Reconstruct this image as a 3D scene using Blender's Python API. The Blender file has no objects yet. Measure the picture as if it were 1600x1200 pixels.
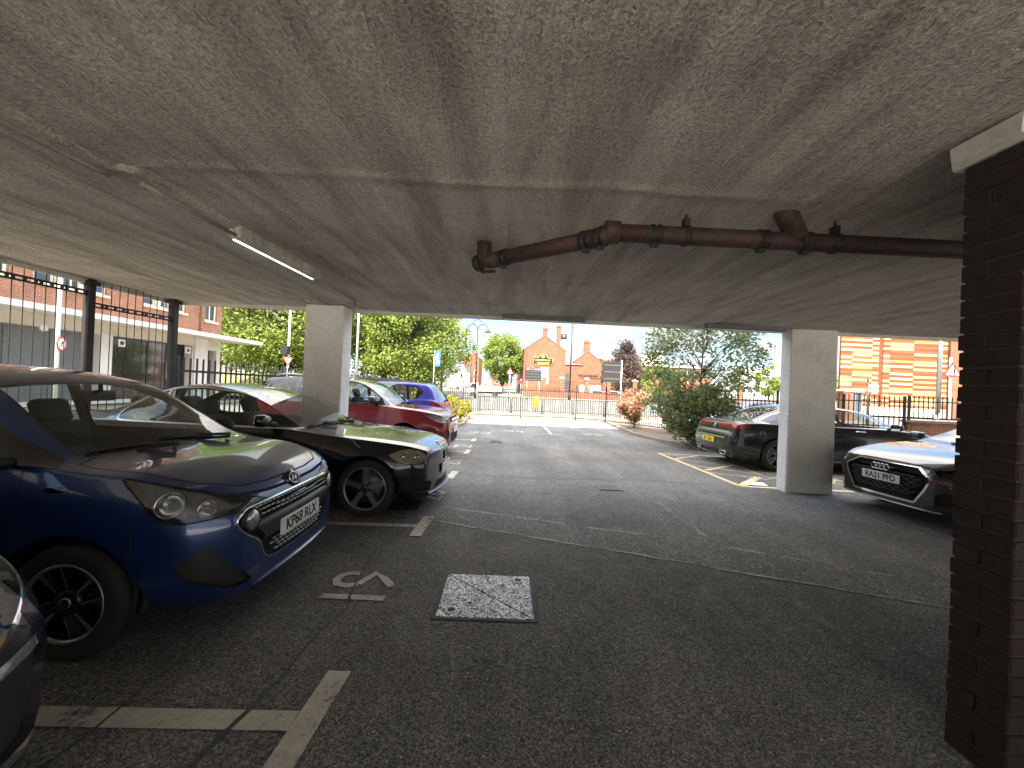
import bpy, bmesh, math, random
import numpy as np
from mathutils import Vector, Matrix
from mathutils.bvhtree import BVHTree
SC = bpy.context.scene
COL = SC.collection
R = math.radians
PI = math.pi
rnd = random.Random(7)

# ---------------------------------------------------------------- objects
def tag(o, label=None, cat=None, group=None, kind=None):
    if label: o['label'] = label
    if cat: o['category'] = cat
    if group: o['group'] = group
    if kind: o['kind'] = kind
    return o

def thing(name, label, cat, loc=(0, 0, 0), rot=(0, 0, 0), group=None):
    o = bpy.data.objects.new(name, None)
    COL.objects.link(o)
    o.empty_display_size = 0.2
    o.location = loc
    o.rotation_euler = rot
    return tag(o, label, cat, group)

def link(name, me, parent=None):
    o = bpy.data.objects.new(name, me)
    COL.objects.link(o)
    if parent is not None: o.parent = parent
    return o

def copy_tree(o, parent=None):
    c = o.copy()
    COL.objects.link(c)
    if parent is not None: c.parent = parent
    for ch in [k for k in o.children]:
        copy_tree(ch, c)
    return c

class MB:
    """collects shapes into one mesh; every shape may carry a material slot"""
    def __init__(s):
        s.v = []; s.f = []; s.m = []; s.sm = []
    def add(s, verts, faces, mi=0, smooth=False):
        b = len(s.v)
        s.v.extend([tuple(p) for p in verts])
        for f in faces:
            s.f.append([b + i for i in f]); s.m.append(mi); s.sm.append(smooth)
        return b
    def box(s, x0, x1, y0, y1, z0, z1, mi=0, M=None):
        v = [(x0,y0,z0),(x1,y0,z0),(x1,y1,z0),(x0,y1,z0),(x0,y0,z1),(x1,y0,z1),(x1,y1,z1),(x0,y1,z1)]
        if M is not None: v = [M @ Vector(p) for p in v]
        s.add(v, [(0,3,2,1),(4,5,6,7),(0,1,5,4),(1,2,6,5),(2,3,7,6),(3,0,4,7)], mi)
    def cbox(s, c, d, mi=0, M=None):
        s.box(c[0]-d[0]/2, c[0]+d[0]/2, c[1]-d[1]/2, c[1]+d[1]/2, c[2]-d[2]/2, c[2]+d[2]/2, mi, M)
    def rbox(s, c, d, r, mi=0, M=None, n=3, axis=2):
        """box with rounded edges round one axis and small chamfers at the ends"""
        a, b = [k for k in range(3) if k != axis]
        ring = []
        for q, (sa, sb) in enumerate(((1,1),(-1,1),(-1,-1),(1,-1))):
            for k in range(n+1):
                t = (q + k/n) * PI/2
                ring.append((sa*(d[a]/2-r) + r*math.cos(t), sb*(d[b]/2-r) + r*math.sin(t)))
        N = len(ring); vs = []; e = min(r*.5, d[axis]*.2)
        for (h, ins) in ((-d[axis]/2, e), (-d[axis]/2+e, 0), (d[axis]/2-e, 0), (d[axis]/2, e)):
            for (u, w) in ring:
                p = [0,0,0]; p[a] = c[a] + u*(1-ins/(d[a]/2)); p[b] = c[b] + w*(1-ins/(d[b]/2)); p[axis] = c[axis]+h
                vs.append(Vector(p) if M is None else M @ Vector(p))
        fs = []
        for l in range(3):
            for k in range(N):
                k2 = (k+1) % N
                fs.append((l*N+k, l*N+k2, (l+1)*N+k2, (l+1)*N+k))
        fs.append(tuple(reversed(range(N)))); fs.append(tuple(range(3*N, 4*N)))
        if axis == 1: fs = [tuple(reversed(f)) for f in fs]
        s.add(vs, fs, mi, False)
    def tube(s, pts, rad, n=8, mi=0, cap=True, closed=False, smooth=True):
        pts = [Vector(p) for p in pts]
        N = len(pts)
        rads = rad if isinstance(rad, (list, tuple)) else [rad]*N
        vs = []; prev = None
        for i, p in enumerate(pts):
            a = pts[i-1] if (i > 0 or closed) else p
            b = pts[(i+1) % N] if (i < N-1 or closed) else p
            t = (b - a)
            if t.length < 1e-9: t = Vector((0,0,1))
            t.normalize()
            if prev is None:
                up = Vector((0,0,1)) if abs(t.z) < .9 else Vector((1,0,0))
                u = t.cross(up).normalized()
            else:
                u = (prev - t*prev.dot(t))
                if u.length < 1e-6: u = t.orthogonal()
                u.normalize()
            prev = u
            w = t.cross(u)
            for k in range(n):
                q = 2*PI*k/n
                vs.append(p + (u*math.cos(q) + w*math.sin(q))*rads[i])
        fs = []
        for i in range(N if closed else N-1):
            j = (i+1) % N
            for k in range(n):
                k2 = (k+1) % n
                fs.append((i*n+k, i*n+k2, j*n+k2, j*n+k))
        b = s.add(vs, fs, mi, smooth)
        if cap and not closed:
            s.f.append([b+k for k in reversed(range(n))]); s.m.append(mi); s.sm.append(False)
            s.f.append([b+(N-1)*n+k for k in range(n)]); s.m.append(mi); s.sm.append(False)
    def lathe(s, prof, n=32, mi=0, M=None, smooth=True, mis=None):
        """prof: (radius, height) list, turned round local Z"""
        vs = []
        for (r, h) in prof:
            for k in range(n):
                q = 2*PI*k/n
                p = Vector((r*math.cos(q), r*math.sin(q), h))
                vs.append(M @ p if M is not None else p)
        b = len(s.v); s.v.extend([tuple(p) for p in vs])
        for i in range(len(prof)-1):
            for k in range(n):
                k2 = (k+1) % n
                s.f.append([b+i*n+k, b+i*n+k2, b+(i+1)*n+k2, b+(i+1)*n+k]); s.m.append(mis[i] if mis else mi); s.sm.append(smooth)
    def prism(s, poly, h0, h1, M=None, mi=0, mi_top=None):
        """2-D polygon (u,v) extruded along the third local axis"""
        n = len(poly)
        ar = sum(poly[i][0]*poly[(i+1)%n][1]-poly[(i+1)%n][0]*poly[i][1] for i in range(n))
        if ar < 0: poly = list(reversed(poly))
        vs = [Vector((u, v, h0)) for u, v in poly] + [Vector((u, v, h1)) for u, v in poly]
        if M is not None: vs = [M @ p for p in vs]
        fs = [(i, (i+1) % n, n+(i+1) % n, n+i) for i in range(n)]
        b = s.add(vs, fs, mi)
        s.f.append([b+i for i in reversed(range(n))]); s.m.append(mi); s.sm.append(False)
        s.f.append([b+n+i for i in range(n)]); s.m.append(mi if mi_top is None else mi_top); s.sm.append(False)
    def quad(s, a, b, c, d, mi=0):
        s.add([a, b, c, d], [(0,1,2,3)], mi)
    def sphere(s, c, r, n=12, mi=0, sc=(1,1,1), M=None):
        vs = []; m = n//2
        for i in range(m+1):
            t = PI*i/m
            for k in range(n):
                q = 2*PI*k/n
                p = Vector((c[0]+r*sc[0]*math.sin(t)*math.cos(q), c[1]+r*sc[1]*math.sin(t)*math.sin(q), c[2]+r*sc[2]*math.cos(t)))
                vs.append(M @ p if M is not None else p)
        fs = []
        for i in range(m):
            for k in range(n):
                k2 = (k+1) % n
                if i == 0: fs.append((k, n+k, n+k2))
                elif i == m-1: fs.append((i*n+k, (i+1)*n+k, i*n+k2))
                else: fs.append((i*n+k, (i+1)*n+k, (i+1)*n+k2, i*n+k2))
        s.add(vs, fs, mi, True)
    def build(s, name, mats, parent=None):
        me = bpy.data.meshes.new(name)
        me.from_pydata(s.v, [], s.f)
        if not isinstance(mats, (list, tuple)): mats = [mats]
        for m in mats: me.materials.append(m)
        me.polygons.foreach_set('material_index', s.m)
        me.polygons.foreach_set('use_smooth', s.sm)
        me.validate(); me.update()
        return link(name, me, parent)

# ---------------------------------------------------------------- materials
def nt(name):
    m = bpy.data.materials.new(name); m.use_nodes = True
    t = m.node_tree
    return m, t, t.nodes['Principled BSDF']
def N(t, kind, **kw):
    n = t.nodes.new(kind)
    for k, v in kw.items():
        if k in n.inputs.keys(): n.inputs[k].default_value = v
        else: setattr(n, k, v)
    return n
def ramp(t, src, stops):
    r = t.nodes.new('ShaderNodeValToRGB')
    e = r.color_ramp.elements
    while len(e) > 1: e.remove(e[-1])
    e[0].position = stops[0][0]; e[0].color = (*stops[0][1], 1) if len(stops[0][1]) == 3 else stops[0][1]
    for p, c in stops[1:]:
        k = e.new(p); k.color = (*c, 1)
    t.links.new(src, r.inputs[0])
    return r
def g3(v): return (v, v, v)

def pbr(name, col, rough=.5, metal=0, coat=0, var=.12, scale=6, bump=0, bscale=40, spec=.5, coords='Object', dirt=0):
    """one-colour surface with a little procedural unevenness in colour, gloss and relief"""
    m, t, b = nt(name)
    tc = N(t, 'ShaderNodeTexCoord')
    n1 = N(t, 'ShaderNodeTexNoise', Scale=scale, Detail=5, Roughness=.6)
    t.links.new(tc.outputs[coords], n1.inputs['Vector'])
    lo = tuple(c*(1-var) for c in col); hi = tuple(min(1, c*(1+var)) for c in col)
    r = ramp(t, n1.outputs[0], [(.3, lo), (.7, hi)])
    t.links.new(r.outputs[0], b.inputs['Base Color'])
    b.inputs['Roughness'].default_value = rough
    if rough > .02:
        rr = N(t, 'ShaderNodeMapRange'); rr.inputs[3].default_value = max(0, rough-.08-dirt); rr.inputs[4].default_value = min(1, rough+.08+dirt)
        t.links.new(n1.outputs[0], rr.inputs[0]); t.links.new(rr.outputs[0], b.inputs['Roughness'])
    b.inputs['Metallic'].default_value = metal
    b.inputs['Coat Weight'].default_value = coat
    b.inputs['Coat Roughness'].default_value = .02
    b.inputs['Specular IOR Level'].default_value = spec
    if bump:
        n2 = N(t, 'ShaderNodeTexNoise', Scale=bscale, Detail=6, Roughness=.65)
        t.links.new(tc.outputs[coords], n2.inputs['Vector'])
        bp = N(t, 'ShaderNodeBump', Strength=min(1, bump), Distance=.01)
        t.links.new(n2.outputs[0], bp.inputs['Height']); t.links.new(bp.outputs[0], b.inputs['Normal'])
    return m

def car_paint(name, col, flake=.25, rough=.28):
    m, t, b = nt(name)
    tc = N(t, 'ShaderNodeTexCoord')
    n1 = N(t, 'ShaderNodeTexNoise', Scale=900, Detail=1)
    t.links.new(tc.outputs['Object'], n1.inputs['Vector'])
    r = ramp(t, n1.outputs[0], [(.35, tuple(c*.85 for c in col)), (.7, tuple(min(1, c*(1+flake)) for c in col))])
    t.links.new(r.outputs[0], b.inputs['Base Color'])
    b.inputs['Metallic'].default_value = .35
    b.inputs['Roughness'].default_value = rough
    b.inputs['Coat Weight'].default_value = 1
    n2 = N(t, 'ShaderNodeTexNoise', Scale=7, Detail=6)                 # road film in the lacquer
    t.links.new(tc.outputs['Object'], n2.inputs['Vector'])
    rr = N(t, 'ShaderNodeMapRange'); rr.inputs[1].default_value = .4; rr.inputs[2].default_value = .8; rr.inputs[3].default_value = .01; rr.inputs[4].default_value = .08
    t.links.new(n2.outputs[0], rr.inputs[0]); t.links.new(rr.outputs[0], b.inputs['Coat Roughness'])
    return m

def glass_mat(name, tint=(.75, .8, .78), refl=1.0):
    """thin window glass: tinted see-through plus a mirror coat that grows at grazing angles"""
    m, t, b = nt(name)
    t.nodes.remove(b)
    out = t.nodes['Material Output']
    tr = N(t, 'ShaderNodeBsdfTransparent'); tr.inputs[0].default_value = (*tint, 1)
    gl = N(t, 'ShaderNodeBsdfGlossy'); gl.inputs[0].default_value = (1, 1, 1, 1); gl.inputs['Roughness'].default_value = .005
    ge = N(t, 'ShaderNodeNewGeometry'); dt = N(t, 'ShaderNodeVectorMath', operation='DOT_PRODUCT'); t.links.new(ge.outputs['Incoming'], dt.inputs[0]); t.links.new(ge.outputs['Normal'], dt.inputs[1])
    ab = N(t, 'ShaderNodeMath', operation='ABSOLUTE'); t.links.new(dt.outputs['Value'], ab.inputs[0])
    om = N(t, 'ShaderNodeMath', operation='SUBTRACT'); om.inputs[0].default_value = 1; t.links.new(ab.outputs[0], om.inputs[1])
    pw = N(t, 'ShaderNodeMath', operation='POWER'); pw.inputs[1].default_value = 4.2; t.links.new(om.outputs[0], pw.inputs[0])
    fr = N(t, 'ShaderNodeMath', operation='MULTIPLY_ADD'); fr.inputs[1].default_value = .93; fr.inputs[2].default_value = .055; t.links.new(pw.outputs[0], fr.inputs[0])
    mu = N(t, 'ShaderNodeMath', operation='MULTIPLY'); mu.inputs[1].default_value = refl
    cl = N(t, 'ShaderNodeMath', operation='MINIMUM'); cl.inputs[1].default_value = 1
    mx = N(t, 'ShaderNodeMixShader')
    t.links.new(fr.outputs[0], mu.inputs[0]); t.links.new(mu.outputs[0], cl.inputs[0]); t.links.new(cl.outputs[0], mx.inputs[0])
    t.links.new(tr.outputs[0], mx.inputs[1]); t.links.new(gl.outputs[0], mx.inputs[2]); t.links.new(mx.outputs[0], out.inputs[0])
    return m

M = {}
M['glass'] = glass_mat('window_glass', (.80, .86, .84))
M['glass_dark'] = glass_mat('privacy_glass', (.16, .17, .17))
M['lens'] = glass_mat('lamp_lens', (.86, .88, .88), .8)
M['lens_smoke'] = glass_mat('smoked_lens', (.80, .77, .68), .8)
M['lining'] = pbr('cabin_lining', (.02, .02, .021), .85)
M['seat'] = pbr('seat_cloth', (.028, .027, .027), .9, bump=.3, bscale=300)
M['tyre'] = pbr('tyre_rubber', (.018, .018, .018), .8, var=.3, bump=.2, bscale=120)
M['trim'] = pbr('black_plastic', (.02, .02, .021), .55, var=.2)
M['gloss_black'] = pbr('gloss_black', (.008, .008, .009), .12, coat=.6)
M['gap'] = pbr('panel_gap', (.004, .004, .004), .9)
M['chrome'] = pbr('chrome', (.72, .73, .75), .09, 1, var=.03)
M['alloy'] = pbr('alloy', (.34, .34, .35), .34, .85, var=.1)
M['alloy_dark'] = pbr('alloy_dark', (.012, .012, .013), .35, .2, coat=.4)
M['steel'] = pbr('brake_steel', (.16, .15, .14), .5, .9, var=.25, scale=30)
M['plate_white'] = pbr('plate_white', (.78, .78, .76), .4, var=.05)
M['plate_yellow'] = pbr('plate_yellow', (.82, .55, .03), .4, var=.05)
M['ink'] = pbr('plate_ink', (.008, .008, .01), .5)
M['bright_trim'] = pbr('bright_trim', (.74, .75, .76), .3, .45, var=.04)
M['red_lens'] = pbr('red_lens', (.20, .006, .009), .22, coat=.25, var=.2)
M['amber'] = pbr('amber_bulb', (.75, .22, .02), .3)
M['reflector'] = pbr('lamp_reflector', (.55, .55, .56), .18, .9, var=.15, scale=20)
M['white_plastic'] = pbr('white_plastic', (.72, .72, .70), .45)
# ---------------------------------------------------------------- cars
def pchip(xs, ys, xq):
    xs = np.asarray(xs, float); ys = np.asarray(ys, float)
    h = np.diff(xs); d = np.diff(ys)/h
    m = np.zeros(len(xs))
    for i in range(1, len(xs)-1):
        if d[i-1]*d[i] > 0:
            w1 = 2*h[i]+h[i-1]; w2 = h[i]+2*h[i-1]
            m[i] = (w1+w2)/(w1/d[i-1]+w2/d[i])
    m[0] = d[0]; m[-1] = d[-1]
    k = np.clip(np.searchsorted(xs, xq)-1, 0, len(h)-1)
    t = (xq-xs[k])/h[k]
    return ((1+2*t)*(1-t)**2)*ys[k] + t*(1-t)**2*h[k]*m[k] + t*t*(3-2*t)*ys[k+1] + t*t*(t-1)*h[k]*m[k+1]

def bspline2(P, n):
    """clamped quadratic B-spline through a control polygon, n samples per span"""
    P = [np.array(p, float) for p in P]
    out = [P[0]]
    for i in range(1, len(P)-1):
        a = P[i-1] if i == 1 else (P[i-1]+P[i])/2
        c = P[i+1] if i == len(P)-2 else (P[i]+P[i+1])/2
        b = P[i]
        for k in range(1, n+1):
            t = k/n
            out.append(a*(1-t)**2 + 2*b*t*(1-t) + c*t*t)
    return np.array(out)

def section(x, zt, ze, wr, zs, ws, zm, wm, zb, wb, flat=.5):
    L = lambda a, b, t: a+(b-a)*t
    crown = lambda f: (wr*f, zt-(zt-ze)*f*f)
    P = [(0, zb), (wb*.55, zb), (wb*.93, zb), (wb, zb+.012), (L(wb, wm, .55), L(zb, zm, .22)), (L(wb, wm, .9), L(zb, zm, .6)), (wm, zm),
         (L(wm, ws, .3), L(zm, zs, .55)), (L(wm, ws, .85), L(zm, zs, .9)), (ws, zs), (L(ws, wr, .16), L(zs, ze, .12)),
         (L(ws, wr, .5)+.006, L(zs, ze, .5)), (L(ws, wr, .86), L(zs, ze, .9)), (wr, ze), crown(.9), crown(.62), crown(.3), (0, zt)]
    return bspline2(P, 4)

def poly_in(poly, u, v):
    r = False; j = len(poly)-1
    for i in range(len(poly)):
        (a, b), (c, d) = poly[i], poly[j]
        if (b > v) != (d > v) and u < (c-a)*(v-b)/(d-b)+a: r = not r
        j = i
    return r

def strip(pts, w):
    """quads of width w along a polyline"""
    q = []
    for (a, b) in zip(pts[:-1], pts[1:]):
        dx, dy = b[0]-a[0], b[1]-a[1]; l = math.hypot(dx, dy)
        if l < 1e-6: continue
        nx, ny = -dy/l*w/2, dx/l*w/2; ex, ey = dx/l*w*.4, dy/l*w*.4
        q.append([(a[0]-ex+nx, a[1]-ey+ny), (a[0]-ex-nx, a[1]-ey-ny), (b[0]+ex-nx, b[1]+ey-ny), (b[0]+ex+nx, b[1]+ey+ny)])
    return q
def rounded(poly, r, n=4):
    """polygon with its corners rounded"""
    out = []
    m = len(poly)
    for i in range(m):
        p = Vector(poly[i]).to_2d(); a = Vector(poly[i-1]).to_2d(); b = Vector(poly[(i+1) % m]).to_2d()
        ra = min(r, (a-p).length*.45); rb = min(r, (b-p).length*.45)
        s = p+(a-p).normalized()*ra; e = p+(b-p).normalized()*rb
        for k in range(n+1):
            t = k/n
            q = s*(1-t)**2+p*2*t*(1-t)+e*t*t
            out.append((q.x, q.y))
    return out
def circle(cx, cy, r, n=28, sx=1.):
    return [(cx+sx*r*math.cos(2*PI*k/n), cy+r*math.sin(2*PI*k/n)) for k in range(n)]
def grow(poly, d):
    """polygon pushed outward by d (roughly)"""
    n = len(poly)
    ar = sum(poly[i][0]*poly[(i+1)%n][1]-poly[(i+1)%n][0]*poly[i][1] for i in range(n))
    s = 1 if ar > 0 else -1
    out = []
    for i in range(n):
        p = Vector(poly[i]); a = Vector(poly[i-1]); b = Vector(poly[(i+1) % n])
        e1 = (p-a).normalized(); e2 = (b-p).normalized()
        n1 = Vector((e1.y, -e1.x))*s; n2 = Vector((e2.y, -e2.x))*s
        k = n1+n2
        if k.length < 1e-6: k = n1
        k = k.normalized()*min(d/max(.35, k.normalized().dot(n1)), 3*d)
        out.append((p.x+k.x, p.y+k.y))
    return out

class Car:
    def __init__(s, rows, axles, wheel_r, tyre_w=.19, ds=.035, nose_bow=.03, tail_bow=.03, arch_gap=.045, flare=.012, arches=True):
        rows = [list(map(float, r)) for r in rows]
        def cap(r, sgn, bow):
            out = []
            for f in (.8, .55, .28, 0.):
                q = list(r); q[0] = r[0]+sgn*bow*(1-f*f)
                for k in (3, 5, 7, 9): q[k] = r[k]*f
                out.append(q)
            return out
        main = np.array(rows)
        du = np.sqrt(np.diff(main[:, 0])**2 + .5*np.diff(main[:, 1])**2 + .5*np.diff(main[:, 5])**2 + .5*np.diff(main[:, 8])**2)
        u = np.concatenate([[0], np.cumsum(np.maximum(du, .01))])
        uq = [0.]
        for i in range(len(u)-1):
            n = max(1, int(math.ceil((u[i+1]-u[i])/ds)))
            uq += list(np.linspace(u[i], u[i+1], n+1)[1:])
        uq = np.array(uq)
        cols = [pchip(u, main[:, k], uq) for k in range(main.shape[1])]
        dense = [list(r) for r in np.array(cols).T]
        dense = list(reversed(cap(dense[0], -1, tail_bow))) + dense + cap(dense[-1], 1, nose_bow)
        s.L = dense[-1][0]; s.axles = axles; s.wr = wheel_r; s.rows = main; s.u = u
        bm = bmesh.new()
        grid = []
        for r in dense:
            sec = section(*r)
            nh = len(sec)
            xs = np.full(nh, r[0]); ys = sec[:, 0].copy(); zs = sec[:, 1]
            for ax in axles:
                d = np.hypot(xs-ax, zs-wheel_r)
                ys = ys + flare*np.exp(-((d-wheel_r-.05)/.07)**2)*(zs < wheel_r*2+.25)*(ys > .45)*(zs > .12)
            right = [bm.verts.new((xs[k], -ys[k], zs[k])) for k in range(nh)]
            left = [right[0]] + [bm.verts.new((xs[k], ys[k], zs[k])) for k in range(1, nh-1)] + [right[-1]]
            grid.append(right + list(reversed(left[1:-1])))
        n = len(grid[0])
        for a, b in zip(grid[:-1], grid[1:]):
            for k in range(n):
                k2 = (k+1) % n
                try: bm.faces.new((a[k], b[k], b[k2], a[k2]))
                except ValueError: pass
        bmesh.ops.remove_doubles(bm, verts=bm.verts, dist=.0012)
        bmesh.ops.dissolve_degenerate(bm, dist=.0005, edges=bm.edges)
        bmesh.ops.recalc_face_normals(bm, faces=bm.faces)
        bm.normal_update()
        c = max(bm.faces, key=lambda f: f.calc_center_median().z)
        if c.normal.z < 0: bmesh.ops.reverse_faces(bm, faces=bm.faces); bm.normal_update()
        s.bm = bm
        s.bvh = BVHTree.FromBMesh(bm)
        s.reg = ['body']
        if arches:
            for ax in axles:
                for sd in (1, -1):
                    s.cut('hole', 'y', circle(ax, wheel_r+.01, wheel_r+arch_gap, 36), lambda c, n, sd=sd: c.y*sd > .4)
        s.arch = wheel_r+arch_gap
    def rid(s, name):
        if name not in s.reg: s.reg.append(name)
        return s.reg.index(name)
    def cut(s, name, axis, poly, pred, only=None):
        """cut the outline POLY into the shell seen along AXIS and give the faces inside it the region NAME"""
        rid = s.rid(name); bm = s.bm
        ia, ib = {'x': (1, 2), 'y': (0, 2), 'z': (0, 1)}[axis]
        u0 = min(p[0] for p in poly); u1 = max(p[0] for p in poly); v0 = min(p[1] for p in poly); v1 = max(p[1] for p in poly)
        onlyid = None if only is None else [s.rid(o) for o in only]
        cand = set()
        for f in bm.faces:
            c = f.calc_center_bounds()
            if c[ia] < u0-.2 or c[ia] > u1+.2 or c[ib] < v0-.2 or c[ib] > v1+.2: continue
            if onlyid is not None and f.material_index not in onlyid: continue
            if not pred(c, f.normal): continue
            us = [w.co[ia] for w in f.verts]; vs = [w.co[ib] for w in f.verts]
            if max(us) < u0 or min(us) > u1 or max(vs) < v0 or min(vs) > v1: continue
            cand.add(f)
        n = len(poly)
        for i in range(n):
            a, b = poly[i], poly[(i+1) % n]
            d = (b[0]-a[0], b[1]-a[1]); l = math.hypot(*d)
            if l < 1e-6: continue
            nn = (-d[1]/l, d[0]/l)
            sub = []
            for f in cand:
                lo = 9; hi = -9; tl = 9; th = -9
                for w in f.verts:
                    p = (w.co[ia]-a[0], w.co[ib]-a[1])
                    q = p[0]*nn[0]+p[1]*nn[1]; t = (p[0]*d[0]+p[1]*d[1])/l
                    lo = min(lo, q); hi = max(hi, q); tl = min(tl, t); th = max(th, t)
                if lo < -1e-5 and hi > 1e-5 and th > -.001 and tl < l+.001: sub.append(f)
            if not sub: continue
            es = {e for f in sub for e in f.edges}; vs = {v for f in sub for v in f.verts}
            co = [0, 0, 0]; no = [0, 0, 0]
            co[ia], co[ib] = a; no[ia], no[ib] = nn
            r = bmesh.ops.bisect_plane(bm, geom=list(vs)+list(es)+sub, dist=1e-6, plane_co=co, plane_no=no)
            cand = {f for f in cand if f.is_valid} | {g for g in r['geom'] if isinstance(g, bmesh.types.BMFace)}
        for f in cand:
            if f.is_valid:
                c = f.calc_center_median()
                if poly_in(poly, c[ia], c[ib]): f.material_index = rid
    def side(s, name, poly, only=None, sides=(1, -1), ymin=.15, nz=2.):
        for sd in sides:
            s.cut(name, 'y', poly, lambda c, n, sd=sd: c.y*sd > ymin and n.y*sd > -.05 and n.z < nz and c.z > .12, only)
    def side_line(s, pts, w=.008, only=('body', 'door', 'bonnet'), sides=(1, -1)):
        for q in strip(pts, w): s.side('gap', q, only, sides)
    def front(s, name, poly, only=None, xmin=None, sym=False):
        xm = s.L-.7 if xmin is None else xmin
        for p in ([poly, [(-a, b) for a, b in poly]] if sym else [poly]):
            s.cut(name, 'x', p, lambda c, n: c.x > xm and n.x > .02, only)
    def rear(s, name, poly, only=None, xmax=.8, sym=False):
        for p in ([poly, [(-a, b) for a, b in poly]] if sym else [poly]):
            s.cut(name, 'x', p, lambda c, n: c.x < xmax and n.x < -.02, only)
    def top(s, name, poly, only=None, nz=.2, zmin=.5, sym=False):
        for p in ([poly, [(a, -b) for a, b in poly]] if sym else [poly]):
            s.cut(name, 'z', p, lambda c, n: n.z > nz and c.z > zmin, only)
    def top_line(s, pts, w=.008, only=('body', 'door', 'bonnet'), zmin=.5, nz=.2):
        for q in strip(pts, w): s.top('gap', q, only, nz, zmin, True)
    def panels(s, doors=(), bonnet=None, zmin=.55):
        for d in doors: s.side('door', d, ('body',))
        if bonnet: s.top('bonnet', bonnet+[(x, -y) for x, y in reversed(bonnet) if y], ('body',), .2, zmin)
    def hang(s, root, paint):
        """doors and bonnet as parts of their own; returns a finder for the door at (x, side)"""
        ds = s.part('door', 'door', paint, root); s.part('bonnet', 'bonnet', paint, root)
        def find(x, sd):
            for d in ds:
                xs = [v.co.x for v in d.data.vertices]
                if d.data.vertices[0].co.y*sd > 0 and min(xs) < x < max(xs) and max(xs)-min(xs) > .3: return d
            return root
        return find
    def hit(s, o, d):
        p, n, _, _ = s.bvh.ray_cast(Vector(o), Vector(d))
        return (p, n) if p is not None else (Vector(o), -Vector(d))
    def at_front(s, y, z): return s.hit((s.L+1, y, z), (-1, 0, 0))
    def at_rear(s, y, z): return s.hit((-1, y, z), (1, 0, 0))
    def at_side(s, x, z, sd): return s.hit((x, 3*sd, z), (0, -sd, 0))
    def at_top(s, x, y): return s.hit((x, y, 4), (0, 0, -1))
    def mesh_of(s, regions, mats, name, parent, off=0., flip=False):
        ids = [s.rid(r) for r in regions]
        vmap = {}; vs = []; ns = []; fs = []; mi = []
        for f in s.bm.faces:
            if f.material_index in ids:
                idx = []
                for v in f.verts:
                    if v not in vmap:
                        vmap[v] = len(vs); vs.append(v.co + v.normal*off); ns.append(v.normal.copy() * (-1 if flip else 1))
                    idx.append(vmap[v])
                fs.append(idx[::-1] if flip else idx); mi.append(ids.index(f.material_index))
        if not fs: return None
        me = bpy.data.meshes.new(name)
        me.from_pydata(vs, [], fs)
        for m in mats: me.materials.append(m)
        me.polygons.foreach_set('material_index', mi)
        me.polygons.foreach_set('use_smooth', [True]*len(fs))
        me.update()
        me.normals_split_custom_set_from_vertices(ns)
        return link(name, me, parent)
    def islands(s, region):
        rid = s.rid(region); todo = {f for f in s.bm.faces if f.material_index == rid}; out = []
        while todo:
            f = todo.pop(); st = [f]; isl = [f]
            while st:
                g = st.pop()
                for e in g.edges:
                    for h in e.link_faces:
                        if h in todo: todo.remove(h); isl.append(h); st.append(h)
            out.append(isl)
        return out
    def part(s, region, name, mat, parent, depth=0., wall=None, extra=None):
        """each island of a region as a part of its own; depth > 0 sets it back with side walls"""
        out = []
        for isl in s.islands(region):
            vmap = {}; vs = []; ns = []; fs = []; mi = []
            for f in isl:
                idx = []
                for v in f.verts:
                    if v not in vmap:
                        vmap[v] = len(vs); vs.append(v.co - v.normal*depth); ns.append(v.normal.copy())
                    idx.append(vmap[v])
                fs.append(idx); mi.append(0)
            if len(isl) < 2 and sum(f.calc_area() for f in isl) < 1e-4: continue
            if depth:
                fset = set(isl)
                for f in isl:
                    for lp in f.loops:
                        e = lp.edge
                        if sum(1 for h in e.link_faces if h in fset) == 1:
                            a, b = lp.vert, lp.link_loop_next.vert
                            k = len(vs)
                            nn = (f.normal.cross(b.co-a.co)).normalized()
                            vs += [a.co.copy(), b.co.copy(), b.co-b.normal*depth, a.co-a.normal*depth]; ns += [nn]*4
                            fs.append([k, k+3, k+2, k+1][::-1]); mi.append(1)
            me = bpy.data.meshes.new(name)
            me.from_pydata(vs, [], fs)
            me.materials.append(mat); me.materials.append(wall or mat)
            me.polygons.foreach_set('material_index', mi)
            me.polygons.foreach_set('use_smooth', [m == 0 for m in mi])
            me.update()
            me.normals_split_custom_set_from_vertices(ns)
            out.append(link(name, me, parent))
        return out

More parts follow.
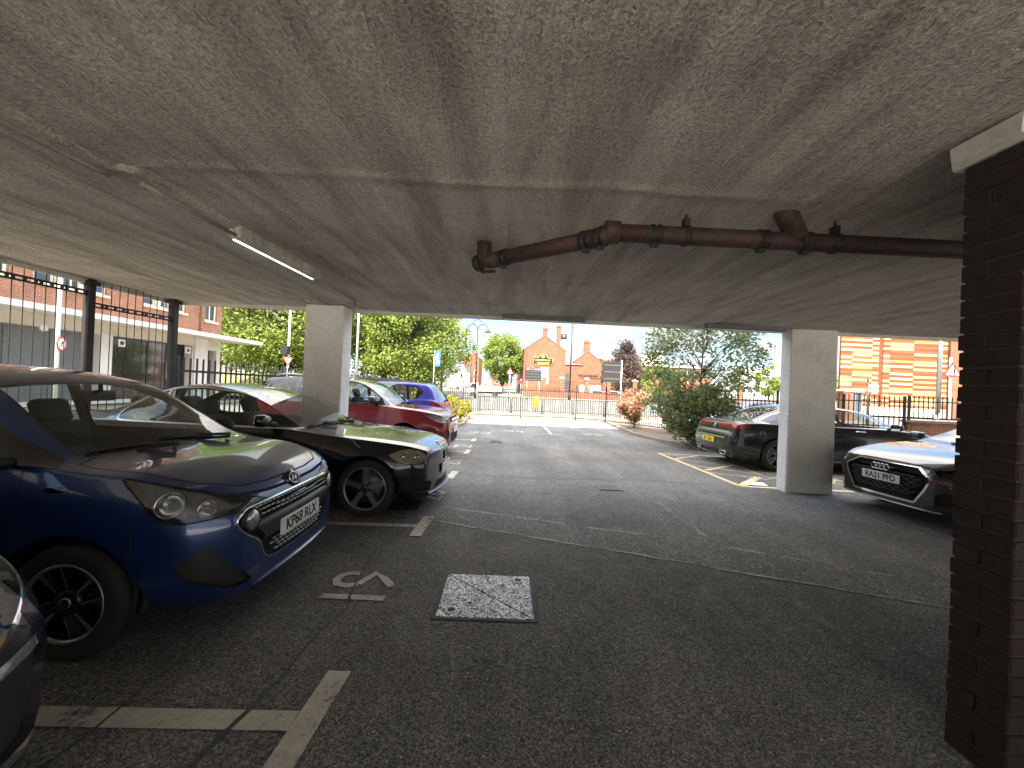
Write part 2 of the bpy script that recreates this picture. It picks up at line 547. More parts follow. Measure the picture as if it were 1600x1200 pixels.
def make_wheel(root, x, y, r, rim_r, style, w=.19, face=None, dark=None, cap=None, spin=0.):
    """wheel = tyre + rim(+ brake disc); axis along car Y, outer face towards sign(y)"""
    sd = 1 if y > 0 else -1
    W = bpy.data.objects.new('wheel', None); COL.objects.link(W); W.parent = root
    W.location = (x, y, r); W.empty_display_size = .1
    Rm = Matrix.Rotation(-sd*PI/2, 4, 'X')          # local z -> outward
    h = w/2
    t = MB()
    t.lathe([(rim_r-.012, -h*.8), (rim_r+.004, -h*.92), (rim_r+.03, -h*1.0), (r-.03, -h*.97), (r-.008, -h*.8), (r, -h*.6), (r, -h*.3), (r-.006, -h*.28), (r-.006, -h*.24), (r, -h*.22),
             (r, h*.22), (r-.006, h*.24), (r-.006, h*.28), (r, h*.3), (r, h*.6), (r-.008, h*.8), (r-.03, h*.97), (r-.05, h*1.005), (rim_r+.03, h*1.0), (rim_r+.004, h*.92), (rim_r-.012, h*.8)], 56, 0, Rm)
    t.build('tyre', M['tyre'], W)
    g = MB()
    face = face or M['alloy']; dark = dark or M['alloy_dark']
    g.lathe([(rim_r+.002, h*.86), (rim_r+.004, h*.93), (rim_r-.006, h*.94), (rim_r-.014, h*.8), (rim_r-.02, h*.2), (rim_r-.03, -h*.8)], 56, 0, Rm, mis=[0, 0, 0, 1, 1])
    g.lathe([(.062, h*.2), (.062, h*.72), (.05, h*.78), (.001, h*.78)], 24, 1, Rm)
    g.lathe([(.027, h*.76), (.027, h*.84), (.022, h*.85)], 20, 0, Rm); g.lathe([(.022, h*.85), (.001, h*.85)], 20, 1, Rm)
    def pol(rr, a): return (rr*math.cos(a), rr*math.sin(a))
    R0 = rim_r-.008
    z1 = h*.82
    if style == 'twist4':        # black wheel with four pairs of thin machined edges
        for k in range(4):
            a = spin+k*PI/2
            g.prism([pol(.045, a-.55), pol(.075, a-.40), pol(.13, a-.25), pol(R0, a-.24), pol(R0, a+.42), pol(.13, a+.33), pol(.075, a+.4), pol(.045, a+.55)], h*.2, h*.5, Rm, 1)
            for (e0, e1, w0, w1) in ((-.42, -.17, .010, .006), (.42, .44, .012, .030)):
                pts = []
                for q in range(7):
                    f = q/6; rr = .07+(R0-.07)*f; ang = a+e0*(1-f)**2.2+e1*(1-(1-f)**2.2)
                    pts.append((rr, ang, w0+(w1-w0)*f**2))
                g.prism([pol(rr, an-ww/rr*.5) for rr, an, ww in pts]+[pol(rr, an+ww/rr*.5) for rr, an, ww in reversed(pts)], h*.35, z1*.95, Rm, 1, 0)
    elif style == 'five':        # broad five-spoke
        for k in range(5):
            a = spin+k*2*PI/5
            g.prism([pol(.05, a-.5), pol(.09, a-.30), pol(.15, a-.155), pol(R0*.93, a-.15), pol(R0, a-.20), pol(R0, a+.20), pol(R0*.93, a+.15), pol(.15, a+.155), pol(.09, a+.30), pol(.05, a+.5)], h*.25, z1, Rm, 0, 0)
            b = a+PI/5
            g.lathe([(.011, z1*.75), (.011, z1*.95), (.001, z1*.95)], 8, 1, Rm @ Matrix.Translation((*pol(.058, b), 0)))
    else:                        # ten thin spokes in pairs
        for k in range(5):
            for o in (-.17, .17):
                a = spin+k*2*PI/5+o
                g.prism([pol(.05, a-.22+o*.4), pol(R0, a-.055), pol(R0, a+.055), pol(.05, a+.22+o*.4)], h*.25, z1, Rm, 0, 0)
    g.build('rim', [face, dark], W)
    d = MB()
    d.lathe([(.05, -h*.3), (rim_r*.78, -h*.3), (rim_r*.78, -h*.1), (.05, -h*.1)], 36, 0, Rm)
    d.build('brake_disc', M['steel'], W)
    return W

def text_mesh(txt, size, M4, mat, name, parent, depth=.002, sx=1., align='CENTER', bold=.0):
    cu = bpy.data.curves.new(name, 'FONT')
    cu.body = txt; cu.size = size; cu.align_x = align; cu.align_y = 'CENTER'; cu.extrude = depth; cu.offset = bold
    o = bpy.data.objects.new(name, cu); COL.objects.link(o)
    dg = bpy.context.evaluated_depsgraph_get()
    me = bpy.data.meshes.new_from_object(o.evaluated_get(dg))
    bpy.data.objects.remove(o); bpy.data.curves.remove(cu)
    me.transform(M4 @ Matrix.Diagonal((sx, 1, 1, 1)))
    me.materials.clear(); me.materials.append(mat)
    return link(name, me, parent)

def frame_at(p, n, up=(0, 0, 1)):
    """matrix: local x to the right as seen from outside, y up, z outward"""
    z = Vector(n).normalized(); y = Vector(up); y = (y - z*y.dot(z)).normalized(); x = y.cross(z)
    m = Matrix((x, y, z)).transposed().to_4x4(); m.translation = Vector(p)
    return m

def number_plate(car, root, txt, z, front=True, mat=None, w=.52, h=.111, tilt=0):
    p, n = (car.at_front if front else car.at_rear)(0, z)
    p2, _ = (car.at_front if front else car.at_rear)(.2, z)
    n = Vector((1 if front else -1, 0, tilt))
    f = frame_at(Vector((p.x, 0, z)) + Vector((.006 if front else -.006, 0, 0)), n)
    b = MB()
    b.rbox((0, 0, 0), (w, h, .012), .012, 0, f)
    o = b.build('number_plate', mat or M['plate_white'], root)
    if txt: text_mesh(txt, .106, f @ Matrix.Translation((0, -.002, .0075)), M['ink'], 'registration', o, .0008, .93, bold=.002)
    return o

def interior(car, root, floor=.3, dash_x=None, seats=(), seat_z=.5, y=.36, dash_z=.9, wheel_side=-1, dash_w=.66, colour=None, belt=.92):
    mt = colour or M['seat']
    b = MB()
    if dash_x:
        b.add([(dash_x+.05, -dash_w, dash_z-.03), (dash_x+.05, dash_w, dash_z-.03), (dash_x-.28, dash_w, dash_z), (dash_x-.28, -dash_w, dash_z), (dash_x-.42, dash_w, dash_z-.13), (dash_x-.42, -dash_w, dash_z-.13), (dash_x-.36, dash_w, .5), (dash_x-.36, -dash_w, .5)],
              [(0, 1, 2, 3), (3, 2, 4, 5), (5, 4, 6, 7)])
        b.sphere((dash_x-.33, wheel_side*y, dash_z), .1, 12, 0, (1.4, 1.7, .55))
    b.box(.4, (dash_x or car.L-1)-.2, -.62, .62, floor-.04, floor)
    b.build('dashboard', M['lining'], root)
    if dash_x:
        sw = MB(); c = Vector((dash_x-.56, wheel_side*y, dash_z-.06)); a = R(65)
        ring = [c+Vector((.18*math.cos(q)*math.cos(a)*-1, .18*math.sin(q), .18*math.cos(q)*math.sin(a))) for q in [2*PI*k/24 for k in range(24)]]
        sw.tube(ring, .015, 8, 0, False, True)
        for q in (0, 8, 16): sw.tube([c, ring[q]], .014, 6)
        sw.sphere(c, .06, 10, 0)
        sw.tube([c, c+Vector((.25, 0, -.12))], .03, 8)
        sw.build('steering_wheel', M['lining'], root)
    for (sx, sy) in seats:
        s_ = MB()
        ly = Matrix.Translation((sx, sy, seat_z)) @ Matrix.Rotation(R(-20), 4, 'Y')
        s_.rbox((.22, 0, -.07), (.5, .48, .16), .07, 0, Matrix.Translation((sx, sy, seat_z)))
        s_.rbox((0, 0, .28), (.14, .47, .60), .065, 0, ly)
        s_.rbox((.015, 0, .68), (.10, .26, .19), .05, 0, ly)
        for q in (-.06, .06): s_.tube([ly @ Vector((0, q, .55)), ly @ Vector((0, q, .64))], .008, 6)
        s_.build('seat', mt, root)

def lining(car, root, regions, off=-.018):
    """inside face of the body panels, so that the cabin is dark inside"""
    regions = list(regions)+['door', 'bonnet']
    o = car.mesh_of(regions, [M['lining']]*len(regions), 'inner_lining', root, off, True)
    for ax in car.axles:
        for sd in (1, -1):
            b = MB(); n = 20; r = car.arch+.012; vs = []; fs = []
            for k in range(n+1):
                q = PI*1.16*k/n - .08*PI
                for yy in (.80, .45):
                    vs.append((ax+r*math.cos(q), sd*yy*car.wscale, car.wr+.01+r*math.sin(q)))
            for k in range(n): fs.append((2*k, 2*k+1, 2*k+3, 2*k+2))
            fs.append([2*k+1 for k in range(n+1)])
            b.add(vs, fs); b.build('wheel_arch_liner', M['lining'], root)

def mirror(car, root, x, z, sd, mat, size=(.11, .21, .14), stalk=.1):
    p, n = car.at_side(x, z-.06, sd)
    b = MB()
    c = Vector((x-.02, p.y+sd*(stalk+size[1]/2), z))
    b.sphere((0, 0, 0), 1, 20)
    for i in range(len(b.v)):                        # boxy shell, narrower towards the door, cut off flat at the glass
        v = b.v[i]; e = lambda q: math.copysign(abs(q)**.72, q)
        t = 1-.22*max(0, -e(v[1])*sd)
        b.v[i] = v = (c.x+e(v[0])*size[0]*.55, c.y+e(v[1])*size[1]*.52, c.z+e(v[2])*size[2]*.46*t)
        if v[0] < c.x-.03: b.v[i] = (c.x-.03, v[1], v[2])
    b.tube([p-Vector((0, sd*.02, 0)), p+Vector((0, sd*stalk*.6, .02)), c-Vector((0, sd*size[1]*.3, size[2]*.3))], [.035, .028, .03], 8, 1)
    o = b.build('wing_mirror', [mat, M['trim']], root)
    g = MB(); g.rbox((c.x-.033, c.y, c.z), (.004, size[1]*.86, size[2]*.8), .03, 0, None, 3, 0)
    g.build('mirror_glass', M['chrome'], o)
    return o

def wiper(car, root, a, b_, lift=.02, arm=None):
    pts = []
    for k in range(7):
        f = k/6; x = a[0]+(b_[0]-a[0])*f; y = a[1]+(b_[1]-a[1])*f
        p, n = car.at_top(x, y); pts.append(p+n*lift)
    w = MB(); w.tube(pts, .010, 6)
    m = pts[3]
    if arm:
        p, n = car.at_top(*arm); w.tube([p+n*.01, p+n*.04, (p+n*.045).lerp(m, .55), m+Vector((0, 0, .012))], [.018, .014, .011, .009], 6)
    return w.build('wiper', M['trim'], root)

def outline_tube(car, root, name, pts3, rad, mat, closed=False, n=6):
    b = MB(); b.tube(pts3, rad, n, 0, True, closed); return b.build(name, mat, root)
SLOPE = .0133
def gz(y): return .085-SLOPE*y
def place(root, nose_x, yc, L, facing=1, yaw=0.):
    if facing > 0:
        root.location = (nose_x-L*math.cos(yaw), yc-L*math.sin(yaw), gz(yc)); root.rotation_euler = (-SLOPE, 0, yaw)
    else:
        root.location = (nose_x+L, yc, gz(yc)); root.rotation_euler = (SLOPE, 0, PI+yaw)
def car_root(name, label, cat='car', group=None):
    return thing(name, label, cat, group=group)
def set_ws(c): c.wscale = (float(np.interp(c.axles[0], c.main_x, c.main_wm))-.045)/.80
def new_car(rows, axles, r, **k):
    c = Car(rows, axles, r, **k)
    c.main_x = c.rows[:, 0]; c.main_wm = c.rows[:, 7]; set_ws(c)
    return c

# --- blue hatchback (nearest)
def blue_hatch():
    rows = [ # x    zt    ze    wr   zs   ws   zm   wm   zb   wb
        (0.00, .80, .79, .46, .72, .60, .55, .66, .36, .50),
        (0.05, 1.0, .99, .52, .86, .66, .56, .74, .26, .62),
        (0.18, 1.30, 1.27, .54, .96, .72, .58, .79, .21, .68),
        (0.45, 1.46, 1.43, .55, .98, .755, .60, .82, .19, .72),
        (1.00, 1.50, 1.46, .565, .985, .775, .60, .828, .18, .73),
        (1.60, 1.495, 1.455, .575, .985, .785, .60, .83, .18, .73),
        (1.95, 1.45, 1.41, .58, .985, .785, .60, .83, .18, .73),
        (2.12, 1.395, 1.355, .59, .985, .785, .60, .83, .18, .73),
        (2.45, 1.205, 1.16, .635, .98, .785, .60, .83, .18, .73),
        (2.74, 1.035, .985, .68, .965, .78, .61, .828, .18, .72),
        (2.80, 1.00, .965, .69, .955, .775, .62, .826, .18, .72),
        (2.92, .965, .945, .68, .935, .765, .62, .824, .18, .71),
        (3.15, .94, .93, .66, .915, .75, .62, .815, .18, .69),
        (3.35, .892, .882, .63, .866, .715, .60, .79, .18, .66),
        (3.48, .85, .84, .58, .824, .67, .58, .745, .18, .62),
        (3.56, .805, .793, .53, .775, .62, .55, .685, .185, .57),
        (3.615, .745, .733, .49, .715, .565, .52, .62, .195, .52),
        (3.645, .67, .66, .46, .64, .515, .48, .56, .215, .48)]
    c = new_car(rows, (.54, 2.93), .292, nose_bow=.03)
    L = c.L
    root = car_root('blue_hatchback', 'shiny dark blue small hatchback with white KP68 RLX plate and black five-door body')
    pt = car_paint('blue_paint', (.009, .029, .125))
    c.panels([[(2.66, .955), (2.67, .80), (2.60, .45), (2.52, .26), (1.45, .24), (1.40, .35), (1.38, .955)], [(1.38, .955), (1.38, .35), (1.30, .26), (.95, .26), (.86, .45), (.62, .70), (.52, .955)]], [(2.84, 0), (2.83, .35), (2.80, .60), (2.82, .68), (3.05, .69), (3.28, .67), (3.42, .61), (3.53, .47), (3.56, .25), (3.565, 0)], .7)
    # glazing
    side_w = [(2.775, .96), (2.42, 1.12), (2.14, 1.27), (1.90, 1.36), (1.65, 1.385), (.62, 1.38), (.42, 1.18), (.52, 1.0)]
    c.side('trim', grow(side_w, .014))
    c.side('side_glass', [(2.60, .985), (2.36, 1.125), (2.11, 1.26), (1.88, 1.345), (1.65, 1.37), (1.43, 1.37), (1.43, .985)])
    c.side('side_glass', [(1.34, .99), (1.34, 1.37), (.66, 1.365), (.46, 1.17), (.55, 1.01)])
    ws = [(2.135, -.495), (2.12, 0), (2.135, .495), (2.74, .60), (2.80, .56), (2.835, .3), (2.845, 0), (2.835, -.3), (2.80, -.56), (2.74, -.60)]
    c.top('trim', grow(ws, .013), None, .15, .9)
    c.top('windscreen_glass', ws, None, .15, .9)
    c.rear('rear_glass', rounded([(-.5, 1.36), (.5, 1.36), (.58, 1.06), (-.58, 1.06)], .06))
    # bonnet, door and bumper gaps
    c.top_line([(2.84, .0), (2.83, .35), (2.80, .60), (2.82, .68), (3.05, .69), (3.28, .67), (3.42, .61), (3.53, .47), (3.56, .25), (3.565, 0)], .010)
    c.side_line([(2.66, .97), (2.67, .80), (2.60, .45), (2.52, .26), (1.45, .24), (1.40, .35), (1.38, .97)], .009)
    c.side_line([(1.38, .35), (1.30, .26), (.95, .26), (.86, .45), (.62, .70), (.50, .98)], .009)
    c.side_line([(3.20, .72), (3.23, .62), (3.22, .50)], .009)
    # lamps and grille
    hl = rounded([(3.12, .912), (3.31, .872), (3.47, .828), (3.58, .768), (3.63, .725), (3.60, .70), (3.44, .682), (3.33, .695), (3.24, .80)], .03, 3)
    hf = [(.33, .708), (.44, .748), (.58, .795), (.62, .70), (.44, .688)]
    c.side('headlamp_rim', grow(hl, .007), None, (1, -1), .50); c.front('headlamp_rim', grow(hf, .007), None, L-.2, True)
    c.side('headlamp', hl, None, (1, -1), .50); c.front('headlamp', hf, None, L-.2, True)
    c.side('marker', rounded([(2.775, .86), (2.79, .835), (2.86, .84), (2.90, .855), (2.86, .87)], .01))
    gr = rounded([(-.53, .70), (.53, .70), (.60, .645), (.56, .57), (.44, .50), (.38, .37), (.30, .345), (-.30, .345), (-.38, .37), (-.44, .50), (-.56, .57), (-.60, .645)], .05)
    c.front('grille_rim', grow(gr, .009), None, L-.35)
    c.front('grille', gr, None, L-.35)
    c.front('gap', [(-.56, .775), (-.3, .748), (0, .74), (.3, .748), (.56, .775), (.56, .79), (.3, .766), (0, .758), (-.3, .766), (-.56, .79)], ('body', 'bonnet'), L-.3)
    c.front('recess', rounded([(.48, .28), (.60, .27), (.73, .36), (.77, .47), (.70, .55), (.64, .44)], .03), None, L-.6, True)
    c.rear('tail_lamp', rounded([(.52, 1.02), (.70, 1.0), (.74, .8), (.6, .78)], .03), sym=True)
    c.mesh_of(['body', 'gap', 'trim', 'grille_rim', 'headlamp_rim'], [pt, M['gap'], M['gloss_black'], M['chrome'], M['gap']], 'body', root)
    lining(c, root, ['body', 'trim']); door_at = c.hang(root, pt)
    c.part('windscreen_glass', 'windscreen', M['glass'], root)
    for g in ('side_glass', 'rear_glass'): c.part(g, 'window', M['glass'], root)
    for o in c.part('headlamp', 'headlamp', M['lens'], root): lamp_inside(c, o, ((3.37, .775, .064), (3.515, .74, .044)), amber=1, depth=.075, mat=pbr('lamp_housing_grey', (.10, .098, .095), .3, .5))
    for o in c.part('marker', 'side_indicator', M['lens'], root): pass
    for o in c.part('recess', 'air_intake', M['trim'], root, .03): pass
    for o in c.part('tail_lamp', 'tail_lamp', M['red_lens'], root): pass
    for o in c.part('grille', 'grille', M['gap'], root, .022, M['trim']): gro = o
    # grille: rows of short bars, a plain band behind the plate, round lamps at the top corners
    b = MB()
    for row, z in enumerate((.69, .666, .642, .45, .426, .402, .378)):
        if row == 3: b.build('grille_bars', M['galv'], gro); b = MB()
        hw = .46 if z > .6 else .24+.10*(z-.34)/.1
        k = int(hw/.046)
        for i in range(-k, k+1):
            y = i*.046+(.023 if row % 2 else 0)
            if abs(y) > hw: continue
            p, n = c.at_front(y, z)
            b.rbox((0, 0, -.004), (.029, .0095, .014), .004, 0, frame_at(p, n), 2)
    b.build('grille_bars', M['galv'], gro)
    b = MB()
    pts = []
    for k in range(21):
        y = -.47+.94*k/20; pts.append(y)
    vs = []; fs = []
    for y in pts:
        for (z, o) in ((.61, -.012), (.60, .006), (.575, .010), (.50, .004), (.475, -.012)):
            p, n = c.at_front(y*(1 if z > .52 else .84), z); vs.append(p+Vector((1, 0, 0))*o)
    for i in range(20):
        for j in range(4): fs.append((i*5+j, i*5+j+1, (i+1)*5+j+1, (i+1)*5+j))
    b.add(vs, fs, 0, True)
    b.build('grille_band', pbr('grey_band', (.045, .047, .05), .35, .3), gro)
    for sd in (1, -1):
        p, n = c.at_front(.505*sd, .635)
        f = frame_at(p, n)
        b = MB(); b.lathe([(.066, -.02), (.066, .006), (.060, .010), (.056, .004)], 24, 1, f); b.lathe([(.056, .003), (.04, .013), (.02, .017), (.001, .018)], 24, 0, f)
        b.build('fog_lamp', [M['reflector'], M['trim']], root)
    # round badge: ring with a slanted H on a dark disc
    p, n = c.at_front(0, .765); f = frame_at(p+Vector((.004, 0, 0)), Vector((.9, 0, .42)))
    b = MB(); b.lathe([(.066, -.01), (.066, .006), (.001, .009)], 32, 1, f @ Matrix.Diagonal((1.25, .92, 1, 1)))
    ring = [f @ Vector((.058*math.cos(q), .040*math.sin(q), .011)) for q in [2*PI*k/32 for k in range(32)]]
    b.tube(ring, .0042, 6, 0, False, True)
    for (a, d) in (((-.028, -.026), (-.014, .030)), ((.014, -.030), (.028, .026)), ((-.022, -.006), (.022, .006))):
        b.tube([f @ Vector((*a, .011)), f @ Vector((*d, .011))], .0055, 6)
    b.build('badge', [M['chrome'], M['gloss_black']], root)
    number_plate(c, root, 'KP68 RLX', .50)
    lip = MB()
    pts = [c.at_front(y, .245)[0]+Vector((.004, 0, 0)) for y in np.linspace(-.5, .5, 21)]
    lip.tube(pts, .014, 8); lip.build('bumper_lip', pt, root)
    mirror(c, root, 2.57, 1.03, -1, pt, (.12, .2, .15), .06); mirror(c, root, 2.52, 1.03, 1, M['trim'], (.2, .09, .14), .0)
    wiper(c, root, (2.80, .50), (2.76, -.12), .012, (2.86, .40)); wiper(c, root, (2.815, -.02), (2.74, -.56), .012, (2.865, -.12))
    for sd in (1, -1):
        p, n = c.at_side(1.55, .86, sd)
        b = MB(); b.tube([p+n*.002, p+n*.035+Vector((-.03, 0, 0)), p+n*.035+Vector((-.16, 0, .004)), p+n*.002+Vector((-.19, 0, .004))], [.012, .012, .012, .012], 8); b.build('door_handle', pt, door_at(1.55, sd))
    interior(c, root, .30, 2.72, ((1.72, .36), (1.72, -.36), (.85, .36), (.85, -.36)), .50, .36, .93)
    b = MB(); b.rbox((2.22, 0, 1.30), (.03, .23, .075), .02, 0, None, 3, 0); b.tube([(2.235, 0, 1.32), (2.23, 0, 1.385)], .012); b.build('rear_view_mirror', M['lining'], root)
    for ax in c.axles:
        for sd in (1, -1): make_wheel(root, ax, sd*.735, .292, .196, 'twist4', .185, spin=.35)
    place(root, -1.485, 2.77, L, 1, .035)
    return root

def lamp_inside(c, lens, bowls, amber=None, depth=.07, mat=None, proj=False):
    """dark housing, mirror bowls and bulbs behind a headlamp lens (sub-parts of the lamp)"""
    me = lens.data
    vs = [v.co.copy() for v in me.vertices]; n = len(vs)
    cen = sum(vs, Vector())/n
    sd = 1 if cen.y > 0 else -1
    d = Vector((-.75, -sd*.55, -.05)).normalized()
    back = [v + (cen-v)*.10 + d*depth for v in vs]
    edges = {}
    for p in me.polygons:
        l = list(p.vertices)
        for a, b in zip(l, l[1:]+l[:1]): edges[(a, b)] = 1
    b = MB()
    off = d*.003
    b.add([v+off for v in vs]+back, [[i+n for i in p.vertices] for p in me.polygons]+[[a, bb, bb+n, a+n] for (a, bb) in edges if (bb, a) not in edges], 0, True)
    b.build('lamp_housing', mat or M['gloss_black'], lens)
    if c is None: return
    b = MB()
    for q, bw in enumerate(bowls):
        if len(bw) == 3: x, z, r = bw; ctr = c.at_side(x, z, sd)[0]+d*.018
        else: x, y, z, r = bw; ctr = Vector((x, sd*y, z))
        ax = Vector((.86, sd*.5, .02)).normalized()
        f = frame_at(ctr-ax*.03, ax)
        b.lathe([(r, .03), (r*.92, .008), (r*.7, -.012), (r*.35, -.026), (r*.12, -.03)], 24, 0, f)
        b.lathe([(r*1.06, .028), (r*1.06, .034), (r, .033)], 24, 2, f)
        if proj: b.sphere(ctr-ax*.03, r*.62, 14, 2)
        else: b.sphere(ctr-ax*.045, r*.22, 10, 1 if (amber is not None and q == amber) else 0)
    b.build('lamp_reflector', [M['reflector'], M['amber'], M['chrome']], lens)

# --- black coupe
def black_coupe():
    rows = [
        (0.00, .80, .79, .50, .74, .62, .58, .68, .36, .55),
        (0.04, .96, .955, .58, .86, .70, .60, .78, .26, .66),
        (0.20, 1.02, 1.01, .60, .92, .76, .62, .83, .20, .72),
        (0.55, 1.07, 1.05, .57, .95, .795, .62, .86, .17, .76),
        (0.95, 1.27, 1.23, .52, .955, .80, .62, .87, .16, .77),
        (1.30, 1.385, 1.345, .53, .955, .80, .62, .87, .155, .77),
        (1.65, 1.41, 1.365, .545, .95, .80, .62, .87, .155, .77),
        (2.00, 1.365, 1.32, .555, .945, .80, .62, .87, .155, .77),
        (2.30, 1.255, 1.215, .58, .94, .80, .62, .87, .155, .77),
        (2.65, 1.085, 1.045, .625, .93, .80, .62, .87, .155, .77),
        (2.95, .945, .91, .67, .905, .80, .62, .872, .155, .77),
        (3.05, .92, .90, .68, .89, .80, .62, .874, .155, .77),
        (3.40, .885, .87, .665, .855, .785, .62, .874, .155, .76),
        (3.80, .845, .835, .63, .815, .755, .60, .862, .155, .74),
        (4.10, .80, .79, .57, .772, .70, .57, .82, .16, .69),
        (4.22, .765, .755, .52, .735, .635, .54, .745, .165, .64),
        (4.29, .738, .730, .50, .705, .585, .49, .675, .175, .60),
        (4.31, .718, .710, .47, .682, .545, .46, .625, .19, .57),
        (4.318, .70, .692, .45, .665, .52, .44, .59, .205, .54)]
    c = new_car(rows, (.96, 3.67), .315, nose_bow=.085, tail_bow=.04)
    L = c.L
    root = car_root('black_coupe', 'black two-door coupe with chrome window trim and silver five-spoke wheels')
    pt = car_paint('black_paint', (.0045, .005, .009), .3)
    c.panels([[(2.84, .93), (2.86, .72), (2.80, .40), (2.70, .24), (1.52, .24), (1.44, .45), (1.36, .95)]], [(3.02, 0), (3.01, .3), (2.98, .66), (3.05, .70), (3.45, .685), (3.85, .62), (4.10, .53), (4.25, .40), (4.27, 0)], .66)
    w = rounded([(2.90, .945), (2.40, 1.195), (2.05, 1.295), (1.65, 1.335), (1.28, 1.315), (1.0, 1.22), (.80, 1.06), (.83, .975), (.95, .962)], .07)
    c.side('chrome', grow(w, .022)); c.side('trim', grow(w, .006))
    def clip(poly, a, b):
        out = []
        for i in range(len(poly)):
            p, q = poly[i], poly[(i+1) % len(poly)]
            if a <= p[0] <= b: out.append(p)
            for x in ((a, b) if q[0] > p[0] else (b, a)):
                if (p[0]-x)*(q[0]-x) < 0: out.append((x, p[1]+(q[1]-p[1])*(x-p[0])/(q[0]-p[0])))
        return out
    c.side('side_glass', clip(w, 1.42, 2.72)); c.side('side_glass', clip(w, .5, 1.36))
    ws = [(2.06, -.50), (2.035, 0), (2.06, .50), (2.88, .635), (2.955, .55), (3.0, .28), (3.01, 0), (3.0, -.28), (2.955, -.55), (2.88, -.635)]
    c.top('trim', grow(ws, .018), None, .15, .85); c.top('windscreen_glass', ws, None, .15, .85)
    c.top('rear_glass', rounded([(.62, -.5), (.62, .5), (1.2, .46), (1.2, -.46)], .05), None, .15, .95)
    c.top_line([(3.02, 0), (3.01, .3), (2.98, .66), (3.05, .70), (3.45, .685), (3.85, .62), (4.10, .53), (4.25, .40)], .009, zmin=.6)
    c.side_line([(2.84, .93), (2.86, .72), (2.80, .40), (2.70, .24), (1.52, .24), (1.44, .45), (1.36, .95)], .009)
    c.side_line([(3.99, .70), (4.0, .60), (3.97, .52)], .008)
    hl = rounded([(3.90, .69), (4.0, .735), (4.10, .752), (4.21, .725), (4.28, .675), (4.30, .62), (4.24, .595), (4.12, .585), (4.0, .62)], .025, 3)
    c.side('headlamp_rim', grow(hl, .006), None, (1, -1), .33); c.side('headlamp', hl, None, (1, -1), .33)
    c.side('marker', rounded([(3.12, .745), (3.20, .755), (3.23, .74), (3.19, .73), (3.13, .733)], .008))
    for sd in (1, -1):
        k = rounded([(sd*.022, .56), (sd*.03, .66), (sd*.15, .668), (sd*.20, .645), (sd*.165, .555), (sd*.05, .535)], .02)
        c.front('kidney_rim', grow(k, .012), None, L-.3); c.front('kidney', k, None, L-.3)
    c.front('intake', rounded([(-.38, .33), (.38, .33), (.45, .25), (-.45, .25)], .03), None, L-.3)
    c.front('intake', rounded([(.52, .36), (.72, .38), (.72, .26), (.55, .25)], .03), None, L-.5, True)
    c.rear('tail_lamp', rounded([(.42, .90), (.74, .92), (.78, .74), (.50, .72)], .03), sym=True)
    c.mesh_of(['body', 'gap', 'trim', 'chrome', 'headlamp_rim', 'kidney_rim'], [pt, M['gap'], M['gloss_black'], M['bright_trim'], M['gap'], M['bright_trim']], 'body', root)
    lining(c, root, ['body', 'trim', 'chrome']); door_at = c.hang(root, pt)
    c.part('windscreen_glass', 'windscreen', M['glass'], root)
    for g in ('side_glass', 'rear_glass'): c.part(g, 'window', M['glass'], root)
    for o in c.part('headlamp', 'headlamp', M['lens_smoke'], root): lamp_inside(c, o, ((4.10, .665, .05), (4.21, .655, .045)), mat=pbr('lamp_grey', (.50, .46, .37), .35, .2), depth=.05, proj=True)
    c.part('marker', 'side_indicator', M['lens'], root)
    for o in c.part('kidney', 'grille', M['gap'], root, .03, M['trim']):
        b = MB(); sd = 1 if o.data.vertices[0].co.y > 0 else -1
        for i in range(7):
            y = sd*(.045+i*.02); pts = [c.at_front(y, z)[0]-Vector((.012, 0, 0)) for z in (.56, .60, .65)]
            b.tube(pts, .0035, 6)
        b.build('grille_bars', M['trim'], o)
    c.part('intake', 'air_intake', M['gap'], root, .03, M['trim'])
    c.part('tail_lamp', 'tail_lamp', M['red_lens'], root)
    number_plate(c, root, '', .45)
    b = MB(); b.tube([c.at_front(y, .215)[0]+Vector((.012, 0, 0)) for y in np.linspace(-.62, .62, 25)], .018, 8); b.build('bumper_lip', pt, root)
    p, n = c.at_front(0, .735); f = frame_at(p, Vector((.7, 0, .7))); b = MB(); b.lathe([(.04, -.01), (.04, .004), (.001, .006)], 24, 0, f); b.lathe([(.026, .005), (.026, .0075), (.001, .0075)], 24, 1, f); b.build('badge', [M['chrome'], M['plate_white']], root)
    for sd in (1, -1): mirror(c, root, 2.58, 1.02, sd, pt, (.12, .21, .15), .07)
    wiper(c, root, (2.98, .35), (2.90, -.28), .012, (3.03, .30)); wiper(c, root, (2.98, -.12), (2.88, -.60), .012, (3.03, -.2))
    for sd in (1, -1):
        p, n = c.at_side(1.72, .80, sd)
        b = MB(); b.tube([p+n*.002, p+n*.04+Vector((-.03, 0, 0)), p+n*.04+Vector((-.17, 0, .006)), p+n*.002+Vector((-.2, 0, .006))], .011, 8); b.build('door_handle', pt, door_at(1.72, sd))
    interior(c, root, .28, 2.80, ((1.75, .36), (1.75, -.36), (.95, .36), (.95, -.36)), .46, .36, .86)
    b = MB(); b.rbox((2.20, 0, 1.20), (.03, .22, .07), .02, 0, None, 3, 0); b.tube([(2.21, 0, 1.22), (2.2, 0, 1.29)], .012); b.build('rear_view_mirror', M['lining'], root)
    for ax in c.axles:
        for sd in (1, -1): make_wheel(root, ax, sd*.765, .315, .232, 'five', .20, spin=.32)
    place(root, -.835, 5.07, L)
    return root
from mathutils import noise as mnoise
def gnd(x, y):
    if y <= 21: return gz(y)
    return float(np.interp(y, [21, 60, 85, 140, 400, 1500], [gz(21), -.20, .25, .9, 3., 10.]))
def struct(o): o['kind'] = 'structure'; return o

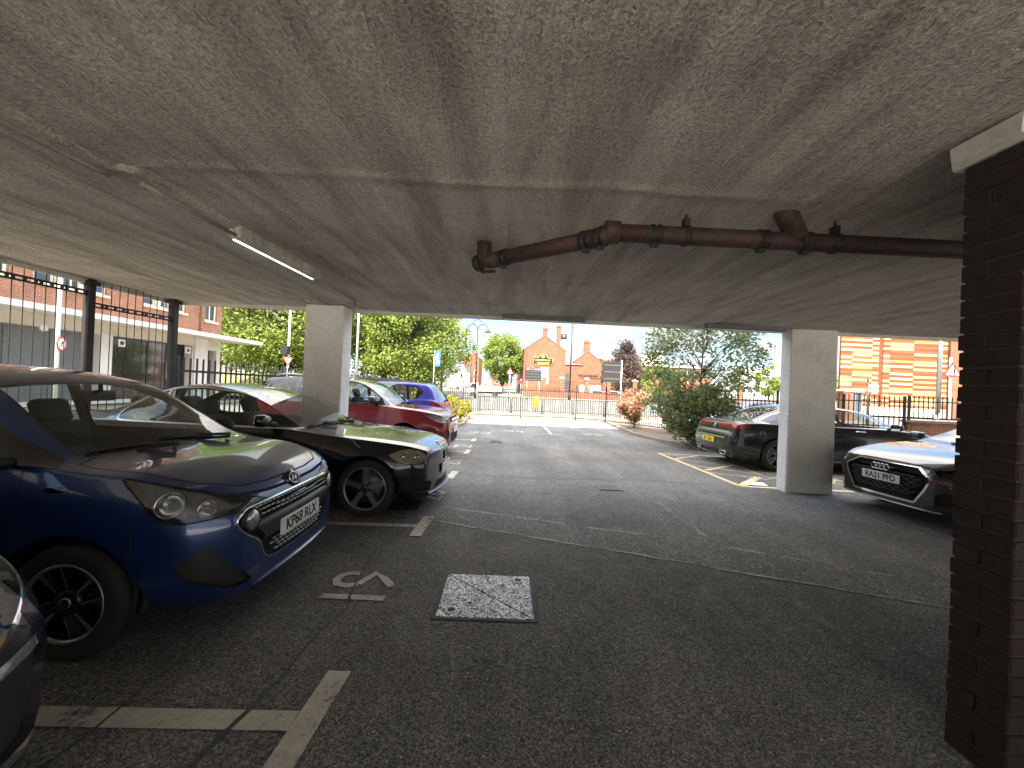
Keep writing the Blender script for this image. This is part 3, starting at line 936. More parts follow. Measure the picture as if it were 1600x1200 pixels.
# ---------------------------------------------------------------- surface materials
def asphalt(name, base, speck, bump=.6, patch=.35, fine=260., rough=.82):
    m, t, b = nt(name)
    tc = N(t, 'ShaderNodeTexCoord')
    big = N(t, 'ShaderNodeTexNoise', Scale=.55, Detail=6, Roughness=.65); t.links.new(tc.outputs['Object'], big.inputs['Vector'])
    mid = N(t, 'ShaderNodeTexNoise', Scale=9, Detail=5, Roughness=.7); t.links.new(tc.outputs['Object'], mid.inputs['Vector'])
    vor = N(t, 'ShaderNodeTexVoronoi', Scale=fine*.42); vor.feature = 'F1'; t.links.new(tc.outputs['Object'], vor.inputs['Vector'])
    vor2 = N(t, 'ShaderNodeTexVoronoi', Scale=fine*.17); t.links.new(tc.outputs['Object'], vor2.inputs['Vector'])
    sep = N(t, 'ShaderNodeSeparateColor'); t.links.new(vor.outputs['Color'], sep.inputs[0])
    sep2 = N(t, 'ShaderNodeSeparateColor'); t.links.new(vor2.outputs['Color'], sep2.inputs[0])
    r1 = ramp(t, sep.outputs[0], [(0, tuple(c*.3 for c in base)), (.5, tuple(c*.9 for c in base)), (.85, tuple(c*1.45 for c in base)), (.97, speck)])
    r2 = ramp(t, big.outputs[0], [(.3, g3(1-patch)), (.7, g3(1+patch*.6))])
    mx = N(t, 'ShaderNodeMix', data_type='RGBA', blend_type='MULTIPLY'); mx.inputs[0].default_value = 1
    t.links.new(r1.outputs[0], mx.inputs[6]); t.links.new(r2.outputs[0], mx.inputs[7])
    r3 = ramp(t, mid.outputs[0], [(.3, g3(.8)), (.7, g3(1.15))])
    lane = N(t, 'ShaderNodeMapping'); lane.inputs['Scale'].default_value = (1.6, .16, 1); t.links.new(tc.outputs['Object'], lane.inputs[0])
    ln = N(t, 'ShaderNodeTexNoise', Scale=1.1, Detail=4); t.links.new(lane.outputs[0], ln.inputs['Vector'])
    oil = N(t, 'ShaderNodeTexNoise', Scale=2.7, Detail=6, Roughness=.6, Distortion=.6); t.links.new(tc.outputs['Object'], oil.inputs['Vector'])
    r4 = ramp(t, oil.outputs[0], [(.24, g3(.45)), (.36, g3(1)), (.68, g3(1)), (.78, g3(1.25))]); r5 = ramp(t, ln.outputs[0], [(.35, g3(.86)), (.65, g3(1.14))])
    ma = N(t, 'ShaderNodeMix', data_type='RGBA', blend_type='MULTIPLY'); ma.inputs[0].default_value = 1; t.links.new(r4.outputs[0], ma.inputs[6]); t.links.new(r5.outputs[0], ma.inputs[7])
    mb = N(t, 'ShaderNodeMix', data_type='RGBA', blend_type='MULTIPLY'); mb.inputs[0].default_value = 1; t.links.new(ma.outputs[2], mb.inputs[6]); t.links.new(r3.outputs[0], mb.inputs[7])
    mx2 = N(t, 'ShaderNodeMix', data_type='RGBA', blend_type='MULTIPLY'); mx2.inputs[0].default_value = 1
    t.links.new(mx.outputs[2], mx2.inputs[6]); t.links.new(mb.outputs[2], mx2.inputs[7])
    # a few pale chips
    chip = N(t, 'ShaderNodeMath', operation='GREATER_THAN'); chip.inputs[1].default_value = .985; t.links.new(sep2.outputs[1], chip.inputs[0])
    cd = N(t, 'ShaderNodeMath', operation='LESS_THAN'); cd.inputs[1].default_value = .28; t.links.new(vor2.outputs['Distance'], cd.inputs[0])
    cm = N(t, 'ShaderNodeMath', operation='MULTIPLY'); t.links.new(chip.outputs[0], cm.inputs[0]); t.links.new(cd.outputs[0], cm.inputs[1])
    mx3 = N(t, 'ShaderNodeMix', data_type='RGBA'); t.links.new(cm.outputs[0], mx3.inputs[0]); t.links.new(mx2.outputs[2], mx3.inputs[6]); mx3.inputs[7].default_value = (.6, .58, .55, 1)
    t.links.new(mx3.outputs[2], b.inputs['Base Color'])
    b.inputs['Roughness'].default_value = rough; b.inputs['Specular IOR Level'].default_value = .35
    hgt = N(t, 'ShaderNodeMath', operation='SUBTRACT'); hgt.inputs[0].default_value = .6; t.links.new(vor.outputs['Distance'], hgt.inputs[1])
    bp = N(t, 'ShaderNodeBump', Strength=bump, Distance=.006); t.links.new(hgt.outputs[0], bp.inputs['Height']); t.links.new(bp.outputs[0], b.inputs['Normal'])
    return m

def paint_mark(name, col, worn=.45, under=(.05, .05, .05), see=False):
    """road paint, worn through to the stones"""
    m, t, b = nt(name)
    tc = N(t, 'ShaderNodeTexCoord')
    n1 = N(t, 'ShaderNodeTexNoise', Scale=30, Detail=8, Roughness=.75); t.links.new(tc.outputs['Object'], n1.inputs['Vector'])
    n2 = N(t, 'ShaderNodeTexNoise', Scale=3, Detail=4); t.links.new(tc.outputs['Object'], n2.inputs['Vector'])
    ad = N(t, 'ShaderNodeMath', operation='ADD'); t.links.new(n1.outputs[0], ad.inputs[0]); t.links.new(n2.outputs[0], ad.inputs[1])
    r = ramp(t, ad.outputs[0], [(0, under), (worn-.04, tuple(c*1.35 for c in under)), (worn+.03, tuple(c*.7 for c in col)), (min(.98, worn+.2), col)])
    r.color_ramp.elements[0].position = 0
    mr = N(t, 'ShaderNodeMapRange'); mr.inputs[2].default_value = 2; t.links.new(ad.outputs[0], mr.inputs[0]); t.links.new(mr.outputs[0], r.inputs[0])
    t.links.new(r.outputs[0], b.inputs['Base Color']); b.inputs['Roughness'].default_value = .7
    if see:                                   # rubbed away to the stones in places
        al = ramp(t, mr.outputs[0], [(0, g3(0)), (worn-.06, g3(0)), (worn+.10, g3(.75))]); t.links.new(al.outputs[0], b.inputs['Alpha'])
    v = N(t, 'ShaderNodeTexVoronoi', Scale=110); t.links.new(tc.outputs['Object'], v.inputs['Vector'])
    bp = N(t, 'ShaderNodeBump', Strength=.25, Distance=.004); t.links.new(v.outputs['Distance'], bp.inputs['Height']); t.links.new(bp.outputs[0], b.inputs['Normal'])
    return m

def brick_mat(name, c1, c2, mortar, w=.225, h=.075, rough=.85, bump=.4, var=.35):
    m, t, b = nt(name)
    tc = N(t, 'ShaderNodeTexCoord'); s = N(t, 'ShaderNodeSeparateXYZ'); t.links.new(tc.outputs['Object'], s.inputs[0])
    ad = N(t, 'ShaderNodeMath', operation='ADD'); t.links.new(s.outputs[0], ad.inputs[0]); t.links.new(s.outputs[1], ad.inputs[1])
    cb = N(t, 'ShaderNodeCombineXYZ'); t.links.new(ad.outputs[0], cb.inputs[0]); t.links.new(s.outputs[2], cb.inputs[1])
    br = N(t, 'ShaderNodeTexBrick'); br.inputs['Scale'].default_value = 1; br.inputs['Brick Width'].default_value = w; br.inputs['Row Height'].default_value = h
    br.inputs['Mortar Size'].default_value = .010; br.inputs['Color1'].default_value = (*c1, 1); br.inputs['Color2'].default_value = (*c2, 1); br.inputs['Mortar'].default_value = (*mortar, 1)
    br.inputs['Bias'].default_value = -.1
    t.links.new(cb.outputs[0], br.inputs['Vector'])
    n1 = N(t, 'ShaderNodeTexNoise', Scale=1.3, Detail=6, Roughness=.65); t.links.new(tc.outputs['Object'], n1.inputs['Vector'])
    r = ramp(t, n1.outputs[0], [(.3, g3(1-var)), (.7, g3(1+var*.4))])
    mx = N(t, 'ShaderNodeMix', data_type='RGBA', blend_type='MULTIPLY'); mx.inputs[0].default_value = 1
    t.links.new(br.outputs[0], mx.inputs[6]); t.links.new(r.outputs[0], mx.inputs[7]); t.links.new(mx.outputs[2], b.inputs['Base Color'])
    b.inputs['Roughness'].default_value = rough
    bp = N(t, 'ShaderNodeBump', Strength=bump, Distance=.008, invert=True); t.links.new(br.outputs['Fac'], bp.inputs['Height']); t.links.new(bp.outputs[0], b.inputs['Normal'])
    return m

def ceiling_mat():
    m, t, b = nt('sprayed_concrete')
    tc = N(t, 'ShaderNodeTexCoord')
    mp = N(t, 'ShaderNodeMapping'); mp.inputs['Scale'].default_value = (3.4, .42, 1); t.links.new(tc.outputs['Object'], mp.inputs[0])
    st = N(t, 'ShaderNodeTexNoise', Scale=1.5, Detail=6, Roughness=.62, Distortion=.3); t.links.new(mp.outputs[0], st.inputs['Vector'])
    mp2 = N(t, 'ShaderNodeMapping'); mp2.inputs['Scale'].default_value = (.5, 2.2, 1); t.links.new(tc.outputs['Object'], mp2.inputs[0])
    st2 = N(t, 'ShaderNodeTexNoise', Scale=1.3, Detail=5, Roughness=.6, Distortion=.4); t.links.new(mp2.outputs[0], st2.inputs['Vector'])
    gr = N(t, 'ShaderNodeTexNoise', Scale=64, Detail=5, Roughness=.62); t.links.new(tc.outputs['Object'], gr.inputs['Vector'])
    r1 = ramp(t, st.outputs[0], [(.34, (.54, .505, .44)), (.5, (.76, .72, .64)), (.66, (.93, .89, .81))])
    r2 = ramp(t, st2.outputs[0], [(.3, g3(.88)), (.7, g3(1.08))])
    mx = N(t, 'ShaderNodeMix', data_type='RGBA', blend_type='MULTIPLY'); mx.inputs[0].default_value = 1; t.links.new(r1.outputs[0], mx.inputs[6]); t.links.new(r2.outputs[0], mx.inputs[7])
    r3 = ramp(t, gr.outputs[0], [(.36, g3(.60)), (.64, g3(1.18))])
    mx2 = N(t, 'ShaderNodeMix', data_type='RGBA', blend_type='MULTIPLY'); mx2.inputs[0].default_value = .8; t.links.new(mx.outputs[2], mx2.inputs[6]); t.links.new(r3.outputs[0], mx2.inputs[7])
    t.links.new(mx2.outputs[2], b.inputs['Base Color']); b.inputs['Roughness'].default_value = .92; b.inputs['Specular IOR Level'].default_value = .2
    b1 = N(t, 'ShaderNodeBump', Strength=1, Distance=.045); t.links.new(gr.outputs[0], b1.inputs['Height'])
    b2 = N(t, 'ShaderNodeBump', Strength=.7, Distance=.16); t.links.new(st.outputs[0], b2.inputs['Height']); t.links.new(b1.outputs[0], b2.inputs['Normal'])
    b3 = N(t, 'ShaderNodeBump', Strength=.35, Distance=.10); t.links.new(st2.outputs[0], b3.inputs['Height']); t.links.new(b2.outputs[0], b3.inputs['Normal'])
    t.links.new(b3.outputs[0], b.inputs['Normal'])
    return m

def stained(name, col, stain, scale=2.2, rough=.8, bump=.25):
    """painted concrete with stains and scuffs"""
    m, t, b = nt(name)
    tc = N(t, 'ShaderNodeTexCoord')
    n1 = N(t, 'ShaderNodeTexNoise', Scale=scale, Detail=8, Roughness=.7); t.links.new(tc.outputs['Object'], n1.inputs['Vector'])
    n2 = N(t, 'ShaderNodeTexNoise', Scale=26, Detail=6, Roughness=.7); t.links.new(tc.outputs['Object'], n2.inputs['Vector'])
    r = ramp(t, n1.outputs[0], [(.25, stain), (.5, tuple(c*.93 for c in col)), (.75, col)])
    r2 = ramp(t, n2.outputs[0], [(.3, g3(.86)), (.62, g3(1.04))])
    mx = N(t, 'ShaderNodeMix', data_type='RGBA', blend_type='MULTIPLY'); mx.inputs[0].default_value = 1; t.links.new(r.outputs[0], mx.inputs[6]); t.links.new(r2.outputs[0], mx.inputs[7])
    mp = N(t, 'ShaderNodeMapping'); mp.inputs['Scale'].default_value = (3, 3, 16); t.links.new(tc.outputs['Object'], mp.inputs[0])
    n3 = N(t, 'ShaderNodeTexNoise', Scale=2.2, Detail=7, Roughness=.7); t.links.new(mp.outputs[0], n3.inputs['Vector'])
    r3 = ramp(t, n3.outputs[0], [(.30, g3(.62)), (.38, g3(.97)), (.70, g3(1)), (.78, g3(1.08))])
    mx3 = N(t, 'ShaderNodeMix', data_type='RGBA', blend_type='MULTIPLY'); mx3.inputs[0].default_value = 1; t.links.new(mx.outputs[2], mx3.inputs[6]); t.links.new(r3.outputs[0], mx3.inputs[7])
    t.links.new(mx3.outputs[2], b.inputs['Base Color']); b.inputs['Roughness'].default_value = rough
    bp = N(t, 'ShaderNodeBump', Strength=bump, Distance=.008); t.links.new(n2.outputs[0], bp.inputs['Height']); t.links.new(bp.outputs[0], b.inputs['Normal'])
    return m

def leaf_mat(name, cols, trans=.35):
    m, t, b = nt(name)
    t.nodes.remove(b); out = t.nodes['Material Output']
    g = N(t, 'ShaderNodeNewGeometry')
    r = ramp(t, g.outputs['Random Per Island'], [(i/(len(cols)-1), c) for i, c in enumerate(cols)])
    d = N(t, 'ShaderNodeBsdfDiffuse'); tr = N(t, 'ShaderNodeBsdfTranslucent'); mx = N(t, 'ShaderNodeMixShader'); mx.inputs[0].default_value = trans
    t.links.new(r.outputs[0], d.inputs[0]); t.links.new(r.outputs[0], tr.inputs[0]); t.links.new(d.outputs[0], mx.inputs[1]); t.links.new(tr.outputs[0], mx.inputs[2]); t.links.new(mx.outputs[0], out.inputs[0])
    return m

M['asphalt'] = asphalt('asphalt', (.185, .179, .165), (.36, .35, .33), 1, .35, 330.)
M['asphalt_old'] = asphalt('asphalt_old', (.17, .167, .16), (.36, .36, .34), .6, .2)
M['road'] = asphalt('road_tarmac', (.14, .135, .128), (.26, .26, .25), .3, .2, 90)
M['paving'] = pbr('paving', (.24, .20, .155), .85, var=.2, scale=1.5, bump=.2, bscale=30)
M['kerb'] = pbr('kerb_stone', (.26, .22, .17), .85, var=.2, scale=4, bump=.3, bscale=60)
M['paint'] = paint_mark('worn_white_paint', (.68, .635, .53), .43)
M['paint_old'] = paint_mark('faded_paint', (.40, .39, .37), .50, (.2, .2, .19), True)
M['paint_yellow'] = paint_mark('worn_yellow_paint', (.74, .58, .30), .36)
M['seam'] = pbr('seam_tar', (.08, .08, .078), .75, var=.4, scale=30)
M['seam_pale'] = paint_mark('pale_seam', (.52, .52, .51), .44, (.2, .2, .2), True)
M['soil'] = pbr('bark_soil', (.15, .11, .07), .95, var=.5, scale=14, bump=1, bscale=40)
M['grass'] = pbr('grass', (.15, .14, .05), .95, var=.35, scale=3, bump=.8, bscale=60)
M['concrete'] = stained('painted_concrete', (.82, .80, .75), (.55, .52, .46), 1.6)
M['spall'] = stained('pale_concrete', (.66, .64, .58), (.4, .37, .32), 6)
M['ceiling'] = ceiling_mat()
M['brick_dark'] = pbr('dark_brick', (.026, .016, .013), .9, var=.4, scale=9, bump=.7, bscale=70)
M['mortar'] = pbr('mortar', (.06, .05, .042), .95, var=.2, scale=30, bump=.5, bscale=150)
M['brick'] = brick_mat('red_brick', (.22, .066, .030), (.165, .046, .022), (.22, .125, .08))
M['brick_left'] = brick_mat('brown_brick', (.33, .125, .07), (.25, .09, .05), (.33, .25, .18))
M['metal_black'] = pbr('black_fence_paint', (.022, .022, .022), .45, var=.3)
M['metal_grey'] = pbr('grey_steel', (.20, .20, .20), .45, .6, var=.15)
M['galv'] = pbr('galvanised_steel', (.50, .51, .52), .45, .6, var=.15, scale=14)
M['white_paint'] = pbr('white_render', (.70, .68, .63), .7, var=.06, scale=2)
M['cream'] = pbr('cream_render', (.60, .55, .45), .75, var=.08, scale=2)
M['shop_dark'] = pbr('dark_shopfront', (.018, .02, .022), .08, coat=.3, var=.3)
M['shutter'] = pbr('shutter', (.16, .17, .17), .5, .3)
M['pipe'] = pbr('iron_pipe', (.048, .024, .019), .7, var=.55, scale=22, bump=.25, bscale=60)
M['dark_iron'] = pbr('dark_iron', (.03, .027, .025), .6, .4, var=.3)
M['slate'] = pbr('slate', (.10, .10, .11), .7, var=.25, scale=5)
M['yellow'] = pbr('yellow_plastic', (.78, .62, .02), .45)
M['blue_sign'] = pbr('blue_sign', (.03, .16, .55), .4)
M['red_sign'] = pbr('red_sign', (.62, .03, .035), .4)
M['pink'] = pbr('pink_print', (.72, .02, .22), .45)
M['sign_black'] = pbr('sign_black', (.02, .02, .018), .4)
M['gold'] = pbr('gold_print', (.62, .45, .12), .45)
M['sign_back'] = pbr('sign_back', (.022, .023, .025), .55, .2, var=.15)
M['bark'] = pbr('bark', (.085, .066, .05), .95, var=.35, scale=12, bump=.8, bscale=40)
M['terra'] = pbr('terracotta', (.42, .17, .09), .8)
M['clad'] = [pbr('cladding_cream', (.37, .275, .135), .5, var=.06), pbr('cladding_yellow', (.31, .17, .06), .5, var=.06), pbr('cladding_orange', (.19, .06, .02), .5, var=.08), pbr('cladding_rust', (.13, .035, .014), .5, var=.05)]
M['lamp_lit'] = None
def emis(name, col, st):
    m, t, b = nt(name); b.inputs['Base Color'].default_value = (*col, 1); b.inputs['Emission Color'].default_value = (*col, 1); b.inputs['Emission Strength'].default_value = st; return m
M['lamp_lit'] = emis('fluorescent_tube', (1, .97, .9), .22)

# ---------------------------------------------------------------- ground
def ground():
    ys = [-60, -20, 0, 10, 21, 24, 30, 45, 60, 72, 85, 110, 140, 250, 400, 900, 1500]
    def sheet(name, x0, x1, y0, y1, mat, dz, nx=2):
        yy = sorted({y0, y1} | {y for y in ys if y0 < y < y1}); xx = np.linspace(x0, x1, nx)
        v = [(x, y, gnd(x, y)+dz) for y in yy for x in xx]
        f = [(j*nx+i, j*nx+i+1, (j+1)*nx+i+1, (j+1)*nx+i) for j in range(len(yy)-1) for i in range(nx-1)]
        b = MB(); b.add(v, f); return struct(b.build(name, mat))
    sheet('ground', -900, 900, -60, 1500, pbr('far_ground', (.22, .2, .15), .95, var=.25, scale=.05), -.03)
    sheet('car_park_asphalt', -5.9, 16, -14, 20.9, M['asphalt'], 0)
    sheet('pavement', -60, 60, 21.1, 24.9, M['paving'], .004)
    sheet('unseen_bounce_sheet', -60, 60, -59, -3.4, pbr('bounce_sheet_pale', (.40, .385, .36), .9, var=.15), .012)  # unseen pale sheet added behind the camera to bounce sun onto the ceiling
    sheet('road', -80, 90, 25.0, 56, M['road'], 0)
    sheet('side_road', -16.2, -7.3, -40, 25.0, M['road'], .004)
    sheet('street_road', -12.5, -1.2, 56, 330, M['road'], .004)
    sheet('pavement', -5.9, -7.2, -40, 21.1, M['paving'], .008)
    sheet('pavement', -18, -16.3, -40, 24.9, M['paving'], .06)
    sheet('pavement', -1.1, 60, 56.1, 62, M['paving'], .05)
    b = MB(); xs = np.linspace(-42, -11.5, 12)
    for (ya, za, yb, zb) in ((27, .05, 33, .35), (33, .35, 46, 1.75), (46, 1.75, 60, 1.9)):
        for xa, xb in zip(xs[:-1], xs[1:]): b.quad((xa, ya, za), (xb, ya, za), (xb, yb, zb), (xa, yb, zb))
    struct(b.build('grass_bank', M['grass']))
    # the paler far bays past the shade, soil beds and kerbs
    b = MB()
    for pts in ([(4.95, 19.6), (4.60, 14.4), (4.9, 12.3), (5.45, 10.9), (6.3, 10.2), (8.2, 10.0), (8.7, 12.6), (8.2, 14.2), (5.4, 20.2)], [(-2.25, 20.4), (-1.95, 15.2), (-2.3, 13.6), (-5.2, 13.4), (-5.2, 20.4)]):
        n = len(pts); cx = sum(p[0] for p in pts)/n; cy = sum(p[1] for p in pts)/n
        b.add([(x, y, gnd(x, y)+.07) for x, y in pts]+[(cx, cy, gnd(cx, cy)+.14)], [(i, (i+1) % n, n) for i in range(n)])
    struct(b.build('planting_bed_soil', M['soil']))
    def kerb(pts, w=.13, h=.11):
        b = MB()
        for a, c in zip(pts[:-1], pts[1:]):
            d = Vector((c[0]-a[0], c[1]-a[1], 0)); L = d.length; k = max(1, int(L/.9)); u = d/L; nn = Vector((-u.y, u.x, 0))*w/2
            for i in range(k):
                p = Vector((a[0], a[1], 0))+u*(L*i/k+.006); q = Vector((a[0], a[1], 0))+u*(L*(i+1)/k-.006)
                z0, z1 = gnd(p.x, p.y), gnd(q.x, q.y)
                vs = []
                for (s, zz, sh) in ((p, z0, 1), (q, z1, 1)):
                    vs += [s-nn+Vector((0, 0, zz-.02)), s+nn+Vector((0, 0, zz-.02)), s+nn*.86+Vector((0, 0, zz+h)), s-nn*.86+Vector((0, 0, zz+h))]
                b.add(vs, [(0, 1, 5, 4), (1, 2, 6, 5), (2, 3, 7, 6), (3, 0, 4, 7), (0, 3, 2, 1), (4, 5, 6, 7)])
        return struct(b.build('kerb', M['kerb']))
    kerb([(4.98, 19.9), (4.60, 14.4), (4.9, 12.3), (5.45, 10.9), (6.3, 10.2), (8.2, 10.0)])
    kerb([(-2.2, 20.3), (-1.9, 15.2), (-2.3, 13.6), (-5.2, 13.4)])
    kerb([(-5.9, -14), (-5.9, 20.9)], .15, .12)
    kerb([(-40, 25), (60, 25)], .15, .1); kerb([(-1.1, 56.05), (60, 56.05)], .15, .1)
ground()

def flat(name, polys, mat, dz=.004):
    b = MB()
    for p in polys:
        ar = sum(p[i][0]*p[(i+1) % len(p)][1]-p[(i+1) % len(p)][0]*p[i][1] for i in range(len(p)))
        if ar < 0: p = p[::-1]
        b.add([(x, y, gnd(x, y)+dz) for x, y in p], [tuple(range(len(p)))])
    return struct(b.build(name, mat))
def ribbon(pts, w, jag=0., seg=.12):
    """quads along a path with slightly uneven edges"""
    out = []; P = []
    for a, c in zip(pts[:-1], pts[1:]):
        L = math.hypot(c[0]-a[0], c[1]-a[1]); k = max(1, int(L/seg)) if jag else 1
        for i in range(k): P.append((a[0]+(c[0]-a[0])*i/k, a[1]+(c[1]-a[1])*i/k))
    P.append(pts[-1]); L_ = []; R_ = []
    for i, p in enumerate(P):
        a = P[max(0, i-1)]; c = P[min(len(P)-1, i+1)]; l = math.hypot(c[0]-a[0], c[1]-a[1]) or 1
        nx, ny = -(c[1]-a[1])/l, (c[0]-a[0])/l
        o = rnd.uniform(-jag, jag); w1 = w/2*(1+rnd.uniform(-1, 1)*(.5 if jag else 0)); w2 = w/2*(1+rnd.uniform(-1, 1)*(.5 if jag else 0))
        L_.append((p[0]+nx*(w1+o), p[1]+ny*(w1+o))); R_.append((p[0]+nx*(o-w2), p[1]+ny*(o-w2)))
    for i in range(len(P)-1): out.append([R_[i], R_[i+1], L_[i+1], L_[i]])
    return out
# bay lines with a cross-bar at the aisle end
for k, (y0, x1) in enumerate(((1.655, -.82), (4.03, -.885), (6.45, -.94), (8.90, -.98), (11.05, -1.03))):
    y2 = y0-.06
    flat('bay_line', ribbon([(-5.0, y2-.05), (x1-.055, y0)], .085 if k else .10), M['paint'])
    flat('bay_line', [[(x1-.055, y0-.29), (x1+.06, y0-.29), (x1+.07, y0+.29), (x1-.045, y0+.29)]], M['paint'], .008)
flat('bay_line', ribbon([(1.42, 20.3), (1.45, 13.5)], .10), M['paint'])
flat('bay_line', ribbon([(1.08, 13.42), (1.80, 13.47)], .10), M['paint'], .008)
DIG = {'1': [[(.28, 0), (.28, 1)]], '0': [[(.28+.24*math.cos(a), .5+.46*math.sin(a)) for a in [2*PI*k/16 for k in range(17)]]],
       '2': [[(.04, .78), (.12, .94), (.3, .98), (.48, .88), (.52, .7), (.4, .48), (.05, .05), (.54, .05)]],
       '3': [[(.06, .85), (.2, .97), (.4, .95), (.5, .8), (.44, .6), (.26, .53), (.46, .46), (.53, .28), (.42, .08), (.22, .03), (.05, .14)]],
       '4': [[(.38, 0), (.38, .98), (.04, .32), (.55, .32)]], '5': [[(.5, .96), (.12, .96), (.08, .55), (.3, .62), (.5, .5), (.53, .28), (.4, .06), (.2, .03), (.04, .14)]],
       '9': [[(.10, .57), (.03, .72), (.07, .90), (.24, .98), (.42, .94), (.51, .80), (.50, .62)], [(.10, .57), (.53, .40), (.34, .20), (.06, 0)]]}
def bay_number(txt, x, y, ang, h=.44, sx=.62, wd=.055):
    """painted digits; (x, y) is the foot of the first digit, ang the reading direction"""
    polys = []; ca, sa = math.cos(ang), math.sin(ang)
    for i, ch in enumerate(txt):
        for st in DIG[ch]:
            pts = [((px*sx+i*.62*sx)*h/.62*.9, py*h) for px, py in st]
            w = [(x+px*ca-py*sa, y+px*sa+py*ca) for px, py in pts]
            polys += ribbon(w, wd)
    return flat('bay_number', polys, M['paint'], .005)
bay_number('19', -.81, 2.52, PI/2, .44, .62, .06)
bay_number('20', -.86, 4.98, PI/2, .44); bay_number('21', -.95, 7.38, PI/2, .44); bay_number('22', -.96, 9.55, PI/2, .44)
bay_number('23', -1.42, 12.75, 0, .5, .9, .06); bay_number('24', -.22, 13.6, 0, .5, .9, .06); bay_number('25', 2.6, 13.65, 0, .5, .9, .06)
# yellow cross-hatched strip round the accessible bays
hz = []
H0, H1 = (3.87, 10.0), (3.95, 6.53)
hz += ribbon([H0, (3.93, 8.3), H1], .09)+ribbon([H1, (4.6, 6.50), (6.6, 6.48), (10, 6.4)], .08)+ribbon([(3.9, 9.95), (5.02, 9.85), (9.8, 9.75)], .07)
hz += ribbon([(5.02, 9.85), (5.05, 8.3), (4.98, 7.35), (9.8, 7.3)], .07)+ribbon([H1, (4.80, 7.38)], .13)+ribbon([(4.04, 7.87), (5.0, 8.6)], .10)+ribbon([(4.0, 9.2), (4.85, 9.85)], .08)
hz += ribbon([(5.3, 6.5), (6.4, 7.55)], .12)+ribbon([(7.3, 6.5), (8.3, 7.3)], .1)
flat('hatched_marking', hz, M['paint_yellow'])
hw = []
for (a, c) in (((3.95, 9.1), (5.05, 8.35)), ((3.93, 8.35), (5.0, 7.6)), ((3.95, 7.6), (5.2, 7.0)), ((5.4, 7.2), (6.6, 6.9)), ((6.6, 7.2), (8.0, 6.6)), ((3.9, 9.75), (5.0, 9.2))): hw += ribbon([a, c], .05)
flat('hatched_marking', hw, M['paint'], .009)
# repaired trench, tar seams, cracks and faded lines
tr0, tr1 = [(-1.3, 4.86), (-.62, 4.66), (2.0, 3.87), (3.7, 3.16), (6.5, 2.0)], [(-1.3, 4.38), (-1.08, 4.30), (1.74, 3.35), (3.3, 2.80), (6.5, 1.5)]
flat('asphalt_patch', [[tr0[i], tr0[i+1], tr1[min(i+1, 4)], tr1[i]] for i in range(4)], M['asphalt_old'], .003)
flat('asphalt_seam', ribbon(tr0, .035, .012)+ribbon(tr1, .03, .012), M['seam_pale'], .006)
flat('asphalt_seam', ribbon([(-2.0, .9), (-1.66, 1.45), (-1.62, 2.6), (-1.85, 4.0), (-2.2, 5.2)], .012, .012)+ribbon([(-1.16, 1.2), (-1.02, 2.5), (-1.15, 3.3), (-.86, 4.75), (-.9, 6)], .018, .016)
     + ribbon([(-.8, 6.6), (.5, 6.45), (2.2, 6.7), (3.6, 6.5)], .02, .02)+ribbon([(-.9, 8.6), (1.0, 8.4), (3.2, 8.7)], .016, .02)+ribbon([(2.9, 3.4), (2.95, 2.95)], .012, .01), M['seam'], .005)
flat('faded_line', ribbon([(2.07, 5.5), (2.11, 3.85)], .07, .0)+ribbon([(2.12, 3.1), (2.14, 1.75)], .09, .012)+ribbon([(4.82, 5.95), (4.77, 4.1)], .06, .01), M['paint_old'], .007)

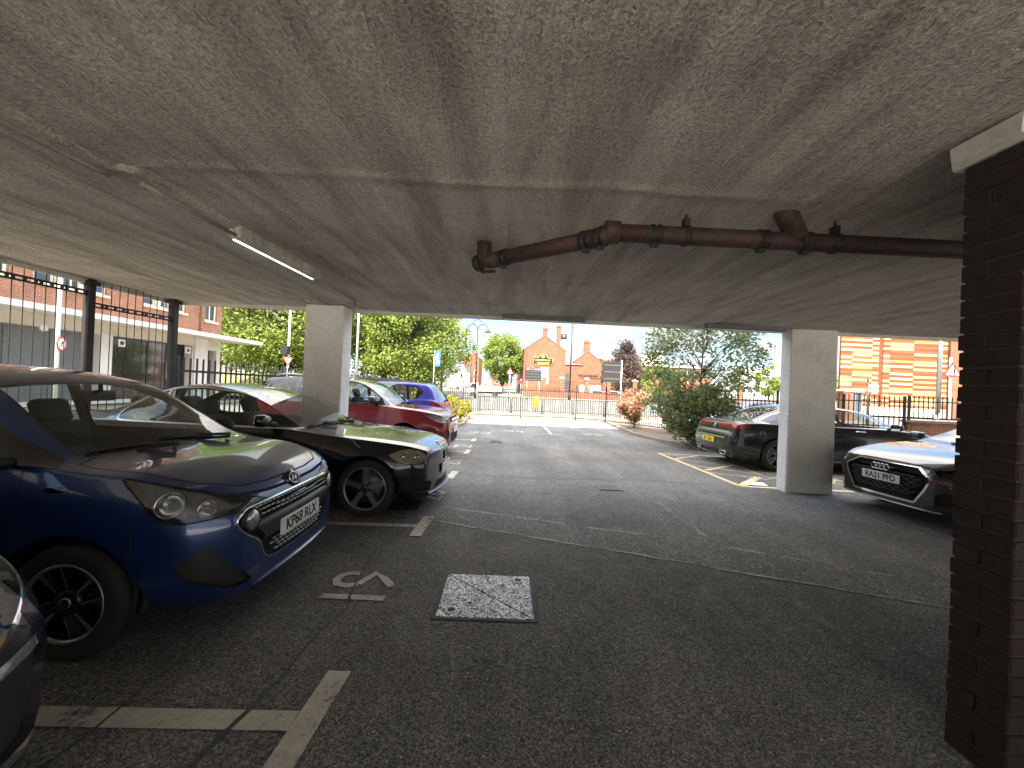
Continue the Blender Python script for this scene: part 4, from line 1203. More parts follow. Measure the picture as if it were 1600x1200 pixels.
# ---------------------------------------------------------------- manhole and drains
def manhole():
    c = [(-.44, 2.44), (.20, 2.44), (.20, 3.015), (-.44, 3.015)]
    cx, cy = -.115, 2.73
    root = thing('manhole_cover', 'square silver manhole cover of two triangular plates with stamped tread', 'manhole cover', (cx, cy, gnd(cx, cy)), (-SLOPE, 0, .015))
    m, t, b = nt('tread_iron')
    tc = N(t, 'ShaderNodeTexCoord')
    v = N(t, 'ShaderNodeTexVoronoi', Scale=34); v.distance = 'MINKOWSKI'; v.inputs['Exponent'].default_value = .6
    ns = N(t, 'ShaderNodeTexNoise', Scale=24, Detail=2, Distortion=3.2); t.links.new(tc.outputs['Object'], ns.inputs['Vector'])
    vm = N(t, 'ShaderNodeMix', data_type='RGBA'); vm.inputs[0].default_value = .12; t.links.new(tc.outputs['Object'], vm.inputs[6]); t.links.new(ns.outputs[1], vm.inputs[7]); t.links.new(vm.outputs[2], v.inputs['Vector'])
    r = ramp(t, ns.outputs[0], [(.42, (.03, .032, .035)), (.475, (.13, .14, .145)), (.53, (.68, .70, .73))])
    t.links.new(r.outputs[0], b.inputs['Base Color']); b.inputs['Metallic'].default_value = .3; b.inputs['Roughness'].default_value = .42
    bp = N(t, 'ShaderNodeBump', Strength=1, Distance=.006); t.links.new(ns.outputs[0], bp.inputs['Height']); t.links.new(bp.outputs[0], b.inputs['Normal'])
    w, h = .32, .2875
    f = MB()
    for (x0, x1, y0, y1) in ((-w-.02, w+.02, -h-.02, -h), (-w-.02, w+.02, h, h+.02), (-w-.02, -w, -h, h), (w, w+.02, -h, h)): f.box(x0, x1, y0, y1, -.02, .006)
    f.build('frame', M['dark_iron'], root)
    g = .007
    for poly in (([(-w+.006, h-.012), (-w+.006, -h+.006), (w-.014, -h+.006)]), ([(-w+.014, h-.006), (w-.006, h-.006), (w-.006, -h+.012)])):
        p = MB(); p.prism(poly, -.01, .008); o = p.build('plate', m, root)
        sg = 1 if poly[2][1] > 0 or poly[1][0] > 0 and poly[1][1] > 0 else -1
        for (x, y, r0) in ((.225*sg, .21*sg, .042), (.11*sg, .125*sg, .026)):
            q = MB(); q.lathe([(r0, .006), (r0, .012), (r0*.62, .012), (r0*.62, .0085)], 24, 0, Matrix.Translation((x, y, 0))); q.lathe([(r0*.62, .0085), (.001, .0088)], 24, 1, Matrix.Translation((x, y, 0)))
            q.build('keyhole', [M['galv'], M['dark_iron']], o)
    s = MB(); s.box(-w, w, -h, h, -.015, -.006); s.build('gap_shadow', M['gap'], root)
manhole()
def drain(x, y, w, l, ang, label, n=7, mat='dark_iron'):
    root = thing('drain_grate', label, 'drain', (x, y, gnd(x, y)), (-SLOPE, 0, ang), 'iron drain grates in the asphalt')
    b = MB(); b.box(-w/2+.01, w/2-.01, -l/2+.01, l/2-.01, .003, .006); b.build('gully', M['gap'], root)
    b = MB()
    for i in range(n):
        xx = -w/2+.02+(w-.04)*(i+.5)/n; b.box(xx-w/n*.2, xx+w/n*.2, -l/2+.02, l/2-.02, .0065, .018)
    b.build('grate_bar', M[mat], root)
    b = MB()
    for (x0, x1, y0, y1) in ((-w/2, w/2, -l/2, -l/2+.02), (-w/2, w/2, l/2-.02, l/2), (-w/2, -w/2+.02, -l/2+.02, l/2-.02), (w/2-.02, w/2, -l/2+.02, l/2-.02)): b.box(x0, x1, y0, y1, -.01, .015)
    b.build('frame', M[mat], root)
drain(1.58, 6.02, .36, .34, 0, 'pale iron drain grate out in the middle of the aisle', 7, 'steel')
drain(-.38, 10.9, .36, .42, 0, 'small far drain grate near the cross-bars of the red car bays', 7, 'steel')
drain(-1.28, 4.72, .44, .40, 0, 'rusty drain grate under the nose of the black coupe', 8)

b = MB(); b.add([(4.13, 6.62, gnd(4, 6.6)+.012), (4.46, 6.58, gnd(4, 6.6)+.016), (4.50, 6.78, gnd(4, 6.8)+.03), (4.18, 6.86, gnd(4, 6.8)+.012), (4.33, 6.71, gnd(4, 6.7)+.03)], [(0, 1, 4), (1, 2, 4), (2, 3, 4), (3, 0, 4)])
tag(b.build('paper_scrap', M['plate_white']), 'crumpled white paper scrap on the yellow hatching by the right column', 'paper scrap')
# ---------------------------------------------------------------- the building over the car park
CZ = 2.69
M['fitting'] = pbr('fitting_grey', (.13, .13, .14), .6, var=.2)
M['conduit'] = pbr('conduit_paint', (.26, .245, .22), .8, var=.3, scale=20)
def edge_y(x): return 6.30+.030*x
def undercroft():
    root = thing('car_park_building', 'rough grey concrete building overhead, on white columns and a dark brick pier', 'building')
    nx, ny = 210, 190
    xs = np.concatenate([np.linspace(-5.45, -2.48, 44), np.linspace(-2.46, -2.04, 30), np.linspace(-1.98, 9, 128), np.linspace(9.5, 22, 8)]); nx = len(xs); v = []; f = []
    ts = np.concatenate([np.linspace(0, (5.5+1.99)/11.8, 98), np.linspace((5.5+2.0)/11.8, (5.5+2.32)/11.8, 24), np.linspace((5.5+2.36)/11.8, 1, 90)]); ny = len(ts)
    for t in ts:
        for x in xs:
            y = -5.5+(edge_y(x)+5.5)*t
            z = CZ + .022*mnoise.noise((x*1.3, y*.35, 0)) + .016*mnoise.noise((x*.6, y*1.5, 5)) + .006*mnoise.noise((x*6, y*4, 9))
            sx = -2.3 if y < 2.15 else -2.17
            if y < 5.5: z -= .028*max(0, min(1, (sx-x)/.06+.5))*(1 if x > -4.6 else max(0, (x+5.4)/.8))    # lower field left of the buried conduit
            d = abs(x-sx)
            if y < 5.35: z -= .022*math.exp(-(d/.03)**2)
            if x > -2.2: z -= .007*math.exp(-((y-2.15-.02*(x+2.2)-.02*mnoise.noise((x*2, 0, 3)))/.045)**2)*math.exp(-max(0, x-.9)*.8)
            e = edge_y(x)-y
            z -= .020*max(0, min(1, (.62-e)/.12)) if e < .62 else 0
            z += .03*max(0, min(1, (.05-e)/.05))*0
            v.append((x, y, z))
    for j in range(ny-1):
        for i in range(nx-1): f.append((j*nx+i, (j+1)*nx+i, (j+1)*nx+i+1, j*nx+i+1))
    b = MB(); b.add(v, f, 0, True); o = b.build('ceiling', M['ceiling'], root); o['label'] = 'rough sprayed grey concrete ceiling'
    for pts in ([(-2.285, -5.4), (-2.29, 1.2), (-2.27, 2.02), (-2.25, 2.10)], [(-2.15, 2.18), (-2.155, 2.92)], [(-2.135, 4.1), (-2.16, 5.18), (-2.22, 5.30), (-2.30, 5.52)]):
        b = MB(); b.tube([(x, y, CZ-.088) for x, y in pts], .014, 8); b.build('conduit', M['conduit'], root)
    b = MB()
    x0, x1 = -5.45, 22.
    P = [(x0, -5.52), (x1, -5.52), (x1, edge_y(x1)+.01), (x0, edge_y(x0)+.01)]
    b.prism([(x, y) for x, y in P], CZ+.03, 12.6); b.build('upper_wall', M['brick_left'], root)
    b = MB()                                             # pale drip edge along the slab
    for (a, c, o) in (((x0, edge_y(x0)), (x1, edge_y(x1)), (0, .035)), ((x0, -5.5), (x0, edge_y(x0)), (-.035, 0))):
        b.prism([a, c, (c[0]+o[0], c[1]+o[1]), (a[0]+o[0], a[1]+o[1])], CZ-.075, CZ+.25)
    b.build('slab_edge', M['spall'], root)
    def column(name, x0, x1, y0, y1, label, guard=None):
        z0 = gnd(0, y1)-.02
        b = MB(); b.rbox(((x0+x1)/2, (y0+y1)/2, (z0+CZ-.03)/2), (x1-x0, y1-y0, CZ-.03-z0), .018, 0, None, 3, 2)
        o = b.build(name, M['concrete'], root); o['label'] = label
        b = MB(); b.box(x0-.0015, x1+.0015, y0-.0015, y1+.0015, 1.985, 1.991); b.build('shutter_joint', M['spall'], o)
        if guard:
            b = MB(); b.rbox((x0+.03, y0+.03, (z0+1.28)/2), (.085, .085, 1.28-z0), .03, 0, None, 3, 2); b.build('corner_guard', M['concrete'], o)
        return o
    column('column', -3.20, -2.61, 5.86, 6.18, 'white concrete column rising behind the black coupe')
    column('column', 4.50, 5.26, 6.22, 6.46, 'white concrete column at the yellow hatching', True)
    # brick pier of single bricks with raked joints
    X0, Y0, Y1 = 1.965, 1.485, 1.70
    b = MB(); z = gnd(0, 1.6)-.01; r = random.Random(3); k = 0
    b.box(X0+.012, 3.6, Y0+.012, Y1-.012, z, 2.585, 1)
    while z < 2.56:
        h = .065
        def br(xa, xb, ya, yb):
            j = lambda: r.uniform(-.0035, .0035)
            b.rbox(((xa+xb)/2+j(), (ya+yb)/2+j()*.6, z+h/2), (xb-xa, yb-ya, h), .006, 0, None, 1, 2)
        if k % 2 == 0:
            br(X0, X0+.1025, Y0, Y1)
            x = X0+.1125
        else:
            br(X0, X0+.215, Y0, Y0+.1025); br(X0, X0+.215, Y0+.1125, Y1)
            x = X0+.225
        while x < 3.55:
            br(x, x+.215, Y0, Y0+.1025); br(x, x+.215, Y0+.1125, Y1); x += .225
        z += .075; k += 1
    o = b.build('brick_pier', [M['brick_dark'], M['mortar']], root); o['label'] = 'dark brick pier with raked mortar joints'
    b = MB(); r = random.Random(5)
    n = 60; y0_, y1_ = Y0-.03, Y1+.03
    vs = []
    for i in range(n+1):
        x = X0-.045+1.68*i/n; jz = .014*mnoise.noise((x*9, 0, 1)); jy = .010*mnoise.noise((x*11, 4, 2)); e = .02 if i == 0 else 0
        vs += [(x, y1_+jy-e, 2.585+jz+e), (x, y0_-jy+e, 2.583+jz*.7+e), (x, y0_-jy*.5+.012, 2.68), (x, y1_+jy*.5-.012, 2.68)]
    b.add(vs, [(4*i+k, 4*i+4+k, 4*i+4+(k+1) % 4, 4*i+(k+1) % 4) for i in range(n) for k in range(4)]+[(0, 1, 2, 3)]); b.build('padstone', M['spall'], o)
    return root
BLD = undercroft()

def ceiling_light(x0, y0, x1, y1, label, lit, w=.11, h=.07, drop=0., mat=None):
    a = Vector((x0, y0, 0)); c = Vector((x1, y1, 0)); d = c-a; L = d.length
    root = thing('ceiling_light', label, 'ceiling light', ((x0+x1)/2, (y0+y1)/2, CZ-drop), (0, 0, math.atan2(d.y, d.x)), 'strip lights under the concrete ceiling')
    b = MB(); b.rbox((0, 0, -h/2-.01), (L, w, h+.04), .015, 0, None, 2, 0); b.build('housing', mat or M['ceiling'], root)
    b = MB(); b.rbox((0, w*.28, -h-.032), (L-.06, w*.2, .02), .008, 0, None, 2, 0); b.build('diffuser', M['lamp_lit'] if lit else M['white_plastic'], root)
    return root
ceiling_light(-2.17, 2.93, -2.13, 4.1, 'lit strip light on the ceiling over the blue and black cars', True, .10, .06, .015)
ceiling_light(-.20, 6.05, 1.11, 6.12, 'dark strip light housing at the slab edge above the red brick pub', False, .10, .04, .02, M['fitting'])
ceiling_light(3.07, 6.16, 4.38, 6.22, 'dark strip light housing at the slab edge beside the right column', False, .10, .04, .02, M['fitting'])

def drain_pipe():
    root = thing('drain_pipe', 'dark red iron drainpipe slung under the ceiling with clamps and a branch', 'pipe', (0, 0, 0))
    z = 2.52; r = .056
    A = Vector((-.27, 3.10, z+.01)); B = Vector((.53, 2.47, z)); C = Vector((3.4, 2.50, z-.01))
    def seg(name, pts, rad=r, mat='pipe', n=16):
        b = MB(); b.tube(pts, rad, n); return b.build(name, M[mat], root)
    d1 = (B-A).normalized(); d2 = (C-B).normalized()
    seg('pipe_length', [A+d1*.16, B-d1*.02])
    seg('pipe_length', [B+d2*.05+Vector((0, 0, .035)), C+Vector((0, 0, .035))])
    # elbow up into the slab at the far end
    seg('elbow', [A+d1*.2, A+d1*.06, A+d1*.015+Vector((0, 0, .02)), A+Vector((0, 0, .06)), A+Vector((0, 0, .2))], [r*1.05, r*1.08, r*1.08, r*1.05, r*1.05])
    b = MB(); b.lathe([(.001, 0), (r*1.15, 0), (r*1.2, .01), (r*1.2, .035), (r*.8, .035)], 20, 0, frame_at(A-d1*.035, -d1)); b.build('access_cap', M['dark_iron'], root)
    # bend at the knee and its stub to the slab
    seg('elbow', [B-d1*.09, B-d1*.03, B+d2*.01+Vector((0, 0, .012)), B+d2*.08+Vector((0, 0, .035))], [r*1.08]*4)
    b = MB(); f = frame_at(B+d2*.075+Vector((0, 0, .035)), -d2); b.lathe([(.001, .05), (r*1.25, .05), (r*1.3, .04), (r*1.3, -.04), (r*.9, -.045)], 20, 0, f); b.build('access_cap', M['pipe'], root)
    def clamp(p, d, k=2):
        b = MB()
        for i in range(k):
            f = frame_at(p+d*(i*.045), d); b.lathe([(r*1.0, -.012), (r*1.14, -.010), (r*1.14, .010), (r*1.0, .012)], 20, 0, f)
        b.cbox(p+Vector((0, 0, -r*1.2))+d*.02, (.05, .03, .025)); b.tube([p+d*.02+Vector((0, -.02, -r*1.25)), p+d*.02+Vector((0, .03, -r*1.25))], .007, 6)
        return b.build('clamp', M['dark_iron'], root)
    up = Vector((0, 0, .035))
    clamp(A+d1*.19, d1); clamp(B-d1*.12, d1); clamp(B-d1*.02, d1, 2); clamp(B+d2*.33+up, d2, 2); clamp(B+d2*1.02+up, d2); clamp(B+d2*1.30+up, d2)
    # slanted branch
    P = B+d2*1.30+up
    seg('branch', [P, P+Vector((-.06, -.03, .05)), P+Vector((-.13, -.06, .12)), P+Vector((-.24, -.11, .25))], [r*1.0, r*1.1, r*1.16, r*1.16])
    def hanger(p):
        b = MB(); b.lathe([(r*1.05, -.014), (r*1.16, -.014), (r*1.16, .014), (r*1.05, .014)], 20, 0, frame_at(p, d2)); b.tube([p+Vector((0, 0, r)), p+Vector((0, 0, .22))], .008, 6); b.cbox(p+Vector((0, 0, r+.03)), (.035, .05, .05))
        b.build('hanger', M['dark_iron'], root)
    hanger(B+d2*.55+up); hanger(B+d2*1.52+up)
    b = MB(); b.tube([A-d1*.06+Vector((-.01, 0, -.03)), A-d1*.06+Vector((-.01, 0, .2))], .007, 6); b.tube([A-d1*.02+Vector((0, .02, -.07)), A+d1*.12+Vector((0, .02, -.085))], .012, 8); b.build('hanger', M['dark_iron'], root)
drain_pipe()

# ---------------------------------------------------------------- railings and fences
def fence(name, label, pts, h, sp=.115, post_h=None, post_w=.06, base=0., bar=.016, rails=(.12, -.22), group=None, mat='metal_black', top=0., cat='fence', zf=None, last=True):
    """railing along a path: a post at each point, one panel of bars and rails per span"""
    root = thing(name, label, cat, (pts[0][0], pts[0][1], 0), group=group)
    o = Vector((pts[0][0], pts[0][1], 0)); zf = zf or (lambda x, y: gnd(x, y)+base)
    for i, (a, c) in enumerate(zip(pts[:-1], pts[1:])):
        a = Vector((*a, zf(*a))); c = Vector((*c, zf(*c))); d = c-a; n = max(2, int(Vector((d.x, d.y)).length/sp))
        b = MB()
        for k in range(1, n):
            p = a+d*(k/n)-o; b.tube([p+Vector((0, 0, .06)), p+Vector((0, 0, h+rnd.uniform(-.004, .004)))], bar, 5, 0, True, False, False)
        for rz in rails:
            zz = rz if rz > 0 else h+rz
            u = Vector((d.x, d.y, 0)).normalized(); nn = Vector((-u.y, u.x, 0))
            p = a-o+Vector((0, 0, zz)); q = c-o+Vector((0, 0, zz)); e = nn*.006
            vs = [p-e-Vector((0, 0, .02)), p+e-Vector((0, 0, .02)), p+e+Vector((0, 0, .02)), p-e+Vector((0, 0, .02))]; vs += [w+(q-p) for w in vs]
            b.add(vs, [(0, 1, 5, 4), (1, 2, 6, 5), (2, 3, 7, 6), (3, 0, 4, 7)])
        b.build('bar_panel', M[mat], root)
    for i, p in enumerate(pts):
        if not last and i == len(pts)-1: continue
        z = zf(*p); b = MB(); b.rbox((p[0]-o.x, p[1]-o.y, z+(post_h or h)/2), (post_w, post_w, post_h or h), .008, 0, None, 1, 2); b.build('post', M[mat], root)
    return root

def tall_railing():
    root = thing('tall_railing', 'tall black railing up to the ceiling at left, with wide steel posts and slotted rails', 'railing', (-5.45, 4.9, 0))
    for (x, y, w) in ((-5.46, 4.92, .085), (-5.36, 6.03, .095)):
        z0 = gnd(x, y); b = MB(); b.rbox((x+5.45, y-4.9, (z0+CZ)/2), (w, w, CZ-z0), .006, 0, None, 1, 2); b.cbox((x+5.45, y-4.9, CZ-.06), (w+.05, w+.05, .05)); b.build('post', M['dark_iron'], root)
    for (ya, yb, xa, xb, rz) in ((-1.0, 4.87, -5.53, -5.46, 2.50), (4.97, 5.98, -5.46, -5.37, 2.36)):
        b = MB(); n = int((yb-ya)/.10)
        for k in range(1, n):
            t = k/n; x = xa+(xb-xa)*t+5.45; y = ya+(yb-ya)*t-4.9; b.tube([(x, y, .12), (x, y, CZ)], .0052, 5, 0, True, False, False)
        b.build('bar_panel', M['metal_black'], root)
        b = MB()                                          # flat rail with punched slots
        m = int((yb-ya)/.05)
        def P(t, dx, z): return (xa+(xb-xa)*t+5.45+dx, ya+(yb-ya)*t-4.9, z)
        for (z0, z1) in ((rz-.035, rz-.013), (rz+.013, rz+.035)):
            b.add([P(0, -.012, z0), P(1, -.012, z0), P(1, .012, z0), P(0, .012, z0), P(0, -.012, z1), P(1, -.012, z1), P(1, .012, z1), P(0, .012, z1)], [(0, 3, 2, 1), (4, 5, 6, 7), (0, 1, 5, 4), (1, 2, 6, 5), (2, 3, 7, 6), (3, 0, 4, 7)])
        for k in range(m+1):
            if k % 5 in (0, 2, 3):
                t = k/m; w = .011/(yb-ya)
                b.add([P(t-w, -.012, rz-.0132), P(t+w, -.012, rz-.0132), P(t+w, .012, rz-.0132), P(t-w, .012, rz-.0132), P(t-w, -.012, rz+.0132), P(t+w, -.012, rz+.0132), P(t+w, .012, rz+.0132), P(t-w, .012, rz+.0132)], [(0, 1, 5, 4), (1, 2, 6, 5), (2, 3, 7, 6), (3, 0, 4, 7)])
        b.build('slotted_rail', M['metal_black'], root)
tall_railing()
fence('railing_fence', 'black railing fence running away from the left posts towards the street', [(-5.36, 6.13), (-5.33, 9), (-5.31, 12), (-5.3, 15), (-5.3, 18), (-5.3, 20.75)], 1.78, .13)
fence('railing_fence', 'long black railing fence across the far end of the car park', [(-5.3, 20.75), (-2.61, 20.75), (.52, 21.0), (3.55, 21.0), (5.0, 20.3)], 1.75, .115, 1.95)
fence('railing_fence', 'black railing fence behind the red shrub and the leafy tree', [(5.0, 20.3), (5.9, 18.4), (6.9, 16.4), (8.0, 14.4), (8.9, 12.85)], 1.7, .125, 1.85, last=True)

# ---------------------------------------------------------------- trees
def leaf_cloud(centres, per, leaf, r, seed, flat_=.55):
    rg = np.random.default_rng(seed)
    C = np.array([c[:3] for c in centres]); rad = np.array([c[3] for c in centres])
    n = len(C)*per
    idx = np.repeat(np.arange(len(C)), per)
    d = rg.normal(size=(n, 3)); d /= np.linalg.norm(d, axis=1)[:, None]
    rr = rad[idx]*(rg.random(n)**.45)
    P = C[idx]+d*rr[:, None]*np.array([1, 1, .75])
    a = rg.normal(size=(n, 3)); a[:, 2] *= flat_; a /= np.linalg.norm(a, axis=1)[:, None]
    b = np.cross(a, rg.normal(size=(n, 3))); b /= np.linalg.norm(b, axis=1)[:, None]
    s = leaf*(.6+.8*rg.random(n))[:, None]
    V = np.empty((n, 4, 3)); V[:, 0] = P-a*s; V[:, 1] = P-b*s*.55; V[:, 2] = P+a*s; V[:, 3] = P+b*s*.55
    return V.reshape(-1, 3)
def leaf_mesh(name, V, mat, parent):
    n = len(V)//4
    me = bpy.data.meshes.new(name); me.vertices.add(len(V)); me.vertices.foreach_set('co', V.astype(np.float32).ravel())
    me.loops.add(n*4); me.loops.foreach_set('vertex_index', np.arange(n*4, dtype=np.int32))
    me.polygons.add(n); me.polygons.foreach_set('loop_start', np.arange(0, n*4, 4, dtype=np.int32)); me.polygons.foreach_set('loop_total', np.full(n, 4, dtype=np.int32))
    me.materials.append(mat); me.update(calc_edges=True); me.validate()
    return link(name, me, parent)
LEAF = {'lime': leaf_mat('lime_leaves', [(.09, .135, .026), (.155, .215, .045), (.22, .28, .07), (.29, .33, .10)]),
        'mid': leaf_mat('mid_green_leaves', [(.06, .09, .018), (.11, .14, .03), (.17, .20, .045)]),
        'birch': leaf_mat('grey_green_leaves', [(.11, .155, .06), (.19, .25, .10), (.29, .35, .17), (.42, .47, .28)]),
        'purple': leaf_mat('purple_leaves', [(.055, .035, .035), (.11, .075, .07), (.19, .14, .13)]),
        'red': leaf_mat('red_leaves', [(.26, .10, .08), (.42, .20, .15), (.44, .29, .18), (.34, .28, .12)]),
        'gold': leaf_mat('golden_leaves', [(.14, .14, .02), (.24, .22, .04), (.34, .30, .07)])}
def tree(name, label, x, y, z0, h, w, leaf, mat, seed, n=60, per=110, trunk=.18, crown0=.28, shape='round', group=None, cat='tree', depth=None, cl=.2, lean=0., core=True):
    root = thing(name, label, cat, (x, y, z0), group=group)
    r = random.Random(seed); b = MB()
    hb = h*crown0
    b.tube([(0, 0, -.1), (lean*.2, 0, hb*.5), (lean*.6, 0, h*.5), (lean, 0, h*.86)], [trunk, trunk*.85, trunk*.5, trunk*.12], 9)
    cs = []
    dep = depth or w
    for k in range(n):
        u = r.uniform(-1, 1); q = r.uniform(0, 2*PI); s = math.sqrt(1-u*u); rr = r.uniform(.45, 1)**.5
        px, py, pz = s*math.cos(q)*rr*w/2, s*math.sin(q)*rr*dep/2, u*rr
        hz_ = hb+(h-hb)*(.5+.5*pz)
        if shape == 'cone': f = max(.12, 1.15-(hz_-hb)/(h-hb)); px *= f; py *= f
        elif shape == 'vase': f = .35+.8*(hz_-hb)/(h-hb); px *= f; py *= f
        px += lean*hz_/h
        cs.append((px, py, hz_, w*cl*r.uniform(.6, 1.15)))
        if k % 2 == 0:
            sz = max(.12*h, hz_-abs(px)*.6-.12*h); b.tube([(lean*sz/h, 0, sz), (px*.5+lean*.3*sz/h, py*.5, (sz+hz_)/2+.02*h), (px, py, hz_)], [trunk*.38, trunk*.2, trunk*.06], 5)
    b.build('trunk', M['bark'], root)
    V = leaf_cloud(cs, per, leaf, 1, seed)
    leaf_mesh('crown', V, mat, root)
    return root
# ---------------------------------------------------------------- buildings
def wall_quad(b, p, q, z0, z1, holes=(), mi=0, rec=.12, mi_r=None):
    """wall from p to q (plan points) with rectangular openings (s0, s1, za, zb); reveals go inward (to the left of p->q)"""
    p = Vector((*p, 0)); q = Vector((*q, 0)); L = (q-p).length; u = (q-p)/L; nin = Vector((-u.y, u.x, 0))
    xs = sorted({0, L} | {h[0] for h in holes} | {h[1] for h in holes}); zs = sorted({z0, z1} | {h[2] for h in holes} | {h[3] for h in holes})
    for i in range(len(xs)-1):
        for j in range(len(zs)-1):
            cx, cz = (xs[i]+xs[i+1])/2, (zs[j]+zs[j+1])/2
            if any(h[0] < cx < h[1] and h[2] < cz < h[3] for h in holes): continue
            P = lambda s, z: p+u*s+Vector((0, 0, z))
            b.quad(P(xs[i], zs[j]), P(xs[i+1], zs[j]), P(xs[i+1], zs[j+1]), P(xs[i], zs[j+1]), mi)
    for h in holes:
        P = lambda s, z, d=0: p+u*s+nin*d+Vector((0, 0, z))
        m = mi if mi_r is None else mi_r
        b.quad(P(h[0], h[2]), P(h[0], h[2], rec), P(h[0], h[3], rec), P(h[0], h[3]), m); b.quad(P(h[1], h[2]), P(h[1], h[3]), P(h[1], h[3], rec), P(h[1], h[2], rec), m)
        b.quad(P(h[0], h[3]), P(h[0], h[3], rec), P(h[1], h[3], rec), P(h[1], h[3]), m); b.quad(P(h[0], h[2]), P(h[1], h[2]), P(h[1], h[2], rec), P(h[0], h[2], rec), m)
def window_in(root, p, q, h, rec=.1, frame=None, bars=(1, 1), fw=.06, glass=None, pane=True):
    """window filling the opening h of the wall p->q: a frame with a pane behind"""
    p = Vector((*p, 0)); q = Vector((*q, 0)); u = (q-p).normalized(); nin = Vector((-u.y, u.x, 0))
    Mx = Matrix((u, nin, Vector((0, 0, 1)))).transposed().to_4x4(); Mx.translation = p
    b = MB(); s0, s1, z0, z1 = h
    d0, d1 = rec-.05, rec
    b.box(s0, s0+fw, d0, d1, z0, z1, 0, Mx); b.box(s1-fw, s1, d0, d1, z0, z1, 0, Mx); b.box(s0+fw, s1-fw, d0, d1, z1-fw, z1, 0, Mx); b.box(s0+fw, s1-fw, d0, d1, z0, z0+fw, 0, Mx)
    for i in range(1, bars[0]+1):
        s = s0+(s1-s0)*i/(bars[0]+1); b.box(s-fw*.35, s+fw*.35, d0+.005, d1-.005, z0+fw, z1-fw, 0, Mx)
    for i in range(1, bars[1]+1):
        z = z0+(z1-z0)*i/(bars[1]+1); b.box(s0+fw, s1-fw, d0+.008, d1-.008, z-fw*.3, z+fw*.3, 0, Mx)
    o = b.build('window', frame or M['white_paint'], root)
    b = MB(); b.quad(Mx @ Vector((s0, d1-.015, z0)), Mx @ Vector((s1, d1-.015, z0)), Mx @ Vector((s1, d1-.015, z1)), Mx @ Vector((s0, d1-.015, z1))); b.build('pane', glass or M['window_dark'], o)
    return o
M['window_dark'] = pbr('window_pane', (.05, .06, .07), .06, coat=.5, var=.3, scale=.8)

def shops():
    X = -18.; y1 = 23.6
    root = thing('shop_building', 'brown brick building with white canopy over dark shopfronts, behind the left railing', 'building', (X, 0, 0))
    p, q = (0, -20), (0, y1); L = y1+20
    Y = lambda y: y+20
    up = []
    for y in (-6, -2.6, .8, 4.2, 7.6, 11.0, 14.3): up.append((Y(y), Y(y+2.6), 4.75, 6.6))
    up.append((Y(18.6), Y(21.0), 4.75, 6.45)); up.append((Y(22.3), Y(23.2), 4.6, 7))
    up2 = [(a, c, 8.0, 9.8) for a, c, _, _ in up]
    low = [(Y(-16), Y(-2), .15, 3.05), (Y(-1.4), Y(7.6), .15, 3.05), (Y(8.2), Y(16.75), .15, 3.05), (Y(17.25), Y(21.55), .15, 3.05), (Y(22.55), Y(23.3), .15, 2.9)]
    b = MB(); wall_quad(b, p, q, 3.5, 11, up+up2, 0, .14); b.quad((0, y1, 0), (-12, y1, 0), (-12, y1, 11), (0, y1, 11)); b.quad((0, -20, 11), (0, y1, 11), (-12, y1, 11), (-12, -20, 11)); b.build('wall', M['brick_left'], root)
    b = MB(); wall_quad(b, p, q, 0, 3.5, low, 0, .5)
    b.rbox((-.02, 22.05, 1.75), (.3, .9, 3.5), .02); b.build('shop_wall', M['white_paint'], root)
    for i, h in enumerate(low):
        window_in(root, p, q, h, .5, M['shop_dark'] if i > 2 else M['shutter'], (5 if i < 3 else 3, 0), .08, M['shop_dark'] if i > 2 else M['shutter'])
    for h in up+up2: window_in(root, p, q, h, .14, M['white_paint'], (3 if h[1]-h[0] > 1.5 else 1, 1), .09)
    for h in up+up2:
        b = MB()
        if h[1]-h[0] > 1.5:
            for k in (.36, .66): s = h[0]+(h[1]-h[0])*k; b.box(-.13, .02, s-.22-20, s-20, h[2]+.002, h[3]-.002)
        b.box(-.1, .10, h[0]-20-.06, h[1]-20+.06, h[2]-.1, h[2]); b.build('window_sill', M['cream'], root)
    b = MB(); b.box(-.2, 1.35, -20, 25.5, 3.52, 3.74); b.build('canopy', M['white_paint'], root)
    b = MB(); b.box(.015, .06, -20, 23.4, 3.08, 3.515); b.build('fascia', M['cream'], root)
    b = MB(); b.tube([(.06, 22.0, 3.74), (.06, 22.0, 11)], .07, 8); b.build('downpipe', M['brick_left'], root)
    for (y, z) in ((17.6, 2.75), (21.2, 2.75)):
        b = MB(); b.rbox((.03, y, z), (.06, .34, .34), .03, 0, None, 2, 0); b.rbox((.065, y, z), (.015, .16, .16), .03, 1, None, 2, 0); b.build('shop_sign', [M['white_plastic'], M['sign_black']], root)
    b = MB(); b.lathe([(.001, -.05), (.12, -.05), (.14, 0), (.12, .05), (.001, .06)], 6, 0, Matrix.Translation((.6, 14.2, 2.95)) @ Matrix.Rotation(PI/2, 4, 'Y')); b.build('shop_lamp', M['white_plastic'], root)
shops()

